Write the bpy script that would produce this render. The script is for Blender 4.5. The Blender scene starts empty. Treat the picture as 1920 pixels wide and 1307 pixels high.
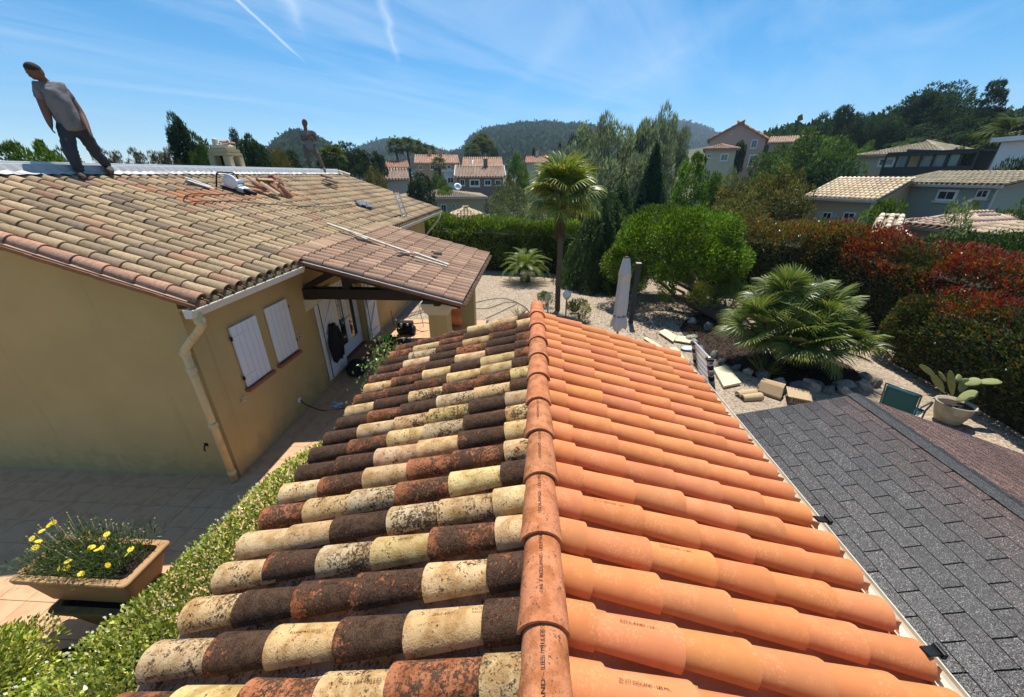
import bpy, bmesh, math, random
import numpy as np
from mathutils import Matrix, Vector, Euler, noise as mnoise
random.seed(7); RNG = np.random.default_rng(11)
S = bpy.context.scene
COL = S.collection
rad = math.radians

# ------------------------------------------------------------------ camera
CAM = Vector((-0.07, 0.0, 4.2)); PITCH = rad(24.5); YAW = rad(3.05); FPX = 718.0
cd = bpy.data.cameras.new('camera'); cam = bpy.data.objects.new('camera', cd); COL.objects.link(cam)
cam.location = CAM; cam.rotation_euler = (rad(90) - PITCH, 0, YAW)
cd.sensor_width = 36.0; cd.lens = 36.0 * FPX / 1920.0; cd.clip_start = 0.05; cd.clip_end = 9000
S.camera = cam

# ------------------------------------------------------------------ sky, sun, exposure
SUN_EL = rad(68); SUN_AZ = rad(9)      # azimuth measured from +Y towards +X
w = bpy.data.worlds.new('World'); S.world = w; w.use_nodes = True
nt = w.node_tree; nt.nodes.clear()
def N(t, typ, **kw):
    n = t.nodes.new(typ)
    for k, v in kw.items(): setattr(n, k, v)
    return n
def LK(t, a, b): t.links.new(a, b)
out = N(nt, 'ShaderNodeOutputWorld'); bg = N(nt, 'ShaderNodeBackground'); bg.inputs[1].default_value = 0.105
sky = N(nt, 'ShaderNodeTexSky', sky_type='NISHITA'); sky.sun_disc = False
sky.sun_elevation = SUN_EL; sky.sun_rotation = SUN_AZ; sky.altitude = 100; sky.air_density = 0.8; sky.dust_density = 0.05; sky.ozone_density = 2.0
tc = N(nt, 'ShaderNodeTexCoord'); sp = N(nt, 'ShaderNodeSeparateXYZ'); LK(nt, tc.outputs['Generated'], sp.inputs[0])
def MATH(t, op, a, b=None, c=None, clamp=False):
    n = N(t, 'ShaderNodeMath', operation=op); n.use_clamp = clamp
    for i, v in enumerate((a, b, c)):
        if v is None: continue
        if isinstance(v, (int, float)): n.inputs[i].default_value = v
        else: LK(t, v, n.inputs[i])
    return n.outputs[0]
zz = MATH(nt, 'MAXIMUM', sp.outputs[2], 0.03)
u = MATH(nt, 'DIVIDE', sp.outputs[0], zz); v = MATH(nt, 'DIVIDE', sp.outputs[1], zz)   # cloud-layer plane
def streak(ca, sa, off, width, nscale, amt, lo=None, hi=None):
    a = MATH(nt, 'ADD', MATH(nt, 'MULTIPLY', u, ca), MATH(nt, 'MULTIPLY', v, sa))      # across
    b = MATH(nt, 'SUBTRACT', MATH(nt, 'MULTIPLY', v, ca), MATH(nt, 'MULTIPLY', u, sa)) # along
    cb = N(nt, 'ShaderNodeCombineXYZ'); LK(nt, MATH(nt, 'MULTIPLY', a, nscale), cb.inputs[0]); LK(nt, MATH(nt, 'MULTIPLY', b, nscale * .25), cb.inputs[1])
    no = N(nt, 'ShaderNodeTexNoise'); no.inputs['Scale'].default_value = 1; no.inputs['Detail'].default_value = 6; LK(nt, cb.outputs[0], no.inputs['Vector'])
    wob = MATH(nt, 'MULTIPLY_ADD', no.outputs[0], width * 1.6, -width * .8)
    d = MATH(nt, 'ABSOLUTE', MATH(nt, 'ADD', MATH(nt, 'SUBTRACT', a, off), wob))
    m = MATH(nt, 'SUBTRACT', 1.0, MATH(nt, 'DIVIDE', d, width), clamp=True)
    m = MATH(nt, 'MULTIPLY', MATH(nt, 'MULTIPLY', m, m), amt)
    if lo is not None:
        g = MATH(nt, 'MULTIPLY', MATH(nt, 'SUBTRACT', b, lo), 2.0, clamp=True)
        m = MATH(nt, 'MULTIPLY', m, g)
    if hi is not None: m = MATH(nt, 'MULTIPLY', m, MATH(nt, 'MULTIPLY', MATH(nt, 'SUBTRACT', hi, b), 1.6, clamp=True))
    return m
cb0 = N(nt, 'ShaderNodeCombineXYZ'); LK(nt, MATH(nt, 'ADD', MATH(nt, 'MULTIPLY', u, .9), MATH(nt, 'MULTIPLY', v, -.55)), cb0.inputs[0]); LK(nt, MATH(nt, 'ADD', MATH(nt, 'MULTIPLY', u, .12), MATH(nt, 'MULTIPLY', v, .2)), cb0.inputs[1])
no0 = N(nt, 'ShaderNodeTexNoise'); no0.inputs['Scale'].default_value = .8; no0.inputs['Detail'].default_value = 8; no0.inputs['Roughness'].default_value = .6; no0.inputs['Distortion'].default_value = .6
LK(nt, cb0.outputs[0], no0.inputs['Vector'])
cir = MATH(nt, 'MULTIPLY', MATH(nt, 'SUBTRACT', no0.outputs[0], .45, clamp=True), 1.15)
SKY_MASKS = [cir, streak(.968, .252, -1.075, .028, 9, .50, None, 5.0), streak(.923, .386, -.29, .12, 6, .22, None, 4.3), streak(.969, .246, -.206, .06, 8, .26, None, 4.9),
             streak(.988, .152, 1.896, .55, 3, .10), streak(.978, .210, .990, .40, 3, .08)]
tot = SKY_MASKS[0]
for m_ in SKY_MASKS[1:]: tot = MATH(nt, 'ADD', tot, m_)
fade = MATH(nt, 'MULTIPLY', MATH(nt, 'SUBTRACT', sp.outputs[2], .02), 5.0, clamp=True)
tot = MATH(nt, 'MULTIPLY', tot, fade, clamp=True)
mx = N(nt, 'ShaderNodeMix', data_type='RGBA'); mx.inputs[7].default_value = (7.6, 8.2, 8.8, 1)
LK(nt, tot, mx.inputs[0]); hsv = N(nt, 'ShaderNodeHueSaturation'); hsv.inputs['Hue'].default_value = .486; hsv.inputs['Saturation'].default_value = 1.42; hsv.inputs['Value'].default_value = 1.0; LK(nt, sky.outputs[0], hsv.inputs['Color']); tn = N(nt, 'ShaderNodeMix', data_type='RGBA'); tn.blend_type = 'MULTIPLY'; tn.inputs[0].default_value = 1.0; tn.inputs[7].default_value = (.90, .98, 1.06, 1); LK(nt, hsv.outputs[0], tn.inputs[6]); LK(nt, tn.outputs[2], mx.inputs[6]); LK(nt, mx.outputs[2], bg.inputs[0]); LK(nt, bg.outputs[0], out.inputs[0])
sl = bpy.data.lights.new('sun', 'SUN'); sl.energy = 5.0; sl.angle = rad(.53); sl.color = (1.0, .955, .88)
sun = bpy.data.objects.new('sun', sl); COL.objects.link(sun)
sd = Vector((math.sin(SUN_AZ) * math.cos(SUN_EL), math.cos(SUN_AZ) * math.cos(SUN_EL), math.sin(SUN_EL)))
sun.rotation_euler = sd.to_track_quat('Z', 'Y').to_euler(); sun.location = (5, 20, 40)
S.view_settings.view_transform = 'Standard'; S.view_settings.look = 'None'; S.view_settings.gamma = 1; S.view_settings.exposure = 0.50
S.view_settings.use_curve_mapping = False
S.render.engine = 'CYCLES'
S.cycles.use_denoising = True; S.cycles.max_bounces = 6; S.cycles.diffuse_bounces = 4; S.cycles.glossy_bounces = 2; S.cycles.transmission_bounces = 3; S.cycles.transparent_max_bounces = 4; S.cycles.volume_bounces = 0
try: S.cycles.use_adaptive_sampling = True; S.cycles.adaptive_threshold = .02
except Exception: pass

# ------------------------------------------------------------------ pixel -> point helpers (photo is 1920 x 1307)
_fw0 = np.array([-math.sin(YAW), math.cos(YAW), 0.]); _R = np.array([math.cos(YAW), math.sin(YAW), 0.])
_FW = _fw0 * math.cos(PITCH) - np.array([0, 0, math.sin(PITCH)]); _U = _fw0 * math.sin(PITCH) + np.array([0, 0, math.cos(PITCH)])
_C = np.array(CAM)
def ray(x, y):
    d = _FW * FPX + _R * (x - 960) - _U * (y - 653.5); return d / np.linalg.norm(d)
def onz(x, y, z): d = ray(x, y); return _C + d * (z - _C[2]) / d[2]
def onx(x, y, X): d = ray(x, y); return _C + d * (X - _C[0]) / d[0]
def ony(x, y, Y): d = ray(x, y); return _C + d * (Y - _C[1]) / d[1]
def at(x, y, dist): d = ray(x, y); return _C + d * dist / math.hypot(d[0], d[1])
def px(p):
    q = np.asarray(p, float) - _C; f = q @ _FW; return (960 + FPX * (q @ _R) / f, 653.5 - FPX * (q @ _U) / f, f)

# ------------------------------------------------------------------ object helpers
WM = {}
def _link(o, parent, world):
    COL.objects.link(o)
    if parent is not None:
        o.parent = parent
        if world: o.matrix_parent_inverse = WM[parent.name].inverted()
        WM[o.name] = WM[parent.name] @ Matrix.Translation((0, 0, 0)) if not world else Matrix.Identity(4)
    return o
def tag(o, label, cat, group=None, kind=None):
    if label: o['label'] = label
    if cat: o['category'] = cat
    if group: o['group'] = group
    if kind: o['kind'] = kind
    return o
def thing(name, label, cat, loc=(0, 0, 0), rotz=0., group=None, scale=1.):
    o = bpy.data.objects.new(name, None); COL.objects.link(o); o.empty_display_size = .1
    o.location = loc; o.rotation_euler = (0, 0, rotz); o.scale = (scale,) * 3 if isinstance(scale, (int, float)) else scale
    WM[o.name] = Matrix.LocRotScale(Vector(loc), Euler((0, 0, rotz)), Vector(o.scale))
    return tag(o, label, cat, group)
def obj(name, me, mat=None, parent=None, world=True, loc=None, rot=None, color=None, scl=None):
    """world=True: mesh verts (and loc) are in world space even when parented."""
    o = bpy.data.objects.new(name, me)
    if mat is not None and not me.materials: me.materials.append(mat)
    _link(o, parent, world)
    if loc is not None: o.location = loc
    if rot is not None: o.rotation_euler = rot
    if scl is not None: o.scale = scl
    if color is not None: o.color = color
    if world: WM[o.name] = Matrix.LocRotScale(o.location, o.rotation_euler, o.scale)
    elif parent is not None: WM[o.name] = WM[parent.name] @ Matrix.LocRotScale(o.location, o.rotation_euler, o.scale)
    else: WM[o.name] = Matrix.LocRotScale(o.location, o.rotation_euler, o.scale)
    return o
def objm(name, me, M, mat=None, parent=None, color=None):
    o = bpy.data.objects.new(name, me)
    if mat is not None and not me.materials: me.materials.append(mat)
    _link(o, parent, True); o.matrix_basis = M; WM[o.name] = M.copy()
    if color is not None: o.color = color
    return o
def np_mesh(name, V, F, tint=None, smooth=False):
    V = np.ascontiguousarray(V, np.float32); F = np.ascontiguousarray(F, np.int32); k = F.shape[1]
    me = bpy.data.meshes.new(name); me.vertices.add(len(V)); me.vertices.foreach_set('co', V.ravel())
    me.loops.add(F.size); me.loops.foreach_set('vertex_index', F.ravel())
    me.polygons.add(len(F)); me.polygons.foreach_set('loop_start', np.arange(0, F.size, k, dtype=np.int32))
    try: me.polygons.foreach_set('loop_total', np.full(len(F), k, np.int32))
    except Exception: pass
    if smooth: me.polygons.foreach_set('use_smooth', np.ones(len(F), bool))
    if tint is not None:
        a = me.color_attributes.new('tint', 'FLOAT_COLOR', 'POINT'); c = np.ones((len(V), 4), np.float32); c[:, :tint.shape[1]] = tint
        a.data.foreach_set('color', c.ravel())
    me.update(calc_edges=True); me.validate()
    return me
def pmesh(name, V, F, smooth=False):
    me = bpy.data.meshes.new(name); me.from_pydata([tuple(map(float, q)) for q in V], [], F)
    if smooth:
        for p in me.polygons: p.use_smooth = True
    me.update(); return me
def bmesh_to(name, bm, smooth=False):
    bmesh.ops.recalc_face_normals(bm, faces=bm.faces)
    me = bpy.data.meshes.new(name); bm.to_mesh(me); bm.free()
    if smooth:
        for p in me.polygons: p.use_smooth = True
    return me
def b_box(bm, c, s, M=None):
    r = bmesh.ops.create_cube(bm, size=1.0, matrix=(M or Matrix.Identity(4)) @ Matrix.Translation(c) @ Matrix.Diagonal((s[0], s[1], s[2], 1)))
    return r['verts']
def box_me(name, c, s, bevel=0., M=None):
    bm = bmesh.new(); b_box(bm, c, s, M)
    if bevel: bmesh.ops.bevel(bm, geom=bm.edges[:], offset=bevel, segments=2, affect='EDGES', profile=.6)
    return bmesh_to(name, bm)
def box(name, lo, hi, mat, parent=None, bevel=0.):
    c = [(a + b) / 2 for a, b in zip(lo, hi)]; s = [abs(b - a) for a, b in zip(lo, hi)]
    return obj(name, box_me(name, (0, 0, 0), s, bevel), mat, parent, True, loc=c)
def bar_me(name, a, b, w, h, bevel=0., up=(0, 0, 1)):
    a = Vector(a); b = Vector(b); d = (b - a); L = d.length; x = d.normalized(); u_ = Vector(up); y = u_.cross(x).normalized(); z = x.cross(y)
    M = Matrix((( x.x, y.x, z.x, (a.x + b.x) / 2), (x.y, y.y, z.y, (a.y + b.y) / 2), (x.z, y.z, z.z, (a.z + b.z) / 2), (0, 0, 0, 1)))
    return box_me(name, (0, 0, 0), (L, w, h), bevel), M
def bar(name, a, b, w, h, mat, parent=None, bevel=0., up=(0, 0, 1)):
    me, M = bar_me(name, a, b, w, h, bevel, up); return objm(name, me, M, mat, parent)
def tube_arrays(pts, r, seg=8, caps=True):
    pts = [Vector(p) for p in pts]; n = len(pts); rr = [r] * n if isinstance(r, (int, float)) else list(r)
    V = []; F = []
    prev = None
    for i, p in enumerate(pts):
        t = (pts[min(i + 1, n - 1)] - pts[max(i - 1, 0)]).normalized()
        if prev is None:
            a = t.orthogonal().normalized()
        else:
            a = (prev - t * prev.dot(t)); a = a.normalized() if a.length > 1e-6 else t.orthogonal().normalized()
        prev = a; b = t.cross(a)
        for k in range(seg):
            th = 2 * math.pi * k / seg; V.append(p + (a * math.cos(th) + b * math.sin(th)) * rr[i])
    for i in range(n - 1):
        for k in range(seg):
            F.append((i * seg + k, i * seg + (k + 1) % seg, (i + 1) * seg + (k + 1) % seg, (i + 1) * seg + k))
    if caps: F.append(tuple(range(seg - 1, -1, -1))); F.append(tuple((n - 1) * seg + k for k in range(seg)))
    return V, F
def tube(name, pts, r, mat, parent=None, seg=8, world=True):
    V, F = tube_arrays(pts, r, seg); return obj(name, pmesh(name, V, F, True), mat, parent, world)
def lathe_me(name, prof, seg=24, smooth=True):
    V = []; F = []
    for (r, z) in prof:
        for k in range(seg): V.append((r * math.cos(2 * math.pi * k / seg), r * math.sin(2 * math.pi * k / seg), z))
    for i in range(len(prof) - 1):
        for k in range(seg): F.append((i * seg + k, i * seg + (k + 1) % seg, (i + 1) * seg + (k + 1) % seg, (i + 1) * seg + k))
    F.append(tuple(range(seg - 1, -1, -1))); F.append(tuple((len(prof) - 1) * seg + k for k in range(seg)))
    return pmesh(name, V, F, smooth)
def spline(pts, n=8):
    P = [Vector(p) for p in pts]; P = [P[0] * 2 - P[1]] + P + [P[-1] * 2 - P[-2]]; o = []
    for i in range(1, len(P) - 2):
        for k in range(n):
            t = k / n; a, b, c, d = P[i - 1:i + 3]
            o.append(.5 * ((2 * b) + (c - a) * t + (2 * a - 5 * b + 4 * c - d) * t * t + (3 * b - a - 3 * c + d) * t ** 3))
    o.append(P[-2]); return o

# ------------------------------------------------------------------ materials
def new_mat(name):
    m = bpy.data.materials.new(name); m.use_nodes = True; t = m.node_tree; t.nodes.clear()
    o = N(t, 'ShaderNodeOutputMaterial'); b = N(t, 'ShaderNodeBsdfPrincipled'); LK(t, b.outputs[0], o.inputs[0])
    return m, t, b, o
def rgba(c): return (c[0], c[1], c[2], 1.0)
def NOISE(t, vec, scale, detail=5, rough=.55, dist=0.):
    n = N(t, 'ShaderNodeTexNoise'); n.inputs['Scale'].default_value = scale; n.inputs['Detail'].default_value = detail; n.inputs['Roughness'].default_value = rough; n.inputs['Distortion'].default_value = dist
    if vec is not None: LK(t, vec, n.inputs['Vector'])
    return n.outputs[0]
def RAMP(t, f, a, b):   # smooth 0..1 between a and b
    n = N(t, 'ShaderNodeMapRange'); n.interpolation_type = 'SMOOTHSTEP'; n.inputs[1].default_value = a; n.inputs[2].default_value = b; LK(t, f, n.inputs[0]); return n.outputs[0]
def MIX(t, f, a, b, mode='MIX'):
    n = N(t, 'ShaderNodeMix', data_type='RGBA'); n.blend_type = mode
    for s, v_ in ((0, f), (6, a), (7, b)):
        if isinstance(v_, (int, float)): n.inputs[s].default_value = v_
        elif isinstance(v_, tuple): n.inputs[s].default_value = rgba(v_)
        else: LK(t, v_, n.inputs[s])
    return n.outputs[2]
def BUMP(t, b, h, strength, dist=.01):
    n = N(t, 'ShaderNodeBump'); n.inputs['Strength'].default_value = strength; n.inputs['Distance'].default_value = dist; LK(t, h, n.inputs['Height']); LK(t, n.outputs[0], b.inputs['Normal']); return n
def COORD(t, rnd=True):
    c = N(t, 'ShaderNodeTexCoord').outputs['Object']
    if not rnd: return c
    oi = N(t, 'ShaderNodeObjectInfo'); a = N(t, 'ShaderNodeVectorMath', operation='MULTIPLY_ADD'); LK(t, c, a.inputs[0]); a.inputs[1].default_value = (1, 1, 1)
    m = MATH(t, 'MULTIPLY', oi.outputs['Random'], 77.0); cb = N(t, 'ShaderNodeCombineXYZ'); LK(t, m, cb.inputs[0]); LK(t, m, cb.inputs[1]); LK(t, cb.outputs[0], a.inputs[2]); return a.outputs[0]
def mat(name, c, rough=.7, var=.18, scale=6., bump=.15, metal=0., c2=None, fine=0., spec=.35, c2lo=.45, c2hi=.65, bscale=None, rnd=True):
    m, t, b, o = new_mat(name); v_ = COORD(t, rnd)
    n1 = NOISE(t, v_, scale, 6); n2 = NOISE(t, v_, bscale or scale * 9, 4)
    f = MATH(t, 'MULTIPLY_ADD', n1, 2 * var, 1 - var)
    if fine: f = MATH(t, 'ADD', f, MATH(t, 'MULTIPLY_ADD', n2, 2 * fine, -fine))
    base = MIX(t, RAMP(t, n1, c2lo, c2hi), tuple(c), tuple(c2)) if c2 else tuple(c)
    cb = N(t, 'ShaderNodeCombineColor')
    for i in range(3): LK(t, f, cb.inputs[i])
    LK(t, MIX(t, 1.0, base, cb.outputs[0], 'MULTIPLY'), b.inputs['Base Color'])
    b.inputs['Roughness'].default_value = rough; b.inputs['Metallic'].default_value = metal; b.inputs['Specular IOR Level'].default_value = spec
    if bump: BUMP(t, b, n2, bump, .01)
    return m
def leaf_mat(name, trans=.35, rough=.45, spec=.4):
    """leaf colour comes from the per-leaf 'tint' attribute"""
    m, t, b, o = new_mat(name); a = N(t, 'ShaderNodeAttribute'); a.attribute_name = 'tint'
    LK(t, a.outputs['Color'], b.inputs['Base Color']); b.inputs['Roughness'].default_value = rough; b.inputs['Specular IOR Level'].default_value = spec
    tr = N(t, 'ShaderNodeBsdfTranslucent'); LK(t, MIX(t, 1.0, a.outputs['Color'], (1.25, 1.3, .55), 'MULTIPLY'), tr.inputs[0])
    ms = N(t, 'ShaderNodeMixShader'); ms.inputs[0].default_value = trans; LK(t, b.outputs[0], ms.inputs[1]); LK(t, tr.outputs[0], ms.inputs[2]); LK(t, ms.outputs[0], o.inputs[0])
    return m
def tile_mat(name, joined=False, kind='weathered'):
    """canal tile; colour from object colour (alpha = lichen cover) or from 'tint'"""
    m, t, b, o = new_mat(name); v_ = COORD(t, not joined)
    if joined:
        a = N(t, 'ShaderNodeAttribute'); a.attribute_name = 'tint'; col, al = a.outputs['Color'], a.outputs['Alpha']
    else:
        oi = N(t, 'ShaderNodeObjectInfo'); col, al = oi.outputs['Color'], oi.outputs['Alpha']
    big = NOISE(t, v_, 7, 4, .6, .4); fine = NOISE(t, v_, 70, 2, .7); mid = NOISE(t, v_, 24, 3, .65)
    var = MATH(t, 'MULTIPLY_ADD', big, .28 if kind == 'new' else .5, .86 if kind == 'new' else .75); cb = N(t, 'ShaderNodeCombineColor')
    for i in range(3): LK(t, var, cb.inputs[i])
    c0 = MIX(t, 1.0, col, cb.outputs[0], 'MULTIPLY')
    if kind == 'weathered':
        s = N(t, 'ShaderNodeSeparateXYZ'); LK(t, N(t, 'ShaderNodeTexCoord').outputs['Object'], s.inputs[0])
        vf = NOISE(t, v_, 150, 1, .6); bl = NOISE(t, v_, 11, 3, .6)
        f = MATH(t, 'ADD', MATH(t, 'MULTIPLY', big, .55), MATH(t, 'MULTIPLY', mid, .50)); f = MATH(t, 'ADD', f, MATH(t, 'MULTIPLY', fine, .55)); f = MATH(t, 'ADD', f, MATH(t, 'MULTIPLY', vf, .30))
        f = MATH(t, 'ADD', f, MATH(t, 'MULTIPLY', al, .62))
        ends = RAMP(t, MATH(t, 'ABSOLUTE', s.outputs[0]), .13, .23); f = MATH(t, 'SUBTRACT', f, MATH(t, 'MULTIPLY', ends, .10))   # bare clay towards the lips
        k = RAMP(t, f, 1.17, 1.31)
        crust = MIX(t, RAMP(t, MATH(t, 'ADD', MATH(t, 'MULTIPLY', mid, .5), MATH(t, 'MULTIPLY', vf, .5)), .38, .62), (.013, .009, .006), (.078, .046, .026))
        c1 = MIX(t, MATH(t, 'MULTIPLY', RAMP(t, bl, .40, .66), .8), c0, MIX(t, 1.0, c0, (.60, .48, .32), 'MULTIPLY'))
        spk = MATH(t, 'MULTIPLY', RAMP(t, fine, .57, .64), RAMP(t, mid, .46, .60)); c1 = MIX(t, MATH(t, 'MULTIPLY', spk, .8), c1, (.06, .042, .028))
        spk2 = RAMP(t, vf, .63, .68); c1 = MIX(t, MATH(t, 'MULTIPLY', spk2, .45), c1, (.10, .06, .035))
        c = MIX(t, MATH(t, 'MULTIPLY', k, .94), c1, crust); b.inputs['Roughness'].default_value = .92
        BUMP(t, b, MATH(t, 'ADD', MATH(t, 'MULTIPLY', fine, .7), MATH(t, 'MULTIPLY', vf, .5)), .6, .006)
    elif kind == 'new':
        vor = N(t, 'ShaderNodeTexVoronoi'); vor.inputs['Scale'].default_value = 75; LK(t, v_, vor.inputs['Vector'])
        fl = MATH(t, 'MULTIPLY', RAMP(t, vor.outputs['Distance'], .52, .25), RAMP(t, big, .47, .60))
        c = MIX(t, MATH(t, 'MULTIPLY', fl, .38), c0, (.72, .34, .16))
        c = MIX(t, MATH(t, 'MULTIPLY', RAMP(t, NOISE(t, v_, 13, 3), .50, .75), .28), c, (.46, .14, .05))
        c = MIX(t, MATH(t, 'MULTIPLY', RAMP(t, fine, .72, .80), .10), c, (.30, .10, .045))
        b.inputs['Roughness'].default_value = .8; BUMP(t, b, fine, .05, .003)
    else:  # house: buff clay with olive and grey lichen blotches
        ol = RAMP(t, MATH(t, 'ADD', MATH(t, 'MULTIPLY', mid, .5), MATH(t, 'MULTIPLY', big, .5)), .46, .60)
        c = MIX(t, MATH(t, 'MULTIPLY', ol, MATH(t, 'MULTIPLY', al, .62)), c0, (.125, .098, .060))
        c = MIX(t, MATH(t, 'MULTIPLY', RAMP(t, fine, .58, .70), .5), c, (.07, .055, .04)); b.inputs['Roughness'].default_value = .9
        BUMP(t, b, fine, .4, .006)
    LK(t, c, b.inputs['Base Color']); b.inputs['Specular IOR Level'].default_value = .2
    return m
# cover-tile looks read from the photograph: nearest column first, ridge -> eave (0 pale, 1 dark crust, 2 grey, 3 rust)
NEAR_COLS = [
    [0, 3, 0, 3, 0, 1], [1, 0, 1, 0, 1, 0], [1, 0, 1, 1, 1, 0], [0, 1, 0, 2, 1, 0], [0, 0, 2, 1, 0, 0],
    [1, 0, 1, 2, 0, 1], [0, 1, 1, 0, 1, 0], [0, 1, 0, 0, 1, 1], [0, 1, 2, 0, 1, 1], [0, 1, 0, 0, 0, 1],
    [1, 0, 2, 1, 1, 1], [0, 1, 1, 0, 1, 0], [1, 0, 0, 1, 1, 1], [1, 0, 1, 0, 1, 0], [1, 1, 0, 1, 1, 1],
    [1, 1, 3, 1, 0, 1], [1, 1, 0, 1, 2, 1], [0, 1, 1, 1, 0, 3], [1, 0, 0, 1, 1, 1]]
M = {}
# ochre render: fine grain, faint vertical runs, splash dirt along the foot
m, t, b, o = new_mat('ochre_plaster'); v_ = N(t, 'ShaderNodeNewGeometry').outputs['Position']
mp = N(t, 'ShaderNodeMapping'); mp.inputs['Scale'].default_value = (2.6, 2.6, .22); LK(t, v_, mp.inputs['Vector'])
run = NOISE(t, mp.outputs[0], 1.6, 4, .6); cloud = NOISE(t, v_, .9, 4, .55); gr = NOISE(t, v_, 120, 2, .6); blot = NOISE(t, v_, 4.5, 4, .65)
sz = N(t, 'ShaderNodeSeparateXYZ'); LK(t, v_, sz.inputs[0])
c = MIX(t, RAMP(t, cloud, .40, .62), (.52, .375, .165), (.475, .345, .15))
c = MIX(t, MATH(t, 'MULTIPLY', RAMP(t, run, .56, .74), .22), c, (.30, .215, .10))
c = MIX(t, MATH(t, 'MULTIPLY', RAMP(t, MATH(t, 'SUBTRACT', blot, MATH(t, 'MULTIPLY', sz.outputs[2], .55)), .24, .50), .32), c, (.27, .195, .105))
c = MIX(t, MATH(t, 'MULTIPLY', RAMP(t, gr, .58, .70), .18), c, (.36, .26, .12))
LK(t, c, b.inputs['Base Color']); b.inputs['Roughness'].default_value = .93; b.inputs['Specular IOR Level'].default_value = .2; BUMP(t, b, gr, .6, .006); M['plaster'] = m
M['plaster_pale'] = mat('pale_plaster', (.62, .54, .38), .9, .08, 2, .2)
M['white_paint'] = mat('white_paint', (.74, .76, .78), .5, .05, 3, .06)
M['cream_metal'] = mat('cream_metal', (.66, .60, .46), .45, .08, 5, .05)
M['cream_pvc'] = mat('cream_pvc', (.60, .50, .29), .5, .16, 6, .05, c2=(.40, .33, .19), c2lo=.5, c2hi=.75)
M['dark_wood'] = mat('dark_wood', (.030, .017, .010), .6, .3, 9, .3)
M['old_timber'] = mat('old_timber', (.34, .27, .18), .85, .25, 9, .4)
M['batten'] = mat('pale_batten', (.55, .50, .40), .8, .25, 9, .3, c2=(.36, .30, .22))
M['clay'] = mat('red_clay', (.30, .12, .07), .75, .2, 8, .2)
M['clay_dark'] = mat('dark_clay', (.17, .06, .035), .7, .2, 8, .2)
M['iron'] = mat('black_iron', (.015, .015, .016), .45, .2, 10, .05, .3)
M['alu'] = mat('aluminium', (.62, .64, .66), .32, .08, 12, .03, .9)
M['zinc'] = mat('zinc_sheet', (.42, .42, .41), .55, .25, 9, .2, .1)
M['rubber'] = mat('black_rubber', (.012, .012, .013), .6, .1, 8, .05)
M['grout'] = mat('patio_bed', (.10, .065, .045), .95, .2, 6, .3, rnd=False)
M['soil'] = mat('dark_soil', (.032, .019, .013), .95, .4, 9, .8, rnd=False, bscale=90)
M['glass'] = None
m, t, b, o = new_mat('window_glass'); b.inputs['Base Color'].default_value = (.02, .025, .03, 1); b.inputs['Roughness'].default_value = .05; b.inputs['Specular IOR Level'].default_value = .8; M['glass'] = m
# gravel: pale crushed stone with voronoi pebbles
m, t, b, o = new_mat('gravel'); v_ = COORD(t, False)
vo = N(t, 'ShaderNodeTexVoronoi'); vo.inputs['Scale'].default_value = 26; LK(t, v_, vo.inputs['Vector'])
vo2 = N(t, 'ShaderNodeTexVoronoi'); vo2.inputs['Scale'].default_value = 9; LK(t, v_, vo2.inputs['Vector'])
n_ = NOISE(t, v_, .7, 6, .6)
sepc = N(t, 'ShaderNodeSeparateColor'); LK(t, vo.outputs['Color'], sepc.inputs[0]); sepc2 = N(t, 'ShaderNodeSeparateColor'); LK(t, vo2.outputs['Color'], sepc2.inputs[0])
c = MIX(t, sepc.outputs[0], (.17, .125, .085), (.48, .375, .265)); c = MIX(t, MATH(t, 'MULTIPLY', sepc2.outputs[0], .35), c, (.44, .35, .25)); c = MIX(t, MATH(t, 'MULTIPLY', RAMP(t, n_, .45, .7), .45), c, (.26, .195, .13))
LK(t, c, b.inputs['Base Color']); b.inputs['Roughness'].default_value = .95; BUMP(t, b, vo.outputs['Distance'], .9, .02); M['gravel'] = m
# scrubby ground beyond the garden
M['scrub'] = mat('scrub_ground', (.075, .085, .035), .95, .4, .15, .4, c2=(.16, .13, .075), rnd=False, bscale=3)
M['paver'] = mat('paver', (.58, .355, .200), .75, .14, 5, .1, c2=(.47, .275, .15), fine=.06)

def smooth(a, b, x):
    t_ = np.clip((x - a) / (b - a), 0, 1); return t_ * t_ * (3 - 2 * t_)
def terrain_h(x, y):
    x = np.asarray(x, float); y = np.asarray(y, float)
    r = np.hypot(x, y)
    h = -.25 * smooth(20, 30, r) - .9 * smooth(24, 40, y) * smooth(14, -6, x) + 1.2 * smooth(60, 130, y)
    h = h + 13 * smooth(10, 95, x) * smooth(16, 80, r) + 6 * smooth(40, 130, x) * smooth(80, 200, r)
    h = h - .8 * smooth(11, 18, x) * smooth(60, 30, r)
    return h
# ---- ground sheets
xs = np.concatenate([-np.geomspace(1900, 32, 34), np.linspace(-30, 60, 61), np.geomspace(63, 1900, 34)])
ys = np.concatenate([-np.geomspace(600, 10, 12), np.linspace(-8, 100, 73), np.geomspace(104, 1950, 34)])
X, Y = np.meshgrid(xs, ys); Z = terrain_h(X, Y) - .02
idx = np.arange(X.size).reshape(X.shape)
F = np.stack([idx[:-1, :-1], idx[:-1, 1:], idx[1:, 1:], idx[1:, :-1]], -1).reshape(-1, 4)
tag(obj('terrain', np_mesh('terrain', np.stack([X, Y, Z], -1).reshape(-1, 3), F, smooth=True), M['scrub']), None, None, kind='structure')
def sheet(name, poly, z, mt, kind='structure'):
    return tag(obj(name, pmesh(name, [(x, y, z) for x, y in poly], [tuple(range(len(poly)))]), mt), None, None, kind=kind)
sheet('gravel_garden', [(-4.6, 11.3), (-1.4, 11.3), (-1.4, -3), (12.5, -3), (13, 7), (10.5, 12.5), (8, 18.4), (3, 19.6), (-6, 19.6), (-6, 14)], .004, M['gravel'])
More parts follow.
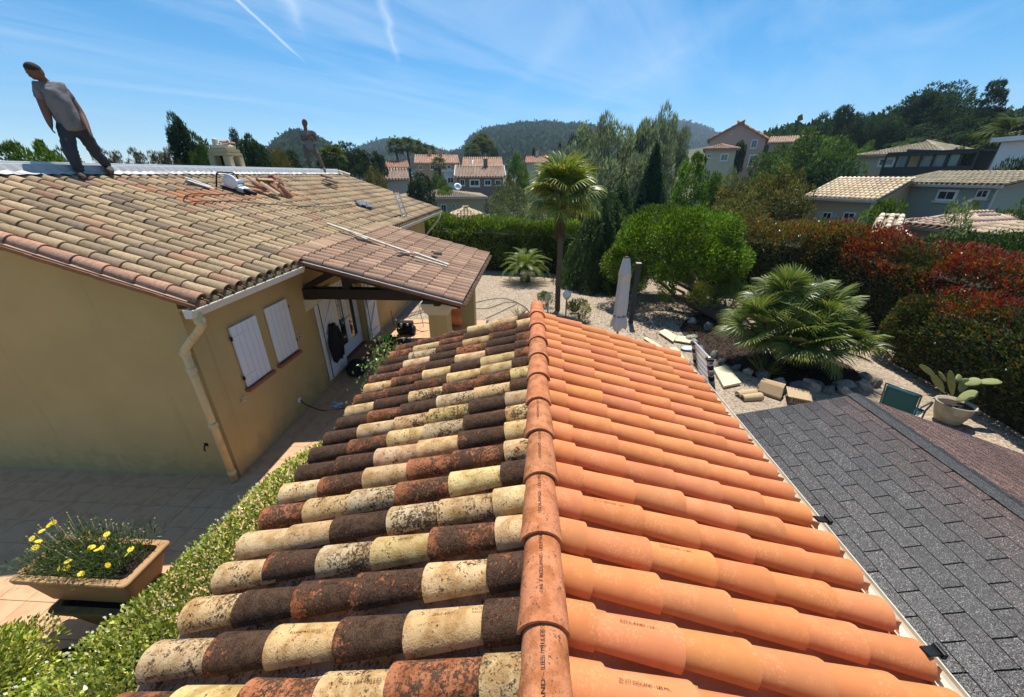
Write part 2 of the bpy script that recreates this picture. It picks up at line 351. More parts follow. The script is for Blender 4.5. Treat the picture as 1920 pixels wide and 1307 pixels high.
patio = sheet('patio', [(-14, -3), (-1.4, -3), (-1.4, 11.3), (-4.6, 11.3), (-4.6, 11.0), (-14, 11.0)], .008, M['grout'])
# pavers: 0.40 m terracotta-beige slabs
pv = box_me('paving_tile', (0, 0, 0), (.325, .325, .016), .003)
cand = []
for i in range(-36, 0):
    for j in range(-9, 34):
        x = -1.47 + (i + .5) * .33; y = .36 + (j + .5) * .33
        if (y > 4.3 and x < -4.3) or y > 11.2: continue
        u_, v_, f_ = px((x, y, 0)); vis = f_ > .3 and -60 < u_ < 1000 and 540 < v_ < 1400 and (x < -2.3 or y > 7)
        cand.append((0 if vis else 1, math.hypot(x - CAM.x, y), x, y))
cand.sort(); rest = []
for k, (nv, d, x, y) in enumerate(cand):
    if nv == 0 and k < 290: obj('paving_tile', pv, M['paver'], patio, loc=(x, y, .012 + random.uniform(0, .0018)), color=(1, 1, 1, 1))
    else: rest.append((x, y))
bmv = bmesh.new()
for x, y in rest: b_box(bmv, (x, y, .011), (.325, .325, .015))
tag(obj('paving', bmesh_to('paving', bmv), M['paver'], patio), None, None, kind='stuff')

# ------------------------------------------------------------------ canal tiles
def barrel(L, r0, r1, th, seg=10, a0=2, a1=178, up=True):
    """half-round tapered tile; local +x = lower (wide) end, +z up"""
    V = []; Q = []
    A = np.radians(np.linspace(a0, a1, seg + 1)); s = 1 if up else -1
    rings = [(-L / 2, r1), (0, (r0 + r1) / 2), (L / 2, r0)]
    for off in (0, th):
        for x, r in rings:
            for a in A: V.append((x, (r - off) * math.cos(a), s * (r - off) * math.sin(a)))
    n = seg + 1; m_ = 3 * n
    for i in range(2):
        for k in range(seg):
            Q.append((i * n + k, i * n + k + 1, (i + 1) * n + k + 1, (i + 1) * n + k)); Q.append((m_ + i * n + k, m_ + (i + 1) * n + k, m_ + (i + 1) * n + k + 1, m_ + i * n + k + 1))
        for k in (0, seg): Q.append((i * n + k, (i + 1) * n + k, m_ + (i + 1) * n + k, m_ + i * n + k))
    for k in range(seg):
        for i in (0, 2): Q.append((i * n + k, m_ + i * n + k, m_ + i * n + k + 1, i * n + k + 1) if i == 0 else (i * n + k, i * n + k + 1, m_ + i * n + k + 1, m_ + i * n + k))
    return np.array(V), np.array(Q)
def tile_mesh(name, *a, **k):
    V, Q = barrel(*a, **k)
    me = np_mesh(name, V, Q, smooth=True)
    me.attributes.new('sharp_edge', 'BOOLEAN', 'EDGE')
    nrm = [p.normal.copy() for p in me.polygons]; e2 = {}
    for p in me.polygons:
        for ek in p.edge_keys: e2.setdefault(ek, []).append(p.index)
    for e in me.edges:
        f = e2.get(tuple(sorted(e.vertices)), [])
        if len(f) == 2 and nrm[f[0]].dot(nrm[f[1]]) < .6: e.use_edge_sharp = True
    return me
def frame(p, down, side, jitter=0.):
    """matrix with x = down-slope direction, y = along eave"""
    x = Vector(down).normalized(); y = Vector(side).normalized(); z = x.cross(y)
    if z.z < 0: y = -y; z = x.cross(y)
    R3 = Matrix(((x.x, y.x, z.x), (x.y, y.y, z.y), (x.z, y.z, z.z))).to_4x4()
    if jitter: R3 = R3 @ Euler((random.gauss(0, jitter * .6), random.gauss(0, jitter * .4), random.gauss(0, jitter))).to_matrix().to_4x4()
    return Matrix.Translation(p) @ R3
def join_tiles(name, V, Q, mats, tints):
    V4 = np.c_[V, np.ones(len(V))]; vs = []; fs = []; ts = []; n = len(V)
    for i, (m_, c_) in enumerate(zip(mats, tints)):
        vs.append((V4 @ np.array(m_).T)[:, :3]); fs.append(Q + i * n); ts.append(np.tile(np.array(c_, np.float32), (n, 1)))
    return np_mesh(name, np.concatenate(vs), np.concatenate(fs), np.concatenate(ts), smooth=False)

TM = {'w': tile_mat('weathered_tile'), 'n': tile_mat('new_tile', kind='new'), 'h': tile_mat('house_tile', kind='house'), 'hj': tile_mat('house_tile_far', True, 'house')}
# ------------------------------------------------------------------ outbuilding under the camera
ob = thing('outbuilding', 'low outbuilding roofed half in weathered and half in new orange canal tiles', 'building', (0, 1.7, 0))
box('wall', (-1.55, -1.3, 0), (1.55, 4.5, 2.0), M['plaster'], ob)
PITCH_Y = .21; EXP = .335; SL = .285; ZR = 2.57
ca, sa = 1 / math.hypot(1, SL), SL / math.hypot(1, SL)
cov = tile_mesh('cover_tile', .44, .091, .066, .013, 12)
pan = tile_mesh('pan_tile', .44, .082, .092, .012, 8, up=False)
cov_t = tile_mesh('cover_tile', .25, .090, .080, .013, 12); pan_t = tile_mesh('pan_tile', .25, .082, .088, .012, 8, up=False)
ncol = 28
for s, nm, mt in ((-1, 'weathered_', 'w'), (1, 'new_', 'n')):
    if s > 0: cov, pan, cov_t, pan_t = [q.copy() for q in (cov, pan, cov_t, pan_t)]; [q.materials.clear() for q in (cov, pan, cov_t, pan_t)]
    dn = Vector((s * ca, 0, -sa))
    pmesh_ = pmesh('roof_deck', [(0, -1.35, ZR - .09), (s * 1.8, -1.35, ZR - .09 - 1.8 * SL), (s * 1.8, 4.62, ZR - .09 - 1.8 * SL), (0, 4.62, ZR - .09)], [(0, 1, 2, 3)])
    obj('roof_deck', pmesh_, M['old_timber'], ob)
    for ci in range(ncol):
        y = 4.53 - ci * PITCH_Y
        for k in range(6):
            cm, pm, LL = (cov, pan, .44) if k < 5 else (cov_t, pan_t, .25)
            e = 1.90 - k * EXP + random.gauss(0, .011)       # distance of the lower end from the ridge, down the slope
            c = Vector((0, y + random.gauss(0, .004), ZR)) + dn * (e - LL / 2)
            if s < 0:
                r = NEAR_COLS[18 - ci][5 - k] if ci < 19 else random.choice([0, 0, 1, 1, 3])
                v_ = random.uniform(.74, 1.04)
                if r == 0: colr = (.64 * v_, random.uniform(.41, .47) * v_, random.uniform(.185, .245) * v_, random.choice([.0, .14, .24, .32, .40]))
                elif r == 2: colr = (.58 * v_, .43 * v_, .25 * v_, .42)
                elif r == 3: colr = (.46 * v_, .17 * v_, .075 * v_, .50)
                else: colr = (.37 * v_, .135 * v_, .060 * v_, random.choice([.50, .58, .66, .74, .84]))
            else:
                v_ = random.uniform(.90, 1.10); colr = (.58 * v_, random.uniform(.195, .225) * v_, random.uniform(.068, .088) * v_, 0)
            objm(nm + 'cover_tile', cm, frame(c, dn, (0, 1, 0), .013), TM[mt], ob, colr)
            cp = Vector((0, y - PITCH_Y / 2, ZR + .030)) + dn * (e - LL / 2 + (.10 if s > 0 else .06))
            if ci % 1 == 0 and k > 0 or s:
                if cp.x * s < 1.78:
                    objm(nm + 'pan_tile', pm, frame(cp, dn, (0, 1, 0)), TM[mt], ob, (.50, .20, .095, 0) if s > 0 else (.40, .26, .17, .35))
cov_me_w, cov_me_n = cov, cov
rid = tile_mesh('ridge_tile', .50, .102, .080, .014, 14)
RT = tile_mat('ridge_clay', kind='weathered')
ridge_objs = []
for k in range(15):
    yl = 4.38 - k * .39          # near (wide) end
    c = Vector((random.gauss(0, .003), yl + .25, 2.605 + .012 * 0))
    o_ = objm('ridge_tile', rid, frame(c, (0, -1, .02 * 0), (1, 0, 0), .008), RT, ob, (.54 * random.uniform(.9, 1.05), .205, .095, random.uniform(.0, .16)))
    ridge_objs.append(o_)
# mortar bed under the ridge and end cap
obj('ridge_mortar', box_me('ridge_mortar', (0, 0, 0), (.13, 5.9, .10)), mat('mortar', (.30, .22, .16), .95, .2, 12, .4), ob, loc=(0, 1.72, 2.555))
pmv = pmesh('gable_trim', [(-1.84, 4.66, 2.07), (0, 4.66, 2.60), (1.84, 4.66, 2.07), (1.80, 4.66, 1.99), (0, 4.66, 2.50), (-1.80, 4.66, 1.99), (-1.84, 4.68, 2.07), (0, 4.68, 2.60), (1.84, 4.68, 2.07), (1.80, 4.68, 1.99), (0, 4.68, 2.50), (-1.80, 4.68, 2.02)],
             [(0, 1, 4, 5), (1, 2, 3, 4), (6, 11, 10, 7), (7, 10, 9, 8), (0, 6, 7, 1), (1, 7, 8, 2), (0, 5, 11, 6), (2, 8, 9, 3), (5, 4, 10, 11), (4, 3, 9, 10)])
obj('gable_trim', pmv, M['dark_wood'], ob)
# cream gutter along the right eave (half round, open top)
def gutter(name, p0, p1, r, mt, parent, th=.006):
    p0, p1 = Vector(p0), Vector(p1); d = (p1 - p0).normalized(); sd_ = Vector((d.y, -d.x, 0)); V = []; F_ = []; n = 9
    for p in (p0, p1):
        for rr in (r, r - th):
            for k in range(n):
                a = math.pi * k / (n - 1); V.append(p + sd_ * math.cos(a) * rr - Vector((0, 0, 1)) * math.sin(a) * rr)
    for k in range(n - 1):
        F_ += [(k, k + 1, 2 * n + k + 1, 2 * n + k), (n + k, 3 * n + k, 3 * n + k + 1, n + k + 1), (k, n + k, n + k + 1, k + 1), (2 * n + k, 2 * n + k + 1, 3 * n + k + 1, 3 * n + k)]
    for k in (0, n - 1): F_.append((k, 2 * n + k, 3 * n + k, n + k))
    return obj(name, pmesh(name, V, F_), mt, parent)
gutter('gutter', (1.90, -1.3, 2.045), (1.90, 4.65, 2.045), .055, M['cream_metal'], ob)
for yy in (float(onx(1748, 1222, 1.87)[1]), float(onx(1545, 968, 1.87)[1])):   # black tile hooks at the eave
    hk = obj('tile_hook', box_me('tile_hook', (0, 0, 0), (.09, .045, .014), .004), M['iron'], ob, loc=(1.86, yy, 2.135), rot=(0, .3, .25))
    obj('hook_clip', box_me('hook_clip', (0, 0, 0), (.02, .06, .035), .004), M['iron'], hk, loc=(1.915, yy + .01, 2.125))

# stamped lettering on tiles (embossed; drawn as flat black letters over the crown)
LET = mat('stamp_dark', (.03, .018, .012), .95, .1, 20, 0)
def stamp(text, tile, x0, length, r, size, phi0=90., flip=False):
    cu = bpy.data.curves.new('stamp', 'FONT'); cu.body = text; cu.size = 1.0; cu.resolution_u = 2
    to = bpy.data.objects.new('stamp', cu); me0 = bpy.data.meshes.new_from_object(to); bpy.data.objects.remove(to); bpy.data.curves.remove(cu)
    bm = bmesh.new(); bm.from_mesh(me0); bpy.data.meshes.remove(me0)
    bmesh.ops.triangulate(bm, faces=bm.faces[:])
    xs_ = [v.co.x for v in bm.verts]; wd = max(xs_) - min(xs_); k = length / wd; x_min = min(xs_)
    for v in bm.verts:
        lx = (v.co.x - x_min) * k; ly = (v.co.y - .35) * size
        if flip: X_ = x0 - lx; a = rad(phi0) + ly / r
        else: X_ = x0 + lx; a = rad(phi0) - ly / r
        rr = r + .0014; v.co = (X_, rr * math.cos(a), rr * math.sin(a))
    me = bpy.data.meshes.new('stamped_lettering'); bm.to_mesh(me); bm.free()
    o = bpy.data.objects.new('stamped_lettering', me); me.materials.append(LET); COL.objects.link(o); o.parent = tile; WM[o.name] = WM[tile.name]
    return o
# ------------------------------------------------------------------ stamps on the near tiles
for o_ in [q for q in ridge_objs if q.matrix_basis.translation.y < 2.6]:
    stamp(random.choice(['2 1 RU 086 7 REDLAND - LES MILLES -', 'REDLAND - LES MILLES - 2 1', '086 7 REDLAND - LES MILLES']), o_, random.uniform(.20, .245), random.uniform(.36, .43), .0955, .021, random.uniform(93, 98), flip=True)
# near weathered and new cover tiles carry the maker's stamp along the crown
for o_ in list(ob.children):
    if 'cover_tile' in o_.name and o_.data is not None:
        c = WM[o_.name].translation; k_ = abs(c.x)
        if .1 < c.y < 1.75 and k_ < 1.15 and random.random() < (.5 if o_.name.startswith('w') else .3):
            stamp(random.choice(['86 077 REDLAND - LES MILLES - 06 EN 13 S', 'REDLAND - LES MILLES', '86 077 REDLAND - LES MILLES']), o_, random.uniform(.17, .20) if o_.name.startswith('w') else random.uniform(-.09, -.04), random.uniform(.18, .26), .083, .014, random.uniform(96, 106) if o_.name.startswith('w') else random.uniform(74, 84), flip=o_.name.startswith('w'))

# ------------------------------------------------------------------ shingle-roofed shed on the right
sh = thing('garden_shed', 'low garden shed with grey and red-brown asphalt shingle roof', 'shed', (4.0, 2.2, 0))
SX, SZ, SY1, SY0 = 3.97, 1.70, 4.30, -1.2; sl, sr = .25, .345
pm_ = lambda s, d: (SX + s * d, SZ - d * (sl if s < 0 else sr))
obj('wall', box_me('wall', (0, 0, 0), (4.0, 5.1, .74)), M['old_timber'], sh, loc=(4.25, 1.5, .37))
obj('gable', pmesh('gable', [(2.25, SY1 - .2, .72), (6.25, SY1 - .2, .72), (SX, SY1 - .2, SZ - .06), (2.25, SY1 - .2, 1.2), (2.25, SY0 + .2, .72), (6.25, SY0 + .2, .72), (SX, SY0 + .2, SZ - .06), (2.25, SY0 + .2, 1.2)], [(0, 1, 2, 3), (4, 7, 6, 5)]), M['old_timber'], sh)
for s, d, nm in ((-1, 1.95, 'left'), (1, 2.7, 'right')):
    a = pm_(s, 0); b_ = pm_(s, d)
    V = [(a[0], SY0, a[1] - .012), (b_[0], SY0, b_[1] - .012), (b_[0], SY1, b_[1] - .012), (a[0], SY1, a[1] - .012)]; V += [(x, y, z - .03) for x, y, z in V]
    obj('roof_board', pmesh('roof_board', V, [(0, 1, 2, 3), (7, 6, 5, 4), (0, 4, 5, 1), (1, 5, 6, 2), (2, 6, 7, 3), (3, 7, 4, 0)]), M['dark_wood'], sh)
def shingle_mat(name, base, dark, glint):
    m, t, b, o = new_mat(name); v_ = COORD(t); oi = N(t, 'ShaderNodeObjectInfo')
    vo = N(t, 'ShaderNodeTexVoronoi'); vo.inputs['Scale'].default_value = 230; LK(t, v_, vo.inputs['Vector']); sc_ = N(t, 'ShaderNodeSeparateColor'); LK(t, vo.outputs['Color'], sc_.inputs[0])
    c = MIX(t, sc_.outputs[0], dark, base); c = MIX(t, RAMP(t, sc_.outputs[1], .86, .95), c, glint); c = MIX(t, 1.0, c, oi.outputs['Color'], 'MULTIPLY')  # palest granules carry the sun's sparkle, painted into the colour
    LK(t, c, b.inputs['Base Color']); LK(t, MATH(t, 'MULTIPLY_ADD', sc_.outputs[2], .45, .42), b.inputs['Roughness']); b.inputs['Specular IOR Level'].default_value = .5
    BUMP(t, b, sc_.outputs[0], .85, .004); return m
SHM = shingle_mat('shingle_granules', (.036, .032, .031), (.006, .0055, .0055), (.22, .205, .20))
tab = box_me('shingle', (0, 0, 0), (.1385, .3255, .010), .002)  # shorter than the course, so the dark board draws its shadow line
for s, nm, n_ in ((-1, 'shingle', 13), (1, 'side_shingle', 17)):
    dn = Vector((s, 0, -(sl if s < 0 else sr))).normalized(); nrm = Vector((sl * -1 if s < 0 else sr, 0, 1)).normalized()
    for r in range(n_):
        for j in range(16):
            y = SY1 - .16 - .3333 * j + (.1667 if r % 2 else 0)
            if y + .16 > SY1 + .02: y_ = SY1 - .08; half = True
            else: y_ = y; half = False
            if y < -1.0 or (s > 0 and j > 13): continue
            p = Vector((SX, y_, SZ)) + dn * (.10 + r * .145) + nrm * (.004 + .005)
            f = frame(p, dn, (0, 1, 0)); f = f @ Euler((0, rad(1.2), 0)).to_matrix().to_4x4()
            if half: f = f @ Matrix.Diagonal((1, .5, 1, 1))
            red = max(0, 1 - r / 4.5) if s < 0 else 1.0
            red = min(1, max(0, red * .85 + random.gauss(0, .07))); g = random.uniform(.72, 1.25)
            cl = [g * (1 * (1 - red) + c_ * red) for c_ in (1.45, .72, .60)] if s < 0 else [g * c_ for c_ in (3.3, 2.05, 1.55)]
            objm(nm, tab, f, SHM, sh, (*cl, 1))
cap = box_me('ridge_cap', (0, 0, 0), (.10, .36, .007), .002)
for j in range(16):
    for s in (-1, 1):
        dn = Vector((s, 0, -(sl if s < 0 else sr))).normalized(); nrm = Vector((-sl if s < 0 else sr, 0, 1)).normalized()
        f = frame(Vector((SX, SY1 - .16 - j * .33, SZ)) + dn * .044 + nrm * .022, dn, (0, 1, 0)) @ Euler((rad(-1.2 * (1 if s < 0 else -1)), 0, 0)).to_matrix().to_4x4()
        objm('ridge_cap', cap, f, SHM, sh, (.55, .60, .62, 1))
box('edge_trim', (SX - 1.97, SY0, SZ - 1.97 * sl - .05), (SX - 1.95, SY1, SZ - 1.97 * sl + .004), M['dark_wood'], sh)

# ------------------------------------------------------------------ main house
hs = thing('house', 'long ochre rendered house under weathered canal tiles with white shutters', 'house', (-6.4, 10, 0))
WX, EX, Y0, Y1 = -4.40, -4.0, 4.25, 15.7     # long wall plane, eave, wall ends
HS = .33; RX = -8.05                           # main pitch, ridge x
rz = lambda x: 2.93 + HS * (EX - x)            # tile tops on the main slope
YV0, YV1 = 4.03, 16.75
# walls
gv = [(-11.7, 0), (WX, 0), (WX, rz(WX) - .13), (RX, rz(RX) - .13), (-11.7, rz(WX) - .13)]
def gable(name, y, yo):
    V = [(x, y, z) for x, z in gv] + [(x, yo, z) for x, z in gv]; n = len(gv)
    return obj(name, pmesh(name, V, [tuple(range(n)), tuple(range(2 * n - 1, n - 1, -1))] + [(i, i + n, (i + 1) % n + n, (i + 1) % n) for i in range(n)]), M['plaster'], hs)
gable('gable_wall', Y0, Y0 + .25); gable('gable_wall', Y1 - .25, Y1)
box('wall', (WX - .25, Y0 + .252, 0), (WX, 7.85, rz(WX) - .135), M['plaster'], hs)
box('wall', (WX - .25, 9.15, 0), (WX, Y1 - .252, rz(WX) - .135), M['plaster'], hs)
box('wall', (WX - .25, 7.852, 2.02), (WX, 9.148, rz(WX) - .135), M['plaster'], hs)
box('skirting', (WX + .002, 9.2, .0), (WX + .02, 15.5, .10), mat('skirting', (.42, .33, .22), .8), hs)
# soffit boards and roof deck
def deck(name, x0, x1, y0, y1, off, s, zz0, mt, th=.03):
    V = []
    for dz in (off, off - th):
        V += [(x0, y0, zz0(x0) + dz), (x1, y0, zz0(x1) + dz), (x1, y1, zz0(x1) + dz), (x0, y1, zz0(x0) + dz)]
    return obj(name, pmesh(name, V, [(0, 1, 2, 3), (7, 6, 5, 4), (0, 4, 5, 1), (1, 5, 6, 2), (2, 6, 7, 3), (3, 7, 4, 0)]), mt, hs)
deck('roof_deck', EX - .02, RX, YV0 + .05, YV1 - .05, -.125, HS, rz, M['old_timber'])
deck('rear_roof', RX, RX - 4.0, YV0 + .05, YV1 - .05, 0, HS, lambda x: rz(RX) - HS * (RX - x), tile_mat('rear_tiles', True, 'house'))
# verge and eave tiles are the same canal tile
HT = (.205, .42)
hcov = tile_mesh('roof_tile', .42, .094, .074, .014, 8); hV, hQ = barrel(.42, .094, .074, .014, 6)
hpan = barrel(.42, .085, .093, .012, 4, up=False)
def hcol(porch=False, lower=False):
    if porch:
        v_ = random.uniform(.8, 1.15); return random.choice([(.37, .22, .145), (.32, .20, .135), (.41, .26, .175), (.30, .18, .125)]), v_, random.uniform(.3, .85)
    r = random.random(); v_ = random.uniform(.78, 1.25)
    if r < .60: return (.375, .270, .155), v_, random.uniform(.15, .8)
    if r < .80: return (.36, .26, .155), v_, random.uniform(.4, .9)
    if r < .89: return (.34, .20, .12), v_, random.uniform(.1, .6)
    return (.25, .18, .12), v_, random.uniform(.5, 1)
tl = []; pl_ = []
dn = Vector((1, 0, -HS)).normalized(); ax = Vector((HS, 0, 1)).normalized() * -.092
EXPH = .352; LSL = (EX - RX) * math.hypot(1, HS)
ncolh = 61
def add_slope(y, x_low, zf, d, length, porch, store):
    k = 0
    while True:
        e = k * EXPH
        if e > length - .12: break
        lo = Vector((x_low, y, zf(x_low))) + Vector((0, 0, -.088)); c = lo - d * (e + .21)
        c.y += random.gauss(0, .004)
        rgb, v_, al = hcol(porch)
        # a band of reset red tiles below the ridge, as in the photograph
        if not porch and 7.2 < y < 11 and abs(e - (2.75 - (y - 8) * .1)) < .40 and random.random() < .6: rgb, v_, al = (.42, .19, .095), random.uniform(.85, 1.1), .3
        if not porch and abs(y - 4.15) < .12: rgb, al = (.42, .23, .15), .7
        store.append((frame(c, d, (0, 1, 0), .014), tuple(q * v_ for q in rgb) + (al,), c))
        if k % 1 == 0: pl_.append((frame(c + Vector((0, -.105, .03)) + d * .08, d, (0, 1, 0)), tuple(q * .7 for q in rgb) + (.5,)))
        k += 1
dp = Vector((1, 0, -.26)).normalized(); PX = -1.27; PY0, PY1 = 6.32, 10.75
pz = lambda x: 2.235 + .26 * (PX - x)
xj = -3.95                                        # where the porch slope takes over
for i in range(ncolh):
    y = YV0 + .12 + i * .21
    inp = PY0 - .06 < y < PY1
    xl = EX + .03 if not inp else xj - .08
    add_slope(y, xl, rz, dn, (xl - RX - .02) * math.hypot(1, HS), False, tl)
pt = []
for i in range(22):
    y = PY0 + .09 + i * .203
    add_slope(y, PX, pz, dp, (PX - xj) * math.hypot(1, .26) + .2, True, pt)
def near_key(c):
    u_, v_, f_ = px(c); vis = f_ > 0 and -30 < u_ < 1000
    return (0 if vis else 1, (c - CAM).length)
tl.sort(key=lambda q: near_key(q[2]))
for f, c_, _ in tl[:290]: objm('roof_tile', hcov, f, TM['h'], hs, c_)
tag(obj('roof_tiling', join_tiles('roof_tiling', hV, hQ, [q[0] for q in tl[290:]], [q[1] for q in tl[290:]]), TM['hj'], hs), None, None, kind='stuff')
for f, c_, _ in pt: objm('porch_tile', hcov, f, TM['h'], hs, c_)
tag(obj('channel_tiling', join_tiles('channel_tiling', hpan[0], hpan[1], [q[0] for q in pl_], [q[1] for q in pl_]), TM['hj'], hs), None, None, kind='stuff')
# ridge underlay: pleated pale metal strip with a batten on top
V = []; F_ = []; n = 150
for i in range(n + 1):
    y = YV0 + .05 + (YV1 - YV0 - .1) * i / n; ple = .016 * (1 if i % 2 else -.3) + random.gauss(0, .004)
    V += [(RX - .02, y, rz(RX) + .085), (RX + .14, y, rz(RX) + .075), (RX + .18, y, rz(RX + .18) + .035 + ple), (RX + .25 + random.gauss(0, .02), y, rz(RX + .25) + .012 + ple * .6)]
for i in range(n):
    for k in range(3): F_.append((4 * i + k, 4 * i + k + 1, 4 * i + 5 + k, 4 * i + 4 + k))
obj('ridge_underlay', pmesh('ridge_underlay', V, F_), M['zinc'], hs)
box('ridge_batten', (RX - .10, YV0, rz(RX) + .05), (RX + .015, YV1 - .02, rz(RX) + .115), M['white_paint'], hs, .006)
# verge mortar line under the first tile column
deck('verge_mortar', EX - .05, RX, YV0 + .01, YV0 + .20, -.085, HS, rz, mat('verge_mortar', (.36, .25, .17), .95, .2, 9, .3), .05)
deck('verge_mortar', EX - .05, RX, YV1 - .2, YV1 - .02, -.085, HS, rz, M['plaster'], .05)
# eave gutters
def box_gutter(name, y0, y1, x, z):
    pr = [(-.0, .05), (-.0, -.055), (.085, -.055), (.115, .03), (.125, .03), (.125, .045), (.105, .045), (.078, -.045), (.010, -.045), (.010, .05)]
    V = [(x + a, y, z + b_) for y in (y0, y1) for a, b_ in pr]; n = len(pr)
    F_ = [(i, (i + 1) % n, (i + 1) % n + n, i + n) for i in range(n)]
    g = obj(name, pmesh(name, V, F_), M['white_gutter'], hs)
    for yy in (y0, y1):
        obj('end_cap', pmesh('end_cap', [(x, yy, z - .055), (x + .085, yy, z - .055), (x + .12, yy, z + .04), (x, yy, z + .05), (x, yy + .004, z - .055), (x + .085, yy + .004, z - .055), (x + .12, yy + .004, z + .04), (x, yy + .004, z + .05)], [(0, 1, 2, 3), (7, 6, 5, 4), (0, 4, 5, 1), (1, 5, 6, 2), (2, 6, 7, 3), (3, 7, 4, 0)]), M['white_gutter'], g)
    return g
M['white_gutter'] = mat('white_gutter', (.70, .66, .56), .45, .1, 4, .05)
box_gutter('eave_gutter', 3.92, 6.25, EX - .02, 2.745); box_gutter('eave_gutter', 10.9, 16.9, EX - .02, 2.745)
# fascia under the eave
box('fascia', (EX - .07, 4.05, 2.70), (EX - .03, 6.25, 2.84), M['plaster'], hs); box('fascia', (EX - .07, 10.8, 2.70), (EX - .03, 16.6, 2.84), M['plaster'], hs)
box('soffit', (WX, 4.252, 2.66), (EX - .072, 16.5, 2.69), M['plaster'], hs)
# downpipe on the gable side of the corner
dpp = [(-3.96, 4.02, 2.76), (-3.96, 4.03, 2.62), (-4.03, 4.08, 2.52), (-4.36, 4.14, 2.24), (-4.43, 4.16, 2.14), (-4.44, 4.165, 2.0), (-4.44, 4.165, .03)]
pp = tube('downpipe', spline(dpp, 6)[:-6] + [Vector(dpp[-1])], .047, M['cream_pvc'], hs, 14)
for z_, r_ in ((2.60, .056), (2.10, .056), (1.86, .055), (1.0, .055), (.16, .054)):
    obj('pipe_collar', lathe_me('pipe_collar', [(r_, 0), (r_ + .002, .01), (r_ + .002, .06), (r_, .07)], 16), M['cream_pvc'], pp, loc=(-3.96 if z_ > 2.3 else -4.44, 4.03 if z_ > 2.3 else 4.165, z_))
# wall tap stub on gable
tp = tube('wall_hook', [(-4.75, 4.25, .62), (-4.75, 4.21, .62), (-4.75, 4.19, .58), (-4.73, 4.18, .55)], .010, M['iron'], hs, 6)
obj('hook_plate', box_me('hook_plate', (0, 0, 0), (.05, .012, .05), .003), M['iron'], tp, loc=(-4.75, 4.243, .62))
# far corner downpipe
tube('downpipe', [(-3.94, 16.6, 2.74), (-3.98, 16.4, 2.5), (-4.35, 15.75, 2.0), (-4.36, 15.72, .1)], .045, M['cream_pvc'], hs, 8)
# small window shutters
def shutter(y0, y1, z0, z1, side):
    s = box('shutter', (WX + .012, y0, z0), (WX + .042, y1, z1), M['white_paint'], hs, .004)
    for k in range(1, 5):
        yy = y0 + (y1 - y0) * k / 5; box('groove_shade', (WX + .0415, yy - .004, z0 + .01), (WX + .0435, yy + .004, z1 - .01), M['shadow_gap'], s)
    for z_ in (z0 + .16, z1 - .16):
        ya = y0 if side < 0 else y1
        bar('strap_hinge', (WX + .046, ya - side * -.0, z_), (WX + .046, ya - side * .30, z_), .03, .006, M['white_paint'], s, .001, (1, 0, 0))
        obj('hinge_pin', lathe_me('hinge_pin', [(.014, -.03), (.016, -.02), (.016, .02), (.014, .03)], 8), M['iron'], s, loc=(WX + .035, ya + side * .022, z_))
    return s
M['shadow_gap'] = mat('groove_shade', (.50, .52, .55), .6, .05)  # grey strips paint the shade of the plank grooves
shutter(4.86, 5.42, 1.24, 2.20, -1); shutter(5.65, 6.23, 1.26, 2.22, 1)
for y0 in (4.82, 5.61):
    for k in range(5): box('sill_brick', (WX + .002, y0 + k * .132, 1.17), (WX + .085, y0 + .128 + k * .132, 1.222), M['clay'], hs, .006)
for yy, zz_ in ((4.72, 1.10), (6.42, 1.42)):   # shutter catches
    bm = bmesh.new()
    for a in (0, math.pi / 2): b_box(bm, (0, 0, 0), (.012, .11, .02), Matrix.Rotation(a + .5, 4, 'X'))
    obj('shutter_catch', bmesh_to('shutter_catch', bm), M['plaster_pale'], hs, loc=(WX + .02, yy, zz_))
box('socket', (WX + .002, 5.88, .30), (WX + .03, 5.96, .38), M['white_paint'], hs, .006)
# French window with open plank shutters
def plank_shutter(y0, y1, z0, z1, x=WX + .02, lean=0.):
    s = box('door_shutter', (x, y0, z0), (x + .032, y1, z1), M['white_paint'], hs, .004)
    for k in range(1, 6):
        yy = y0 + (y1 - y0) * k / 6; box('groove_shade', (x + .0315, yy - .003, z0 + .01), (x + .0335, yy + .003, z1 - .01), M['shadow_gap'], s)
    zm = (z0 + z1) / 2
    for z_ in (z0 + .15, zm, z1 - .15): box('batten', (x + .034, y0 + .02, z_ - .05), (x + .055, y1 - .02, z_ + .05), M['white_paint'], s, .004)
    for a, b_ in (((y0 + .05, z0 + .22), (y1 - .05, zm - .07)), ((y0 + .05, zm + .07), (y1 - .05, z1 - .22))):
        bar('brace', (x + .045, a[0], a[1]), (x + .045, b_[0], b_[1]), .02, .085, M['white_paint'], s, .003, (0, -1, 1))
    tube('lock_rod', [(x + .064, y0 + .06, z0 + .05), (x + .064, y0 + .06, z1 - .05)], .008, M['iron'], s, 6)
    return s
plank_shutter(7.02, 7.80, .14, 2.06)
plank_shutter(9.22, 9.92, .14, 2.06)
box('door_step', (WX - .24, 7.86, .004), (WX + .30, 9.14, .14), M['clay_dark'], hs, .008)
for k in range(4): box('step_tile', (WX - .02, 7.88 + k * .315, .141), (WX + .29, 8.19 + k * .315, .155), M['clay'], hs, .003)
fr = box('door_frame', (WX - .20, 7.86, .15), (WX - .12, 7.93, 2.01), M['white_paint'], hs, .004)
box('frame_post', (WX - .20, 9.07, .15), (WX - .12, 9.14, 2.01), M['white_paint'], fr, .004); box('frame_head', (WX - .20, 7.93, 1.94), (WX - .12, 9.07, 2.01), M['white_paint'], fr, .004)
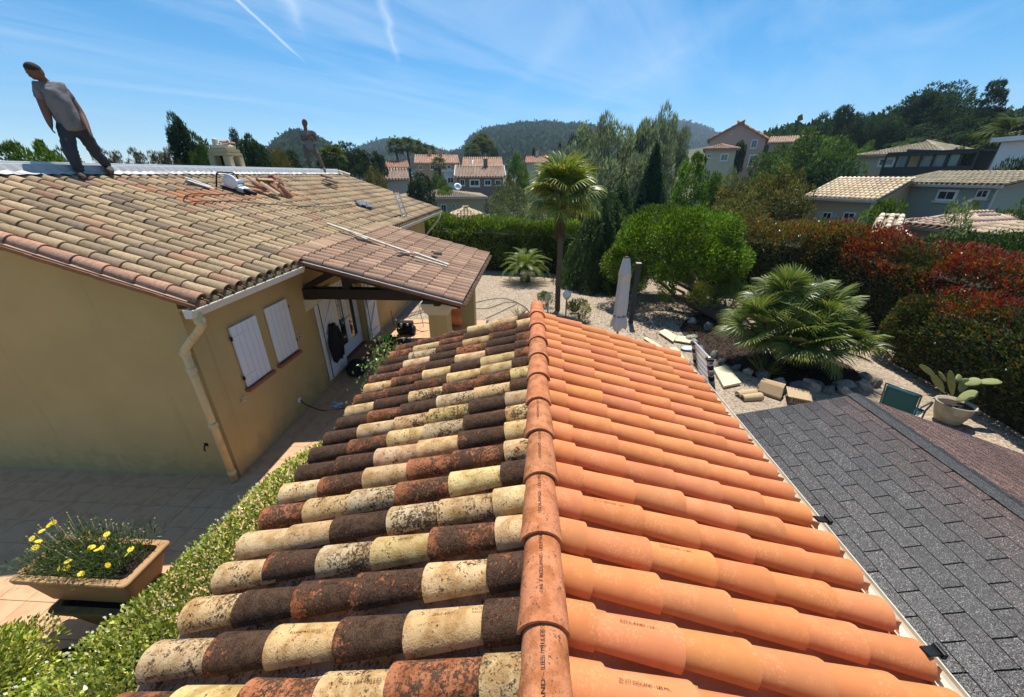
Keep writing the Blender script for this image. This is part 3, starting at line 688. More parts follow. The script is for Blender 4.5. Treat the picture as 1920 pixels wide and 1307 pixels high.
def door_leaf(y0, y1):
    x = WX - .17
    d = box('door', (x, y0, .16), (x + .04, y0 + .09, 1.93), M['white_paint'], hs, .003)
    box('stile', (x, y1 - .09, .16), (x + .04, y1, 1.93), M['white_paint'], d, .003)
    box('rail', (x, y0 + .09, .16), (x + .04, y1 - .09, .45), M['white_paint'], d, .003); box('rail', (x, y0 + .09, 1.83), (x + .04, y1 - .09, 1.93), M['white_paint'], d, .003)
    box('pane', (x + .015, y0 + .09, .45), (x + .022, y1 - .09, 1.83), M['glass'], d)
    obj('handle', box_me('handle', (0, 0, 0), (.05, .11, .02), .006), M['alu'], d, loc=(x + .06, y1 - .06 if y0 < 8.2 else y0 + .06, 1.05))
door_leaf(7.94, 8.50); door_leaf(8.51, 9.06)
# porch frame
PC = M['dark_wood']
for yb in (6.9, 10.2):
    bar('tie_beam', (WX, yb, 2.135), (-1.72, yb, 2.135), .20, .20, PC, hs, .01)
    bar('rafter', (WX, yb, 2.80), (-1.45, yb, 2.07), .14, .14, PC, hs, .008, (0, 1, 0) if False else (0, 0, 1))
    bar('king_post', (-3.55, yb, 2.23), (-3.55, yb, 2.56), .14, .14, PC, hs, .006, (0, 1, 0))
    bar('strut', (-4.35, yb, 2.24), (-3.72, yb, 2.56), .12, .12, PC, hs, .006)
    obj('corbel', pmesh('corbel', [(WX, yb - .13, 2.030), (WX + .26, yb - .13, 2.030), (WX + .26, yb - .13, 1.970), (WX + .13, yb - .13, 1.880), (WX, yb - .13, 1.780), (WX, yb + .13, 2.030), (WX + .26, yb + .13, 2.030), (WX + .26, yb + .13, 1.970), (WX + .13, yb + .13, 1.880), (WX, yb + .13, 1.780)],
        [(0, 1, 2, 3, 4), (9, 8, 7, 6, 5), (0, 5, 6, 1), (1, 6, 7, 2), (2, 7, 8, 3), (3, 8, 9, 4), (4, 9, 5, 0)]), M['plaster_pale'], hs)
    col = box('column', (-2.01, yb - .18, .0), (-1.65, yb + .18, 1.79), M['plaster'], hs, .012)
    for z0_, z1_, g_ in ((1.79, 1.83, .02), (1.83, 1.90, .05), (1.90, 1.965, .085), (1.965, 2.034, .10)):
        box('capital', (-2.01 - g_, yb - .18 - g_, z0_), (-1.65 + g_, yb + .18 + g_, z1_ - .001), M['plaster_pale'], col, .008)
bar('purlin', (-1.75, PY0 + .1, 2.12), (-1.75, PY1 - .1, 2.12), .12, .12, PC, hs, .006)
bar('purlin', (-3.2, PY0 + .1, 2.51), (-3.2, PY1 - .1, 2.51), .12, .12, PC, hs, .006)
deck('porch_ceiling', xj - .2, PX - .05, PY0 + .02, PY1 - .02, -.12, .26, pz, PC, .03)
bar('verge_board', (xj, PY0 - .012, pz(xj) - .135), (PX - .02, PY0 - .012, pz(PX) - .125), .022, .10, PC, hs, .003)
bar('verge_trim', (xj, PY0 - .028, pz(xj) - .082), (PX, PY0 - .028, pz(PX) - .078), .010, .014, M['white_paint'], hs)
# chimney stack behind the ridge
cx, cy = -8.45, 11.2
ch = thing('chimney', 'cream rendered chimney stack with arched smoke openings and broken clay on top', 'chimney', (cx, cy, 3.30))
bm = bmesh.new(); hw = .29
for sx in (-1, 1):
    for sy in (-1, 1): b_box(bm, (sx * (hw - .09), sy * (hw - .09), 1.12), (.18, .18, .46))
b_box(bm, (0, 0, .5), (2 * hw, 2 * hw, 1.0)); b_box(bm, (0, 0, 1.46), (2 * hw - .05, 2 * hw - .05, .10)); b_box(bm, (0, 0, 1.38), (2 * hw, 2 * hw, .08))
bmesh.ops.bevel(bm, geom=bm.edges[:], offset=.02, segments=2, affect='EDGES')
obj('stack', bmesh_to('stack', bm), mat('chimney_render', (.46, .37, .21), .9, .25, 3, .4), ch, False)
obj('flue', box_me('flue', (0, 0, 1.1), (.2, .2, .5)), M['soil'], ch, False)
obj('crown_slab', box_me('crown_slab', (0, 0, 1.56), (2 * hw - .16, 2 * hw - .16, .10), .04), M['plaster_pale'], ch, False)
for k in range(5):
    obj('clay_shard', hcov, TM['h'], ch, False, loc=(random.uniform(-.12, .16), random.uniform(-.16, .18), 1.615 + .012 * k), rot=(random.uniform(-.2, .2), random.uniform(-.15, .15), random.uniform(0, 6)), color=(.45, .22, .14, .3), scl=(.38, .6, .6))
obj('mortar_lump', box_me('mortar_lump', (0, 0, 0), (.11, .13, .17), .03), M['plaster_pale'], ch, False, loc=(-.10, -.12, 1.67), rot=(.1, .15, .3))
# ------------------------------------------------------------------ people
def skin_mesh(name, nodes, edges, sub=2):
    keys = list(nodes); me = bpy.data.meshes.new(name)
    me.from_pydata([tuple(map(float, nodes[k][0])) for k in keys], [(keys.index(a), keys.index(b)) for a, b in edges], [])
    o = bpy.data.objects.new(name, me); COL.objects.link(o)
    o.modifiers.new('skin', 'SKIN'); ss = o.modifiers.new('sub', 'SUBSURF'); ss.levels = sub; ss.render_levels = sub
    for i, k in enumerate(keys):
        r = nodes[k][1]; me.skin_vertices[0].data[i].radius = (r, r) if isinstance(r, (int, float)) else r
    me.skin_vertices[0].data[0].use_root = True
    bpy.context.view_layer.update(); dg = bpy.context.evaluated_depsgraph_get()
    res = bpy.data.meshes.new_from_object(o.evaluated_get(dg)); bpy.data.objects.remove(o); bpy.data.meshes.remove(me)
    for p in res.polygons: p.use_smooth = True
    return res
SKIN = mat('skin', (.16, .082, .055), .55, .12, 9, .1)
def person(label, J, shirt_m, trouser_m, shoe_m, cap_m, k=1., shorts=False, group='workers on the roof'):
    """J: dict of joint positions (world). One continuous body mesh; clothes are children."""
    v = {a: Vector(b) for a, b in J.items()}
    base = (v['ankL'] + v['ankR']) / 2; t = thing('person', label, 'person', tuple(base), group=group)
    face = Vector(J.get('face', (0, -1, 0))).normalized()
    n = {}; E_ = []; gr = 1.30
    def add(nm, p, r, link=None):
        n[nm] = (p, r * k * gr if not isinstance(r, tuple) else tuple(q * k * gr for q in r))
        if link: E_.append((link, nm))
    add('pelvis', v['pelvis'], .108); mid = v['pelvis'].lerp(v['chest'], .5)
    add('belly', mid, .100, 'pelvis'); add('chest', v['chest'], .125, 'belly'); add('neck0', v['chest'].lerp(v['neck'], .75), .075, 'chest'); add('neck', v['neck'], .052, 'neck0'); 
    up = (v['head'] - v['neck']).normalized(); face = (face - up * face.dot(up)).normalized(); side = up.cross(face).normalized()
    add('skull', v['head'] - up * .03, .055, 'neck')
    for s, sg in (('L', 1), ('R', -1)):
        add('sh' + s, v['sho' + s], .062, 'chest'); add('el' + s, v['elb' + s], .052, 'sh' + s); add('wr' + s, v['han' + s].lerp(v['elb' + s], .28), .038, 'el' + s)
        h = v['han' + s]; d = (h - v['elb' + s]).normalized(); add('palm' + s, h, (.042, .026), 'wr' + s)
        lat = d.cross(face).normalized(); cur = face * -.3 + (v['pelvis'] - h).normalized() * .5
        for q, (o_, L) in enumerate(((-.03, .062), (-.01, .072), (.01, .068), (.03, .052))):
            a = h + d * .045 + lat * o_ * .8; b = a + (d + cur * .25).normalized() * L * .5; c = b + (d + cur * .9).normalized() * L * .5
            add('f%s%da' % (s, q), a, .0095, 'palm' + s); add('f%s%db' % (s, q), b, .0085, 'f%s%da' % (s, q)); add('f%s%dc' % (s, q), c, .0075, 'f%s%db' % (s, q))
        a = h - lat * .04 * sg + d * .005; add('th%sa' % s, a, .011, 'palm' + s); add('th%sb' % s, a + (d - lat * .5 * sg).normalized() * .045, .009, 'th%sa' % s)
        add('hip' + s, v['hip' + s], .088, 'pelvis'); add('kn' + s, v['kne' + s], .058, 'hip' + s); cf = v['kne' + s].lerp(v['ank' + s], .35)
        add('calf' + s, cf, .052, 'kn' + s); add('ank' + s, v['ank' + s], .038, 'calf' + s)
        ft = Vector(J['toe' + s]); add('ball' + s, v['ank' + s] + (ft - v['ank' + s]) * .7, .038, 'ank' + s); add('toe' + s, ft, .028, 'ball' + s)
    bme = skin_mesh('body', n, E_)
    HM = Matrix(((side.x, face.x, up.x, v['head'].x), (side.y, face.y, up.y, v['head'].y), (side.z, face.z, up.z, v['head'].z), (0, 0, 0, 1))) @ Matrix.Scale(k * 1.14, 4)
    def head_co(c, g=1.):
        x, y, z = c; w_ = .078 * (1 - .28 * max(0, -z - .2)); q = Vector((x * w_, y * (.096 if y < 0 else .090) - .004, z * .118)) * g
        if y > .55 and abs(x) < .33 and -.35 < z < .15: q.y += .020 * (1 - abs(x) / .33) * (1 - abs(z + .15) / .3 if abs(z + .15) < .3 else 0)      # nose
        if abs(x) > .86 and -.3 < z < .25: q.x *= 1.14                                                                                     # ears
        if z < -.55 and y > .2: q.y += .010                                                                                               # chin
        return q
    bm = bmesh.new(); bm.from_mesh(bme); r0 = bmesh.ops.create_icosphere(bm, subdivisions=4, radius=1)
    for q in r0['verts']: q.co = HM @ head_co(tuple(q.co))
    for f_ in bm.faces: f_.smooth = True
    bm.to_mesh(bme); bm.free(); obj('body', bme, SKIN, t)
    def cloth(nm, names, ed, grow, mt, sub=2, extra=None):
        q = {a: (n[a][0], (n[a][1] if isinstance(n[a][1], (int, float)) else n[a][1][0]) + grow.get(a, grow['*']) * k) for a in names}
        if extra: q.update(extra)
        cm_ = skin_mesh(nm, q, ed, sub + 1)
        for vv in cm_.vertices:      # folds in the cloth
            f_ = mnoise.noise(vv.co * 7.5) * .55 + mnoise.noise(Vector((vv.co.x * 16, vv.co.y * 16, vv.co.z * 30))) * .45; vv.co += vv.normal * f_ * .030 * k
        return obj(nm, cm_, mt, t)
    slv = {'sv' + s: (v['sho' + s].lerp(v['elb' + s], .62), .078 * k) for s in 'LR'}
    hem = {'hem': (v['pelvis'].lerp(v['chest'], -.22), .215 * k)}
    cloth('shirt', ['belly', 'chest', 'neck0', 'shL', 'shR'], [('belly', 'chest'), ('chest', 'neck0'), ('chest', 'shL'), ('chest', 'shR'), ('shL', 'svL'), ('shR', 'svR'), ('belly', 'hem')],
          {'*': .020, 'chest': .040, 'belly': .058, 'neck0': .0, 'shL': .022, 'shR': .022}, shirt_m, 2, {**slv, **hem})
    if shorts:
        ex = {'cu' + s: (v['kne' + s].lerp(v['hip' + s], .15), .105 * k) for s in 'LR'}
        cloth('shorts', ['pelvis', 'hipL', 'hipR'], [('pelvis', 'hipL'), ('pelvis', 'hipR'), ('hipL', 'cuL'), ('hipR', 'cuR')], {'*': .012}, trouser_m, 2, ex)
    else:
        cloth('trousers', ['pelvis', 'hipL', 'hipR', 'knL', 'knR', 'calfL', 'calfR', 'ankL', 'ankR'], [('pelvis', 'hipL'), ('pelvis', 'hipR'), ('hipL', 'knL'), ('hipR', 'knR'), ('knL', 'calfL'), ('knR', 'calfR'), ('calfL', 'ankL'), ('calfR', 'ankR'), ('pelvis', 'waist')],
              {'*': .012, 'knL': .026, 'knR': .026, 'calfL': .022, 'calfR': .022, 'ankL': .030, 'ankR': .030, 'pelvis': .034}, trouser_m, 2, {'waist': (v['pelvis'].lerp(v['chest'], .34), .155 * k)})
    for s in 'LR': cloth('shoe', ['ank' + s, 'ball' + s, 'toe' + s], [('ank' + s, 'ball' + s), ('ball' + s, 'toe' + s)], {'*': .014}, shoe_m)
    # close-cropped hair: shell over the crown
    bm = bmesh.new(); r0 = bmesh.ops.create_icosphere(bm, subdivisions=4, radius=1)
    bmesh.ops.delete(bm, geom=[q for q in bm.verts if q.co.z < .28 + .42 * q.co.y + .12], context='VERTS')
    for q in bm.verts: q.co = HM @ head_co(tuple(q.co), 1.055)
    obj('hair', bmesh_to('hair', bm, True), cap_m, t)
    for sg in (-1, 1):
        p_ = HM @ Vector((.032 * sg, .079, .010))
        obj('eye', lathe_me('eye', [(.001, -.010), (.007, -.007), (.010, 0), (.007, .007), (.001, .010)], 8), M['iron'], t, loc=tuple(p_))
    m_ = HM @ Vector((0, .080, -.062)); a = side * .026
    tube('mouth', [m_ - a, m_ + face * .006, m_ + a], .006, mat('lips', (.20, .08, .06), .6), t, 6)
    return t
G_SHIRT = mat('grey_tshirt', (.20, .19, .19), .9, .15, 7, .35, c2=(.14, .135, .14), bscale=24); DARK_T = mat('dark_work_trousers', (.040, .044, .052), .9, .3, 8, .4, bscale=22)
BROWN_S = mat('brown_grey_shorts', (.12, .10, .085), .9, .2, 8, .3, bscale=22); HAIR = mat('cropped_hair', (.030, .022, .018), .8, .2, 20, .3); SHOE = mat('work_shoe', (.055, .045, .038), .8, .2, 10, .2); BLUE_S = mat('blue_grey_tshirt', (.16, .175, .19), .9, .15, 7, .3, bscale=22)
P_ = lambda x, y, Y_: Vector(ony(x, y, Y_))
J1 = dict(head=P_(64, 134, 6.74), neck=P_(83, 152, 6.86), chest=P_(104, 183, 6.90), pelvis=P_(137, 236, 6.98), shoL=P_(69, 161, 6.80), shoR=P_(117, 165, 7.04), elbL=P_(86, 208, 6.78), hanL=P_(95, 236, 6.74), elbR=P_(150, 212, 7.08), hanR=P_(166, 243, 6.98),
          hipL=P_(122, 244, 6.90), hipR=P_(152, 242, 7.08), kneL=P_(134, 288, 6.78), kneR=P_(178, 284, 7.18), ankL=P_(150, 324, 6.78), ankR=P_(203, 314, 7.36), toeL=P_(158, 334, 6.62), toeR=P_(208, 324, 7.20), face=(-.55, -.7, -.75))
person('worker in grey t-shirt and dark trousers striding along the house roof, head bowed', J1, G_SHIRT, DARK_T, SHOE, HAIR, .93)
J2 = dict(head=P_(571, 231, 15.3), neck=P_(573, 243, 15.35), chest=P_(576, 252, 15.4), pelvis=P_(580, 276, 15.4), shoL=P_(565, 247, 15.35), shoR=P_(588, 248, 15.5), elbL=P_(566, 262, 15.25), hanL=P_(580, 255, 15.1), elbR=P_(592, 264, 15.5), hanR=P_(577, 253, 15.12),
          hipL=P_(574, 279, 15.35), hipR=P_(587, 278, 15.5), kneL=P_(578, 297, 15.3), kneR=P_(598, 296, 15.5), ankL=P_(582, 318, 15.35), ankR=P_(608, 316, 15.5), toeL=P_(580, 321, 15.1), toeR=P_(608, 322, 15.3), face=(-.3, -.95, -.1))
person('worker in blue-grey t-shirt and shorts standing astride the house ridge, arms folded', J2, BLUE_S, BROWN_S, SHOE, HAIR, .92, shorts=True)

# ------------------------------------------------------------------ things on the roofs
def on_roof(x, y, dz=0.):   # pixel -> point on main slope tile tops
    d = ray(x, y); nrm = np.array([HS, 0, 1.]); p0 = np.array([EX, 0, 2.93 + dz]); return Vector(_C + d * np.dot(p0 - _C, nrm) / np.dot(d, nrm))
def on_porch(x, y, dz=0.):
    d = ray(x, y); nrm = np.array([.26, 0, 1.]); p0 = np.array([PX, 0, 2.235 + dz]); return Vector(_C + d * np.dot(p0 - _C, nrm) / np.dot(d, nrm))
SR = Euler((0, math.atan(HS), 0)).to_matrix().to_4x4()
c = on_roof(436, 356)
sw = thing('tile_saw', 'small electric tile saw with black tube handle standing on the house roof', 'tool', tuple(c))
Tm = Matrix.Translation(c) @ SR
def pm(name, me, Mx, mt, parent): return objm(name, me, Mx, mt, parent)
pm('base_plate', box_me('base_plate', (0, 0, 0), (.5, .32, .03), .008), Tm @ Matrix.Translation((.05, .05, .03)), M['iron'], sw)
tube('handle', [Tm @ Vector(q) for q in [(-.15, -.28, .02), (-.15, -.28, .30), (-.13, -.25, .34), (-.08, .12, .34), (-.05, .18, .30), (-.02, .2, .22)]], .016, M['iron'], sw, 8)
pm('motor', lathe_me('motor', [(.02, -.14), (.075, -.13), (.085, -.05), (.085, .08), (.06, .13), (.02, .14)], 16), Tm @ Matrix.Translation((.02, .12, .15)) @ Matrix.Rotation(rad(90), 4, 'X'), M['alu'], sw)
pm('blade_guard', lathe_me('blade_guard', [(.02, -.025), (.15, -.025), (.155, 0), (.15, .025), (.02, .025)], 24), Tm @ Matrix.Translation((-.02, -.06, .17)) @ Matrix.Rotation(rad(90), 4, 'X'), M['white_paint'], sw)
pm('water_tray', box_me('water_tray', (0, 0, 0), (.30, .26, .07), .01), Tm @ Matrix.Translation((.08, .12, .07)), M['white_paint'], sw)
pm('spout', lathe_me('spout', [(.035, 0), (.045, .02), (.045, .26), (.03, .28)], 12), Tm @ Matrix.Translation((.22, .05, .07)) @ Matrix.Rotation(rad(90), 4, 'Y'), M['rubber'], sw)
random.seed(21)
def loose(name, p, rot, col, label, group, scl=(1, 1, 1), me=None):
    o = obj(name, me or hcov, TM['h'], None, True, loc=tuple(p), rot=rot, color=col, scl=scl); tag(o, label, 'roof tile', group); return o
for k, (x, y, ry, rz_, cx_) in enumerate([(478, 345, .4, .2, 0), (490, 352, .2, -.2, 1), (505, 357, .35, .1, 0), (520, 360, .5, .9, 1), (527, 352, .1, 2.2, 0), (497, 341, -.2, 1.2, 0), (512, 348, .7, -.6, 1), (535, 360, .6, .4, 1)]):
    loose('broken_tile', on_roof(x, y, .07 + .03 * (k % 3)), (random.uniform(-.5, .5), ry + .3, rz_), [(.46, .33, .2, .3), (.34, .15, .09, .2)][cx_], ['buff broken canal tile in the heap beside the tile saw', 'dark red broken canal tile in the heap beside the tile saw'][cx_], ['buff broken tiles heaped on the house roof', 'red broken tiles heaped on the house roof'][cx_], (random.uniform(.8, 1.15), 1, 1))
for k in range(3): loose('stacked_tile', on_roof(514, 336, .10 + .05 * k), (.1 * k, .2, 1.4 + .15 * k), (.36, .15, .10, .3), 'red canal tile in the small stack above the broken heap', 'tiles stacked above the heap', (.7, 1, 1))
for k in range(4): loose('ridge_stack_tile', on_roof(612, 333, .08 + .055 * k), (.05, .3, .3 * k), (.30, .2, .13, .6), 'weathered canal tile stacked at the feet of the worker in shorts', 'tiles stacked by the ridge', (.75, 1, 1))
for k in range(3): loose('lower_stack_tile', on_roof(622, 341, .07 + .05 * k), (0, .32, .15 * k), (.33, .24, .16, .5), 'weathered canal tile in the short pile below the ridge stack', 'tiles piled below the ridge stack', (.85, 1, 1))
loose('loose_tile', on_roof(645, 326, .06), (.1, .35, .6), (.60, .52, .40, .2), 'pale canal tile left loose high on the far end of the house roof', None)
loose('loose_tile', on_porch(818, 476, .06), (.3, .2, .8), (.20, .14, .10, .5), 'dark broken tile lying on the porch roof near the battens', None, (.5, .8, .8))
# grey metal strips
for k, (a, b_) in enumerate((((347, 332), (395, 350)), ((352, 338), (402, 354)))):
    o = bar('metal_strip', on_roof(*a, .06), on_roof(*b_, .05), .09 if k else .06, .012, M['zinc'], None, .002); tag(o, 'grey sheet metal strip lying on tiles left of the tile saw', 'metal strip', 'sheet metal strips on the roof')
# loose cable
tag(tube('cable', spline([on_roof(x, y, .03) for x, y in [(438, 362), (410, 365), (372, 363), (350, 366), (344, 374), (352, 379), (380, 377), (440, 378), (520, 384), (600, 388), (660, 383)]], 6), .009, M['rubber'], None, 6), 'thin dark power cable trailing from the tile saw across the roof', 'cable')
def rag(name, pts, mt, label, cat, th=.012, seed=3):
    rg = np.random.default_rng(seed); V = []; n = 12; p00, p10, p01, p11 = [Vector(q) for q in pts]
    for i in range(n + 1):
        for j in range(n + 1):
            u_, v_ = i / n, j / n; p = p00.lerp(p10, u_).lerp(p01.lerp(p11, u_), v_); V.append(p + Vector((rg.normal(0, .02), rg.normal(0, .02), abs(rg.normal(0, .035)) + .03)))
    F_ = [(i * (n + 1) + j, i * (n + 1) + j + 1, (i + 1) * (n + 1) + j + 1, (i + 1) * (n + 1) + j) for i in range(n) for j in range(n)]
    o = obj(name, pmesh(name, V, F_, True), mt); md = o.modifiers.new('thick', 'SOLIDIFY'); md.thickness = th; return tag(o, label, cat)
rag('cloth', [on_roof(665, 380), on_roof(676, 389), on_roof(686, 383), on_roof(702, 394)], mat('blue_grey_cloth', (.13, .15, .19), .9, .3, 9, .3), 'crumpled blue-grey cloth lying on the house roof', 'cloth')
# battens on the porch slope
for a, b_, wd, lb in (((613, 419), (768, 474), .07, 'long pale timber batten running down from the house roof onto the porch'), ((776, 474), (842, 497), .07, 'pale timber batten at the lower end of the porch roof'), ((655, 436), (688, 449), .06, 'short weathered batten beside the long one on the porch roof'),
                      ((745, 473), (776, 476), .06, 'short batten lying across the slope on the porch roof'), ((778, 482), (838, 500), .06, 'second timber batten lying along the lower porch roof')):
    tag(bar('batten', on_porch(*a, .05) if a[0] > 640 else on_roof(*a, .05), on_porch(*b_, .05), wd, .035, M['batten'], None, .003), lb, 'batten')
# ladder leaning on the far eave
def ladder(name, label, foot, top, wid, n, rung_r=.014, sw_=.06, mt=None, caps=None):
    foot, top = Vector(foot), Vector(top); d = (top - foot).normalized(); side = Vector((0, 1, 0)); t = thing(name, label, 'ladder', tuple(foot))
    for s in (-.5, .5):
        st = bar('stile', foot + side * wid * s, top + side * wid * s, .028, sw_, mt or M['alu'], t, .004, (0, 1, 0))
        if caps: objm('end_cap', box_me('end_cap', (0, 0, 0), (.06, .04, .075), .01), Matrix.Translation(top + side * wid * s), caps, st)
    for k in range(n):
        p = foot.lerp(top, (k + .7) / (n + .4)); tube('rung', [p - side * wid * .5, p + side * wid * .5], rung_r, mt or M['alu'], t, 6)
    return t
lt = Vector(ony(743, 360, 12.5)); lf = lt + (Vector(ony(768, 432, 12.5)) - lt) * (lt.z / (lt.z - ony(768, 432, 12.5)[2]))
ladder('ladder', 'aluminium ladder with red end caps leaning on the far eave of the house', (lf.x, 12.5, .01), lt, .40, 14, caps=mat('red_cap', (.55, .05, .04), .5))
# ------------------------------------------------------------------ porch and patio things
c = Vector((-3.62, 10.0, .02))
cp_ = thing('air_compressor', 'small dark portable compressor on the sunlit porch floor', 'compressor', tuple(c))
obj('tank', lathe_me('tank', [(.02, -.26), (.10, -.25), (.14, -.20), (.14, .20), (.10, .25), (.02, .26)], 16), M['iron'], cp_, loc=(c.x, c.y, .16), rot=(0, rad(90), 0))
obj('cover', box_me('cover', (0, 0, 0), (.40, .24, .14), .04), M['rubber'], cp_, loc=(c.x, c.y, .34))
tube('handle', [(c.x - .2, c.y - .12, .30), (c.x - .2, c.y - .14, .44), (c.x + .2, c.y - .14, .44), (c.x + .2, c.y - .12, .30)], .013, M['iron'], cp_, 8)
for s in (-1, 1): obj('gauge', lathe_me('gauge', [(.001, -.02), (.035, -.02), (.035, .02), (.001, .02)], 12), M['alu'], cp_, loc=(c.x + .09 * s, c.y - .13, .36), rot=(rad(90), 0, 0))
obj('foot', box_me('foot', (0, 0, 0), (.05, .2, .03)), M['rubber'], cp_, loc=(c.x - .15, c.y, .03)); obj('foot', box_me('foot', (0, 0, 0), (.05, .2, .03)), M['rubber'], cp_, loc=(c.x + .15, c.y, .03))
tag(tube('air_hose', spline([(c.x + .2, c.y, .2), (-3.2, 10.2, .03), (-2.9, 10.6, .03), (-3.3, 10.9, .03), (-3.8, 10.7, .03), (-4.05, 10.3, .03), (-4.2, 10.6, .03), (-4.36, 10.9, .40)], 8), .010, M['rubber'], None, 6), 'thin black hose looping over the porch floor from the compressor to the wall', 'hose')
tag(tube('hanging_cable', spline([(-3.3, 10.2, 2.1), (-3.25, 10.3, 1.6), (-3.35, 10.5, .9), (-3.3, 10.6, .03)], 8), .008, M['rubber'], None, 6), 'thin black cable hanging from the porch roof to the floor', 'cable')
tag(tube('garden_hose', spline([(-1.5, 11.4, .03), (-.9, 12.4, .03), (-.6, 13.0, .03), (-1.0, 13.1, .03), (-1.6, 12.4, .03), (-2.4, 12.6, .03), (-1.2, 13.6, .03), (-.3, 12.6, .03), (.0, 11.2, .03)], 8), .011, mat('dark_green_hose', (.03, .05, .03), .5), None, 6), 'dark garden hose lying in loops on the gravel beyond the porch', 'hose')
tag(tube('extension_lead', spline([(WX + .04, 5.92, .34), (-4.30, 5.95, .22), (-4.05, 6.05, .03), (-3.7, 6.15, .025), (-3.4, 6.35, .025), (-3.15, 6.55, .025), (-3.3, 6.75, .025), (-3.55, 6.6, .025), (-3.2, 6.3, .03), (-2.7, 6.3, .03), (-2.3, 6.5, .03)], 8), .009, M['rubber'], None, 6), 'black extension lead running from the wall socket over the patio', 'cable')
# jacket on the shutter
V = []; n = 9
for i in range(n + 1):
    z_ = 1.30 - .82 * i / n; wv = .10 + .13 * min(1, i / 3) - (.05 if i > 6 else 0)
    for k in range(12):
        a = 2 * math.pi * k / 12; V.append((WX + .11 + .05 * math.cos(a) * (1 + .3 * math.sin(i * 1.3 + k)), 7.38 + wv * math.sin(a) + .02 * math.sin(i), z_ + .03 * math.sin(k * 2.1 + i)))
F_ = [(i * 12 + k, i * 12 + (k + 1) % 12, (i + 1) * 12 + (k + 1) % 12, (i + 1) * 12 + k) for i in range(n) for k in range(12)] + [tuple(range(12)), tuple(range(n * 12 + 11, n * 12 - 1, -1))]
jk = thing('jacket', 'black work jacket hung on the open door shutter', 'jacket', (WX + .1, 7.38, .5)); BLK = mat('black_cloth', (.012, .012, .014), .9, .3, 12, .4)
obj('jacket_body', pmesh('jacket_body', V, F_, True), BLK, jk)
for s in (-1, 1): tube('sleeve', [(WX + .13, 7.38 + .12 * s, 1.20), (WX + .14, 7.38 + .2 * s, .9), (WX + .13, 7.38 + .17 * s, .52)], [.05, .06, .045], BLK, jk, 8)
def bag(name, c, s, mt, label, cat='bag'):
    bm = bmesh.new(); bmesh.ops.create_icosphere(bm, subdivisions=3, radius=1)
    for v_ in bm.verts:
        q = mnoise.noise(v_.co * 1.7 + Vector(c)); v_.co = Vector((v_.co.x * s[0], v_.co.y * s[1], max(-.85, v_.co.z) * s[2])) * (1 + .22 * q)
    o = obj(name, bmesh_to(name, bm, True), mt, None, True, loc=(c[0], c[1], c[2] + .8 * s[2])); return tag(o, label, cat)
bag('tool_bag', (-4.02, 7.55, .015), (.20, .26, .20), BLK, 'black tool bag slumped at the foot of the open door shutter')
bag('rubble_sack', (-3.35, 8.75, .015), (.30, .34, .20), mat('dark_sack', (.03, .022, .018), .8, .2, 8, .3), 'dark sack lying on the porch floor by the door step')
gt = thing('workbench', 'small dark folding step standing beside the door step', 'step', (-3.72, 8.95, .01))
box('top', (-3.90, 8.75, .26), (-3.55, 9.15, .30), M['dark_wood'], gt, .006)
for sx in (-3.86, -3.59):
    for sy in (8.8, 9.1): box('leg', (sx - .02, sy - .02, .012), (sx + .02, sy + .02, .26), M['dark_wood'], gt)
gn = thing('nail_gun', 'bright green power tool resting on the small step', 'tool', (-3.78, 8.95, .30)); GRN = mat('bright_green_plastic', (.02, .62, .08), .4, .05)
obj('housing', box_me('housing', (0, 0, 0), (.13, .24, .09), .025), GRN, gn, loc=(-3.78, 8.93, .36)); obj('grip', box_me('grip', (0, 0, 0), (.05, .06, .12), .015), M['rubber'], gn, loc=(-3.70, 9.0, .345), rot=(0, .3, 0)); obj('nozzle', lathe_me('nozzle', [(.025, 0), (.022, .08), (.015, .1)], 10), M['iron'], gn, loc=(-3.78, 8.81, .36), rot=(rad(90), 0, 0))
pot = thing('terracotta_pot', 'large terracotta pot standing behind the porch column', 'pot', (-2.30, 10.85, .012))
obj('pot_body', lathe_me('pot_body', [(.16, 0), (.20, .02), (.30, .22), (.33, .36), (.30, .48), (.27, .54), (.31, .58), (.31, .63), (.27, .63), (.24, .55)], 24), mat('terracotta', (.40, .18, .10), .8, .2, 6, .2), pot, False); obj('soil', lathe_me('soil', [(.25, .52), (.25, .56)], 16), M['soil'], pot, False)
tag(rag('paper', [(-3.95, 6.15, .0), (-3.78, 6.15, .0), (-3.95, 6.28, .0), (-3.78, 6.28, .0)], M['white_paint'], None, None, .004), 'crumpled white paper scrap on the patio below the shutters', 'paper')
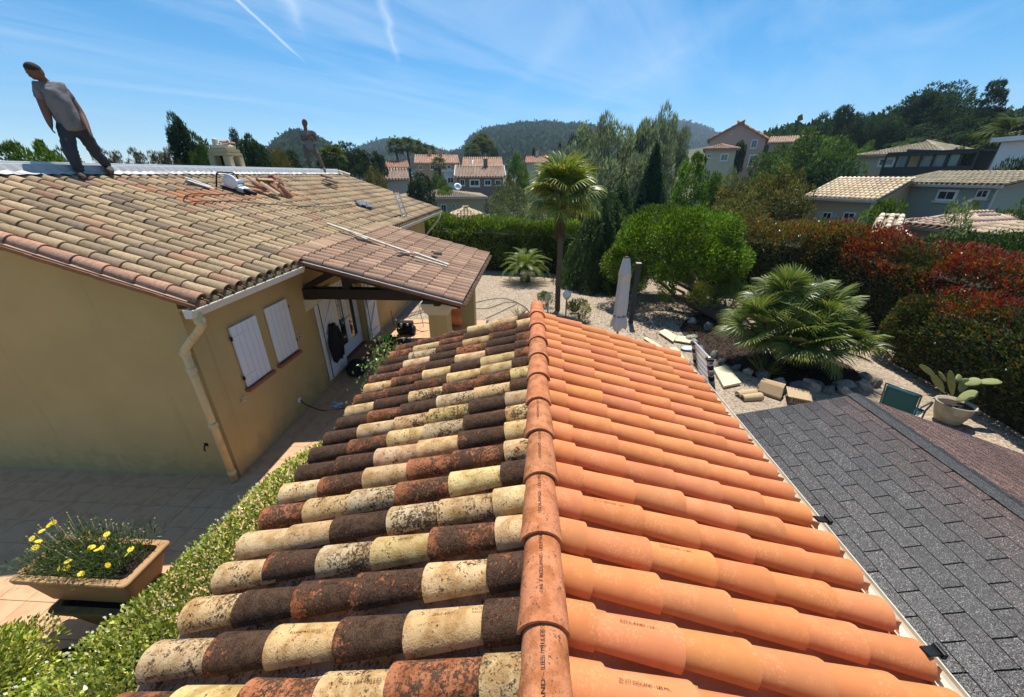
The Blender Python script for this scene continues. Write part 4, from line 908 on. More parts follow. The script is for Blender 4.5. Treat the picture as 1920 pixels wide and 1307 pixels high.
# ------------------------------------------------------------------ vegetation tools
rg = np.random.default_rng(5)
LM = {'far': leaf_mat('far_leaf', .3, .75, .08), 'leaf': leaf_mat('leaf'), 'gloss': leaf_mat('glossy_leaf', .22, .28, .6), 'needle': leaf_mat('needle_foliage', .25, .6, .25), 'frond': leaf_mat('frond', .3, .4, .45)}
BARK = mat('bark', (.10, .075, .055), .95, .3, 5, .8, bscale=30); BARK_P = mat('palm_trunk', (.115, .085, .06), .95, .3, 7, .9, bscale=26); WOODY = mat('woody_stem', (.16, .12, .085), .95, .3, 8, .6)
def unit(v): return v / np.maximum(np.linalg.norm(v, axis=-1, keepdims=True), 1e-9)
def leaves(P, D, ln, wd, tint, curl=.15, jit=.5):
    """one folded rhombus per leaf; D = growth direction"""
    n = len(P); ln = np.broadcast_to(ln, (n,))[:, None]; wd = np.broadcast_to(wd, (n,))[:, None]
    T = unit(D + rg.normal(0, jit, (n, 3))); B = unit(np.cross(T, rg.normal(0, 1, (n, 3)))); Nn = np.cross(T, B)
    m_ = P + T * ln * .45 + Nn * ln * curl
    V = np.stack([P, m_ + B * wd * .5, P + T * ln, m_ - B * wd * .5], 1).reshape(-1, 3); F = np.arange(4 * n).reshape(n, 4)
    return V, F, np.repeat(tint, 4, 0)
def tints(n, cols, w=None, vs=.22, clump=None):
    c = np.array(cols)[rg.choice(len(cols), n, p=w)]; f = np.clip(rg.normal(1, vs, (n, 1)), .45, 1.7)
    if clump is not None: f = f * clump[:, None]
    return np.clip(c * f, 0, 1)
def cat_geo(parts):
    V = []; F = []; T = []; o = 0
    for v_, f_, t_ in parts: V.append(v_); F.append(f_ + o); T.append(t_); o += len(v_)
    return np.concatenate(V), np.concatenate(F), np.concatenate(T)
def crown_points(n, nclump, env, cr, shell=.35):
    """points on many small clumps that fill an envelope; env(k)->centres (k,3) and outward normals"""
    C_, O_ = env(nclump); r = cr * rg.uniform(.6, 1.35, nclump); i = rg.integers(0, nclump, n)
    d = unit(rg.normal(0, 1, (n, 3)) + O_[i] * .55); rr = r[i] * (1 - shell * rg.random(n) ** 2)
    P = C_[i] + d * rr[:, None]; cb_ = rg.uniform(.62, 1.38, nclump)[i]
    return P, unit(d + O_[i] * .3), cb_
def ell_env(c, s, lo=-1., rmin=.45):
    def f(k):
        d = unit(rg.normal(0, 1, (k * 3, 3))); d = d[d[:, 2] > lo][:k]
        while len(d) < k: d = np.concatenate([d, d])[:k]
        r = rg.uniform(rmin ** 2, 1, k) ** .5; return np.array(c) + d * np.array(s) * r[:, None], unit(d / np.array(s))
    return f
def limb_mesh(name, base, tips, r0, r1, seg=6, wob=.12, mid=4):
    V = []; F = []
    for tp in tips:
        base_, tp_ = Vector(base), Vector(tp); L = (tp_ - base_).length; pts = [base_.lerp(tp_, q / mid) + Vector(rg.normal(0, wob * L / 6, 3)) * (0 if q in (0,) else 1) for q in range(mid + 1)]
        v_, f_ = tube_arrays(pts, [r0 + (r1 - r0) * q / mid for q in range(mid + 1)], seg); o = len(V); V += v_; F += [tuple(a + o for a in f) for f in f_]
    return pmesh(name, V, F, True)
def plant(name, label, cat, base, parts, group=None, rotz=0., scale=1.):
    t = thing(name, label, cat, base, rotz, group, scale)
    for nm, me, mt in parts: obj(nm, me, mt, t, False)
    return t
# ---- hedges: leaves over a bulging rounded box along a path
def hedge_geo(path, th, h0, h1, n, ln, wd, tintf, z0=.05, bulge=.22, rnd=.5, ends=True):
    path = [np.array(p, float) for p in path]; seg = [np.linalg.norm(b - a) for a, b in zip(path[:-1], path[1:])]; cum = np.concatenate([[0], np.cumsum(seg)]); L = cum[-1]
    s = rg.random(n) * (L + th * .9) - th * .45; capk = np.sqrt(np.clip(1 - (np.clip(np.maximum(-s, s - L), 0, None) / (th * .46)) ** 2, .02, 1)); k = np.clip(np.searchsorted(cum, s) - 1, 0, len(seg) - 1); f = (s - cum[k]) / np.array(seg)[k]
    A = np.array(path[:-1])[k]; Bq = np.array(path[1:])[k]; c = A + (Bq - A) * f[:, None]; d = unit(Bq - A); nn = np.stack([d[:, 1], -d[:, 0]], 1)
    hh = h0 + (h1 - h0) * np.clip(s / L, 0, 1)
    # section: superellipse
    a = rg.uniform(0, math.pi, n); a = np.where(rg.random(n) < .12, rg.uniform(-.05, .25, n), a)
    ca_, sa_ = np.cos(a), np.sin(a); e = .5; lx = np.sign(ca_) * np.abs(ca_) ** e; lz = np.abs(sa_) ** e
    q = np.stack([s * .9, lx * 1.7, lz * 1.7], 1); bl = np.array([mnoise.fractal(Vector(v_), 1.0, 2.0, 3) for v_ in q]) if n < 60000 else 0
    dep = 1 - .30 * rg.random(n) ** 2 + bulge * bl
    lx = lx * dep * capk; lz = lz * (.45 + .55 * capk) * (1 - .16 * rg.random(n) ** 2 + bulge * .6 * bl)
    P = np.stack([c[:, 0] + nn[:, 0] * lx * th / 2, c[:, 1] + nn[:, 1] * lx * th / 2, z0 + lz * (hh - z0)], 1)
    out_ = unit(np.stack([nn[:, 0] * lx, nn[:, 1] * lx, lz * .9], 1))
    hn = np.clip(lz, 0, 1.3); cl = 1 + .5 * bl
    return leaves(P, out_ + np.array([0, 0, .35]), ln * rg.uniform(.7, 1.3, n), wd * rg.uniform(.8, 1.2, n), tintf(n, hn, cl))
GL = [(.035, .075, .012), (.05, .10, .016), (.075, .13, .02), (.025, .055, .012)]
def tint_green(cols, w=None): return lambda n, h, cl: tints(n, cols, w, .25, np.clip(cl, .6, 1.4))
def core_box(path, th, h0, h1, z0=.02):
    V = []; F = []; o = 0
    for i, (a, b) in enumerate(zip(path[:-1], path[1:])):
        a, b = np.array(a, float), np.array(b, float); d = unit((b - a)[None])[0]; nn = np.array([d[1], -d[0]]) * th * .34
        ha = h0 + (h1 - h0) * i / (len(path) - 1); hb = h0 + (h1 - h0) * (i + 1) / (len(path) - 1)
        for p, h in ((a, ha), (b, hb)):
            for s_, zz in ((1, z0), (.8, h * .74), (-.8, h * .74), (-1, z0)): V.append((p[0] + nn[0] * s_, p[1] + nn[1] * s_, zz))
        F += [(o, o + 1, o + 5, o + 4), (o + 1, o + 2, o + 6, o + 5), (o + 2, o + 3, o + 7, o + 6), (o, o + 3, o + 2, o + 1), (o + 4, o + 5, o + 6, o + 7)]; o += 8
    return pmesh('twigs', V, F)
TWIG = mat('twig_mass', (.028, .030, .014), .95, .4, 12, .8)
def hedge(name, label, path, th, h0, h1, n, ln, wd, tintf, mt='leaf', group=None, cat='hedge', **kw):
    c = np.mean([p for p in path], 0); t = thing(name, label, cat, (c[0], c[1], 0), group=group)
    V, F, T = hedge_geo(path, th, h0, h1, n, ln, wd, tintf, **kw)
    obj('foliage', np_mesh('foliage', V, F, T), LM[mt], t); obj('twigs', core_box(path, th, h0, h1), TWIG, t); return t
# ---- jasmine along the outbuilding wall
JC = [(.40, .42, .06), (.50, .48, .10), (.28, .34, .045), (.56, .53, .22), (.15, .23, .03)]
jp = [(-2.25, -.4), (-2.25, 1.3), (-2.15, 2.15), (-1.95, 2.95)]
jh = hedge('jasmine_hedge', 'dense flowering star jasmine growing along the eave of the tiled outbuilding', jp, .74, 2.0, 1.74, 56000, .030, .016, lambda n, h, cl: tints(n, JC, [.3, .25, .2, .1, .15], .25, np.clip(cl, .65, 1.35)), 'gloss', bulge=.16)
V, F, T = hedge_geo(jp, .77, 2.03, 1.77, 11000, .017, .012, lambda n, h, cl: tints(n, [(.80, .78, .60), (.72, .72, .45)], None, .12), bulge=.16); tag(obj('blossom', np_mesh('blossom', V, F, T), LM['leaf'], jh), None, None, kind='stuff')
# sprig standing proud near the far end of the eave
n = 420; sc_ = np.array([-2.05, 4.5, 1.92]); P = sc_ + rg.normal(0, 1, (n, 3)) * [.09, .30, .13]; V, F, T = leaves(P, np.tile([0., 0, 1], (n, 1)), .045, .022, tints(n, [(.24, .33, .08), (.40, .46, .2), (.16, .25, .05)]))
plant('jasmine_sprig', 'bright jasmine sprig poking up past the eave by the porch', 'plant', (0, 0, 0), [('foliage', np_mesh('foliage', V, F, T), LM['gloss']), ('stem', limb_mesh('stem', (-2.1, 4.4, 1.6), [(-2.05, 4.3, 2.0), (-2.05, 4.6, 2.02), (-2.05, 4.75, 1.98)], .006, .003), WOODY)])
# second jasmine clump in the corner of the patio
def bush(name, label, base, s, n, ln, wd, cols, w=None, mt='leaf', nclump=60, cr=.3, group=None, cat='shrub', rmin=.55, stem=True, up=.5, lo=-.3):
    c = (0, 0, s[2] * .52); P, D, cb_ = crown_points(n, nclump, ell_env(c, (s[0], s[1], s[2] * .5), lo, rmin), cr * min(s)); P[:, 2] = np.maximum(P[:, 2], .02)
    V, F, T = leaves(P, D + [0, 0, up], ln * rg.uniform(.7, 1.3, n), wd * rg.uniform(.8, 1.2, n), tints(n, cols, w, .22, cb_)); parts = [('foliage', np_mesh('foliage', V, F, T), LM[mt])]
    if stem: parts.append(('stem', limb_mesh('stem', (0, 0, 0), [(s[0] * a, s[1] * b, s[2] * .55) for a, b in ((.3, .2), (-.3, .1), (.05, -.3), (-.1, .35))], .03 * s[2], .008 * s[2]), WOODY))
    return plant(name, label, cat, tuple(base), parts, group)
bush('jasmine_clump', 'rounded jasmine clump beside the planter on the patio edge', (-4.46, 1.26, 0), (.62, .48, 1.12), 17000, .040, .020, JC, [.28, .2, .27, .07, .18], 'gloss', 110, .30, lo=-1.)
bush('jasmine_clump', 'jasmine clump overhanging the leaf litter below the outbuilding eave', (-3.0, .55, 0), (.42, .35, .75), 6000, .040, .020, JC, [.3, .25, .2, .1, .15], 'gloss', 70, .34, lo=-1.)
# leaf-litter bed
sheet('flower_bed', [(-4.6, -1.5), (-2.0, -1.5), (-2.0, 4.0), (-2.75, 4.2), (-3.1, 2.35), (-4.0, 2.12), (-4.6, 1.9)], .026, M['soil'])
n = 5200; P = np.stack([rg.uniform(-4.3, -2.5, n), rg.uniform(.3, 3.0, n), rg.uniform(.03, .06, n)], 1); P = P[(P[:, 1] < 2.0) | (P[:, 0] > -3.0)]; n = len(P)
V, F, T = leaves(P, np.stack([rg.normal(0, 1, n), rg.normal(0, 1, n), rg.normal(0, .2, n)], 1), .055, .022, tints(n, [(.24, .17, .09), (.33, .25, .14), (.14, .09, .05), (.40, .33, .2)]))
tag(obj('leaf_litter', np_mesh('leaf_litter', V, F, T), mat('dead_leaf', (.2, .15, .1)) if False else LM['leaf']), None, None, kind='stuff')
# ---- planter with yellow daisies
pc = Vector((-4.19, 2.27, 0)); TERR = mat('ochre_planter', (.42, .245, .11), .75, .15, 4, .15, c2=(.36, .20, .09)); OLIVE_P = mat('mossy_pot', (.20, .16, .055), .85, .3, 5, .4, c2=(.12, .08, .04))
def trough(name, label, c, z0, z1, lx, ly, tp, mt, rim):
    t = thing(name, label, 'planter', (c[0], c[1], z0)); bm = bmesh.new(); ring = []
    for (k, z, g) in ((tp, z0, 0), (1, z1 - rim, 0), (1, z1 - rim, .03), (1, z1 - .012, .035), (1, z1, .028), (1, z1, -.03), (.98, z1 - rim * 2, -.035)):
        hx, hy = lx / 2 * (k if k < 1 else 1) + g, ly / 2 * (k if k < 1 else 1) + g; r_ = .045; vs = []
        for sx, sy, a0 in ((1, 1, 0), (-1, 1, 90), (-1, -1, 180), (1, -1, 270)):
            for q in range(4): a = rad(a0 + q * 30); vs.append(bm.verts.new((sx * (hx - r_) + r_ * math.cos(a), sy * (hy - r_) + r_ * math.sin(a), z - z0)))
        ring.append(vs)
    for a, b in zip(ring[:-1], ring[1:]):
        for i in range(16): bm.faces.new((a[i], a[(i + 1) % 16], b[(i + 1) % 16], b[i]))
    bm.faces.new(ring[0][::-1]); obj('trough', bmesh_to('trough', bm), mt, t, False)
    obj('soil', box_me('soil', (0, 0, z1 - z0 - rim * 1.6), (lx * .95, ly * .95, .04)), M['soil'], t, False); return t
trough('lower_planter', 'dark mossy tapered pot standing under the daisy planter', (-4.12, 2.20), .03, .50, .74, .36, .45, OLIVE_P, .05)
trough('planter', 'rectangular ochre planter filled with yellow daisies', pc, .505, .86, 1.06, .42, .80, TERR, .05)
n = 5200; k = rg.integers(0, 46, n); cc = np.stack([rg.uniform(-.53, .40, 46), rg.uniform(-.16, .19, 46)], 1)[k]; ang = rg.uniform(0, 2 * math.pi, n); D = np.stack([np.cos(ang) * .6 - .12, np.sin(ang) * .6, rg.uniform(.4, 1.2, n)], 1); Dn = unit(D)
P = np.c_[cc, np.zeros(n)] + Dn * (rg.random(n) ** .7 * .26)[:, None]
V, F, T = leaves(P, Dn, .055, .008, tints(n, [(.06, .10, .03), (.09, .14, .045), (.14, .17, .06), (.05, .08, .03)]), .1, .45)
dz = thing('daisy_plant', 'bushy daisy plant with yellow flowers growing in the ochre planter', 'plant', (pc.x, pc.y, .80))
obj('foliage', np_mesh('foliage', V, F, T), LM['leaf'], dz, False)
YEL = mat('yellow_petal', (.80, .60, .03), .6, .08, 30, .05); SEED = mat('seed_head', (.42, .33, .18), .9, .2, 20, .3); STALK = mat('flower_stalk', (.10, .13, .05), .8)
def daisy():
    V = []; F = []
    for i in range(11):
        a = 2 * math.pi * i / 11; ca_, sa_ = math.cos(a), math.sin(a); o = len(V)
        for r_, w_, z_ in ((.004, .003, 0), (.016, .0055, .004), (.024, .002, .001)):
            V += [(ca_ * r_ - sa_ * w_, sa_ * r_ + ca_ * w_, z_), (ca_ * r_ + sa_ * w_, sa_ * r_ - ca_ * w_, z_)]
        F += [(o, o + 1, o + 3, o + 2), (o + 2, o + 3, o + 5, o + 4)]
    o = len(V); V += [(.007 * math.cos(q), .007 * math.sin(q), .004) for q in np.linspace(0, 6.28, 8, endpoint=False)] + [(0, 0, .009)]; F += [(o + q, o + (q + 1) % 8, o + 8) for q in range(8)]
    return pmesh('flower', V, F)
dm = daisy(); dm.materials.append(YEL)
fl_px = [(66, 1027), (72, 1015), (166, 1032), (172, 1026), (183, 1031), (190, 1028), (245, 1030), (238, 1040), (202, 1060), (125, 1065), (200, 1002), (92, 985), (78, 996), (60, 1010), (146, 1025), (168, 998), (110, 1068), (152, 1076), (100, 980), (128, 1053)]
for q, (x, y) in enumerate(fl_px):
    p = Vector(onz(x, y, 1.03 + .04 * rg.random() if y < 1040 else .96)); loc = p - Vector((pc.x, pc.y, .80))
    o = obj('flower', dm, None, dz, False, loc=loc, rot=(rg.normal(-.3, .45), rg.normal(0, .45), rg.random() * 6), scl=(1.15,) * 3)
    b0 = Vector((loc.x * .8, loc.y * .7, .02)); tube('stalk', [b0, b0.lerp(loc, .6) + Vector((.01, 0, .03)), loc], .0016, STALK, dz, 4, False)
for q in range(46):
    a = Vector((rg.uniform(-.62, .5), rg.uniform(-.2, .27), rg.uniform(.24, .36))); b0 = Vector((a.x * .8, a.y * .7, .08)); tube('seed_stalk', [b0, b0.lerp(a, .5) + Vector((.015, 0, .02)), a], .0012, SEED, dz, 4, False)
    obj('seed_head', SHm if q else (SHm := lathe_me('seed_head', [(.001, -.004), (.007, 0), (.006, .007), (.001, .009)], 6)), SEED, dz, False, loc=a)

# ------------------------------------------------------------------ palms
def fan(R, petiole, nseg, spread, droop, cols, seed, fold=.05, wf=.36):
    r_ = np.random.default_rng(seed); V = []; F = []; T = []
    for k in range(5): pass
    pts = [(petiole * q / 4, 0, .10 * petiole * math.sin(q / 4 * 1.6)) for q in range(5)]; c = np.array(pts[-1])
    v_, f_ = tube_arrays(pts, [.018, .014, .012, .011, .012], 4, False); V = [tuple(q) for q in v_]; F = list(f_); T = [(.12, .13, .045)] * len(V)
    for i in range(nseg):
        a = rad(-spread / 2 + spread * i / (nseg - 1)); L = R * (1 - .22 * abs(a) / rad(spread / 2)) * r_.uniform(.93, 1.05); d = np.array([math.cos(a), math.sin(a), 0]); s_ = np.array([-d[1], d[0], 0]); w_ = L * math.radians(spread / nseg) * wf
        p0 = c + d * .03; p1 = c + d * L * .45 + np.array([0, 0, .05 * L - droop * .10 * L]); p2 = c + d * L * .78 + np.array([0, 0, .02 * L - droop * .32 * L]); p3 = c + d * L + np.array([0, 0, -droop * (.75 + .3 * r_.random()) * L]); o = len(V); up = np.array([0, 0, fold * L * (1 if i % 2 else -1) * .25])
        V += [tuple(p0 - s_ * .004), tuple(p0 + s_ * .004), tuple(p1 + s_ * w_ + up), tuple(p1 - s_ * w_ - up), tuple(p2 + s_ * w_ * .7 + up), tuple(p2 - s_ * w_ * .7 - up), tuple(p3 + s_ * .002), tuple(p3 - s_ * .002)]
        F += [(o, o + 1, o + 2, o + 3), (o + 3, o + 2, o + 4, o + 5), (o + 5, o + 4, o + 6, o + 7)]
        cc_ = np.array(cols[r_.integers(len(cols))]) * r_.uniform(.8, 1.2); T += [tuple(cc_)] * 6 + [tuple(cc_ * np.array([1.35, 1.2, .9]))] * 2
    F4 = np.array([f for f in F if len(f) == 4]); return np_mesh('frond', np.array(V, float), F4, np.array(T))
def frond_rot(az, el, roll=0.): return Euler((roll, -el, az), 'XYZ')
pf = [fan(.66, .60, 32, 270, .28 + .12 * q, [(.17, .215, .035), (.12, .165, .03), (.24, .26, .05)], 40 + q, .05, .30) for q in range(4)]
palm = thing('fan_palm', 'tall fan palm with slim fibrous trunk standing on the gravel', 'palm tree', (.81, 12.39, 0))
tp = [(0, 0, 0), (-.02, 0, .9), (-.01, .0, 1.8), (-.03, 0, 2.7), (-.05, .0, 3.55)]; v_, f_ = tube_arrays(spline(tp, 12), [.082 + .014 * ((i * 7) % 5) / 5 - .008 * (i / 48) for i in range(49)], 14); obj('trunk', pmesh('trunk', v_, f_, True), BARK_P, palm, False)
n = 900; a = rg.uniform(0, 6.28, n); z = rg.uniform(2.4, 3.6, n); P = np.stack([-.04 + np.cos(a) * .085, np.sin(a) * .085, z], 1); V, F, T = leaves(P, np.stack([np.cos(a) * .5, np.sin(a) * .5, -np.ones(n)], 1), .16, .02, tints(n, [(.12, .08, .045), (.18, .12, .06)])); obj('fibre', np_mesh('fibre', V, F, T), LM['needle'], palm, False)
for i in range(38):
    az = i * 2.399 + rg.normal(0, .15); q = i / 37; el = rad(84 - 106 * q + rg.normal(0, 6)); dead = q > .93
    obj('frond', pf[i % 4], LM['frond'], palm, False, loc=(-.05, 0, 3.62 - .22 * q), rot=frond_rot(az, el, rg.normal(0, .3)), scl=(rg.uniform(.88, 1.12),) * 3)
# dwarf fan palm clump in the rock bed
cf_ = [fan(.50, .50, 34, 230, .08 + .10 * q, [(.11, .155, .035), (.155, .20, .045), (.08, .12, .028), (.22, .24, .07)], 60 + q, .05, .27) for q in range(4)]
chm = thing('dwarf_palm', 'bushy dwarf fan palm clump spreading over the rock bed', 'palm tree', (6.35, 8.55, 0)); cb_ = Vector((6.35, 8.55, 0))
for hx, hy, hz, m_ in ((5.75, 8.8, 1.40, 30), (5.25, 8.6, .85, 24), (6.5, 8.6, 1.05, 26), (6.05, 8.1, .70, 26), (6.75, 8.2, .55, 22), (5.65, 8.2, .65, 20), (6.3, 8.95, .95, 20)):
    h = Vector((hx, hy, hz)) - cb_; v_, f_ = tube_arrays([(h.x * .25, h.y * .25, 0), (h.x * .7, h.y * .7, h.z * .55), tuple(h)], [.10, .085, .07], 8); obj('stem', pmesh('stem', v_, f_, True), BARK_P, chm, False)
    for i in range(m_):
        q = i / (m_ - 1); az = i * 2.399 + rg.random(); el = rad(85 - 95 * q + rg.normal(0, 8)); obj('frond', cf_[i % 4], LM['frond'], chm, False, loc=h, rot=frond_rot(az, el, rg.normal(0, .35)), scl=(rg.uniform(.85, 1.2),) * 3)
# sago palm
def pinnate(L, nl, cols, seed, ll=.16):
    r_ = np.random.default_rng(seed); V = []; F = []; T = []
    cur = lambda s: np.array([L * (s - .14 * s ** 3), 0, L * (.16 * math.sin(s * 2.2) - .42 * s ** 2.6)])
    pts = [cur(q / 8) for q in range(9)]; v_, f_ = tube_arrays(pts, [.012 - .001 * q for q in range(9)], 4, False); V = [tuple(q) for q in v_]; F = [f for f in f_]; T = [(.14, .15, .04)] * len(V)
    for i in range(nl):
        s = .12 + .87 * i / nl; p = cur(s); tg = unit((cur(min(1, s + .02)) - cur(s - .02))[None])[0]
        for sg in (-1, 1):
            l_ = ll * math.sin(math.pi * min(.97, s * .9 + .08)) ** .6; d = unit((np.array([0, sg, .25]) + tg * .55)[None])[0]; e = p + d * l_ - np.array([0, 0, .02]); w_ = tg * .0075; o = len(V)
            V += [tuple(p - w_), tuple(p + w_), tuple(e + w_ * .3), tuple(e - w_ * .3)]; F.append((o, o + 1, o + 2, o + 3)); T += [tuple(np.array(cols[r_.integers(len(cols))]) * r_.uniform(.85, 1.15))] * 4
    return np_mesh('frond', np.array(V), np.array(F), np.array(T))
sf = [pinnate(1.30, 44, [(.16, .22, .03), (.22, .27, .04), (.12, .18, .03)], 80 + q, .19) for q in range(3)]
cy = thing('sago_palm', 'low sago palm with arching fronds alone on the gravel', 'palm', (-.36, 16.15, 0))
obj('trunk', lathe_me('trunk', [(.20, 0), (.23, .1), (.20, .25), (.22, .36), (.16, .46), (.08, .52)], 14), BARK_P, cy, False)
for i in range(46):
    q = i / 45; obj('frond', sf[i % 3], LM['frond'], cy, False, loc=(0, 0, .46), rot=frond_rot(i * 2.399, rad(66 - 68 * q + rg.normal(0, 4)), rg.normal(0, .15)), scl=(rg.uniform(.9, 1.08),) * 3)

# ------------------------------------------------------------------ garden shrubs and hedges
hedge('back_hedge', 'clipped green hedge closing the gravel garden beyond the sago palm', [(-5.5, 19.1), (-3.0, 18.8), (0.2, 18.3), (2.2, 17.8)], 1.5, 2.35, 2.15, 42000, .12, .04, tint_green([(.11, .175, .022), (.15, .22, .026), (.20, .26, .035), (.06, .11, .018)]), bulge=.25)
RED = [(.27, .022, .018), (.34, .045, .022), (.20, .020, .016)]; PHG = [(.05, .075, .02), (.07, .10, .024), (.035, .055, .016), (.12, .12, .025)]
def photinia(hot, lo=.62):
    def f(n, h, cl):
        g = tints(n, PHG, None, .3, np.clip(cl, .6, 1.4)); r = tints(n, RED + [(.28, .14, .02)], None, .3); p = np.clip((h - lo) / .30, 0, 1) * hot + .06; p = p * np.clip(2.6 * (cl - .80), .05, 1.6)
        return np.where((rg.random(n) < p)[:, None], r, g)
    return f
def photinia_o(n, h, cl):
    g = tints(n, [(.06, .08, .015), (.09, .11, .02), (.03, .045, .012)], None, .25); r = tints(n, [(.30, .17, .025), (.26, .09, .02), (.20, .20, .03)], None, .25); p = np.clip((h - .62) / .3, 0, 1) * .75
    return np.where((rg.random(n) < p)[:, None], r, g)
hedge('photinia_hedge', 'tall hedge with bronze young leaves behind the dwarf palm', [(7.6, 16.4), (8.9, 14.0), (9.6, 12.4)], 1.7, 2.55, 2.75, 26000, .085, .036, photinia_o, 'gloss', bulge=.25)
hedge('photinia_hedge', 'tall hedge with deep red young leaves behind the dwarf palm', [(9.4, 12.8), (10.2, 11.2), (10.9, 9.5)], 1.9, 2.75, 2.35, 34000, .085, .036, photinia(1.0, .55), 'gloss', bulge=.28)
hedge('photinia_hedge', 'lower hedge with red tipped leaves behind the potted cactus', [(9.35, 8.9), (9.3, 7.2), (9.2, 5.6), (9.0, 3.6)], 1.7, 1.75, 2.35, 40000, .080, .034, photinia(.95, .74), 'gloss', bulge=.25)
hedge('thuja_hedge', 'dark green clipped conifer hedge above the red tipped hedge', [(12.2, 12.2), (13.2, 10.2), (14.4, 8.0)], 2.0, 2.65, 2.75, 26000, .10, .03, tint_green([(.030, .070, .012), (.045, .095, .014), (.02, .045, .01)]), 'needle', bulge=.15)
hedge('photinia_hedge', 'short dark glossy hedge between the round conifer and the red hedge', [(6.6, 17.6), (7.4, 15.4)], 1.5, 2.1, 2.4, 12000, .085, .036, photinia_o, 'gloss')
# big rounded conifer on leaning trunks
bx_ = np.array([4.75, 13.3, 0])
def dome(k):
    d = unit(rg.normal(0, 1, (k * 4, 3))); d = d[d[:, 2] > -.55][:k]; r = rg.uniform(.45, 1.04, k) ** .4; s = np.array([2.0, 1.65, 1.58]) * (1 - .12 * np.clip(-d[:, 2:3], 0, 1))
    return np.array([0, 0, 1.56]) + d * s * r[:, None], unit(d / s)
n = 72000; P, D, cb_ = crown_points(n, 150, dome, .40); keep = ~((P[:, 2] < 1.25) & (P[:, 1] < -.2) & (P[:, 0] > -.4) & (P[:, 0] < 1.7)); P, D, cb_ = P[keep], D[keep], cb_[keep]; n = len(P)
V, F, T = leaves(P, D + [0, 0, .5], .095 * rg.uniform(.7, 1.3, n), .032, tints(n, [(.085, .165, .012), (.12, .21, .016), (.055, .11, .010), (.20, .27, .02)], None, .22, cb_))
limbs = limb_mesh('limb', (.75, -1.1, .15), [(-.2, -.5, .75), (.2, -.7, 1.5), (.9, -.5, 1.7), (-.9, -.2, 1.0), (.4, .4, 1.6), (-.4, .5, 1.5)], .10, .025, 8, .25, 6)
plant('round_conifer', 'large rounded bright green conifer with leaning dark trunk behind the parasol', 'tree', tuple(bx_), [('crown', np_mesh('crown', V, F, T), LM['needle']), ('limb', limbs, BARK), ('trunk', limb_mesh('trunk', (1.25, -1.75, 0), [(.75, -1.1, .2), (.1, -.75, .55)], .17, .11, 10, .1), BARK)])
bush('yellow_shrub', 'small yellow-green variegated shrub under the round conifer', (5.45, 12.25, 0), (.45, .35, 1.05), 2600, .065, .03, [(.42, .42, .05), (.30, .34, .05), (.50, .50, .14)], None, 'leaf', 40, .35)
bush('green_shrub', 'loose green shrub at the right foot of the round conifer', (6.15, 11.9, 0), (.5, .5, 1.1), 3600, .06, .022, [(.08, .15, .03), (.12, .20, .04)], None, 'leaf', 50, .35)
# weeping blue-green cedars: hanging curtains of needles
def weeper(name, label, base, H, R, nstr, flare, cols, seed=1, lean=(0, 0), top=.9):
    r_ = np.random.default_rng(seed); Ps = []; Ds = []; Cb = []
    for i in range(nstr):
        a = r_.uniform(0, 6.28); u_ = r_.random() ** .75; z0_ = H * (1 - u_ * top) ; rr = R * (u_ ** flare) * r_.uniform(.55, 1.08); L = min(z0_ * .95, H * r_.uniform(.18, .42)); m_ = int(40 + 110 * L / H); s = r_.random(m_)
        c = np.stack([np.cos(a) * rr * (.75 + .28 * s ** .5) + lean[0] * (1 - z0_ / H) + r_.normal(0, .025, m_), np.sin(a) * rr * (.75 + .28 * s ** .5) + lean[1] * (1 - z0_ / H) + r_.normal(0, .025, m_), z0_ - L * s], 1)
        Ps.append(c); Ds.append(np.stack([np.cos(a) * np.ones(m_) * .35, np.sin(a) * np.ones(m_) * .35, -np.ones(m_)], 1)); Cb.append(np.full(m_, r_.uniform(.65, 1.35)))
    P, D, cb_ = np.concatenate(Ps), np.concatenate(Ds), np.concatenate(Cb); n = len(P)
    V, F, T = leaves(P, D, .10 * rg.uniform(.6, 1.3, n), .026, tints(n, cols, None, .2, cb_), .1, .45)
    return plant(name, label, 'tree', tuple(base), [('crown', np_mesh('crown', V, F, T), LM['needle']), ('trunk', limb_mesh('trunk', (0, 0, 0), [(lean[0] * .2, lean[1] * .2, H * .97)], .03 * H ** .5 + .04, .02, 8, .05, 6), BARK)])
CED = [(.065, .115, .035), (.09, .145, .04), (.045, .085, .03)]
weeper('weeping_cedar', 'broad weeping cedar drooping over the gravel behind the fan palm', (2.75, 15.9, 0), 3.75, 1.85, 1300, .55, CED, 3)
weeper('weeping_cedar', 'tall narrow weeping cedar rising behind the round conifer', (5.35, 19.6, 0), 5.75, 1.75, 1500, .95, [(.035, .085, .038), (.05, .105, .042), (.028, .065, .03)], 4)
weeper('weeping_cedar', 'small weeping cedar arching beside the bright green tree', (7.9, 20.5, 0), 3.1, 1.5, 500, .6, [(.035, .085, .04), (.05, .11, .05)], 5)
weeper('weeping_cedar', 'middle weeping cedar hump between broad and tall cedars', (3.75, 18.2, 0), 4.15, 1.2, 800, .6, CED, 6)
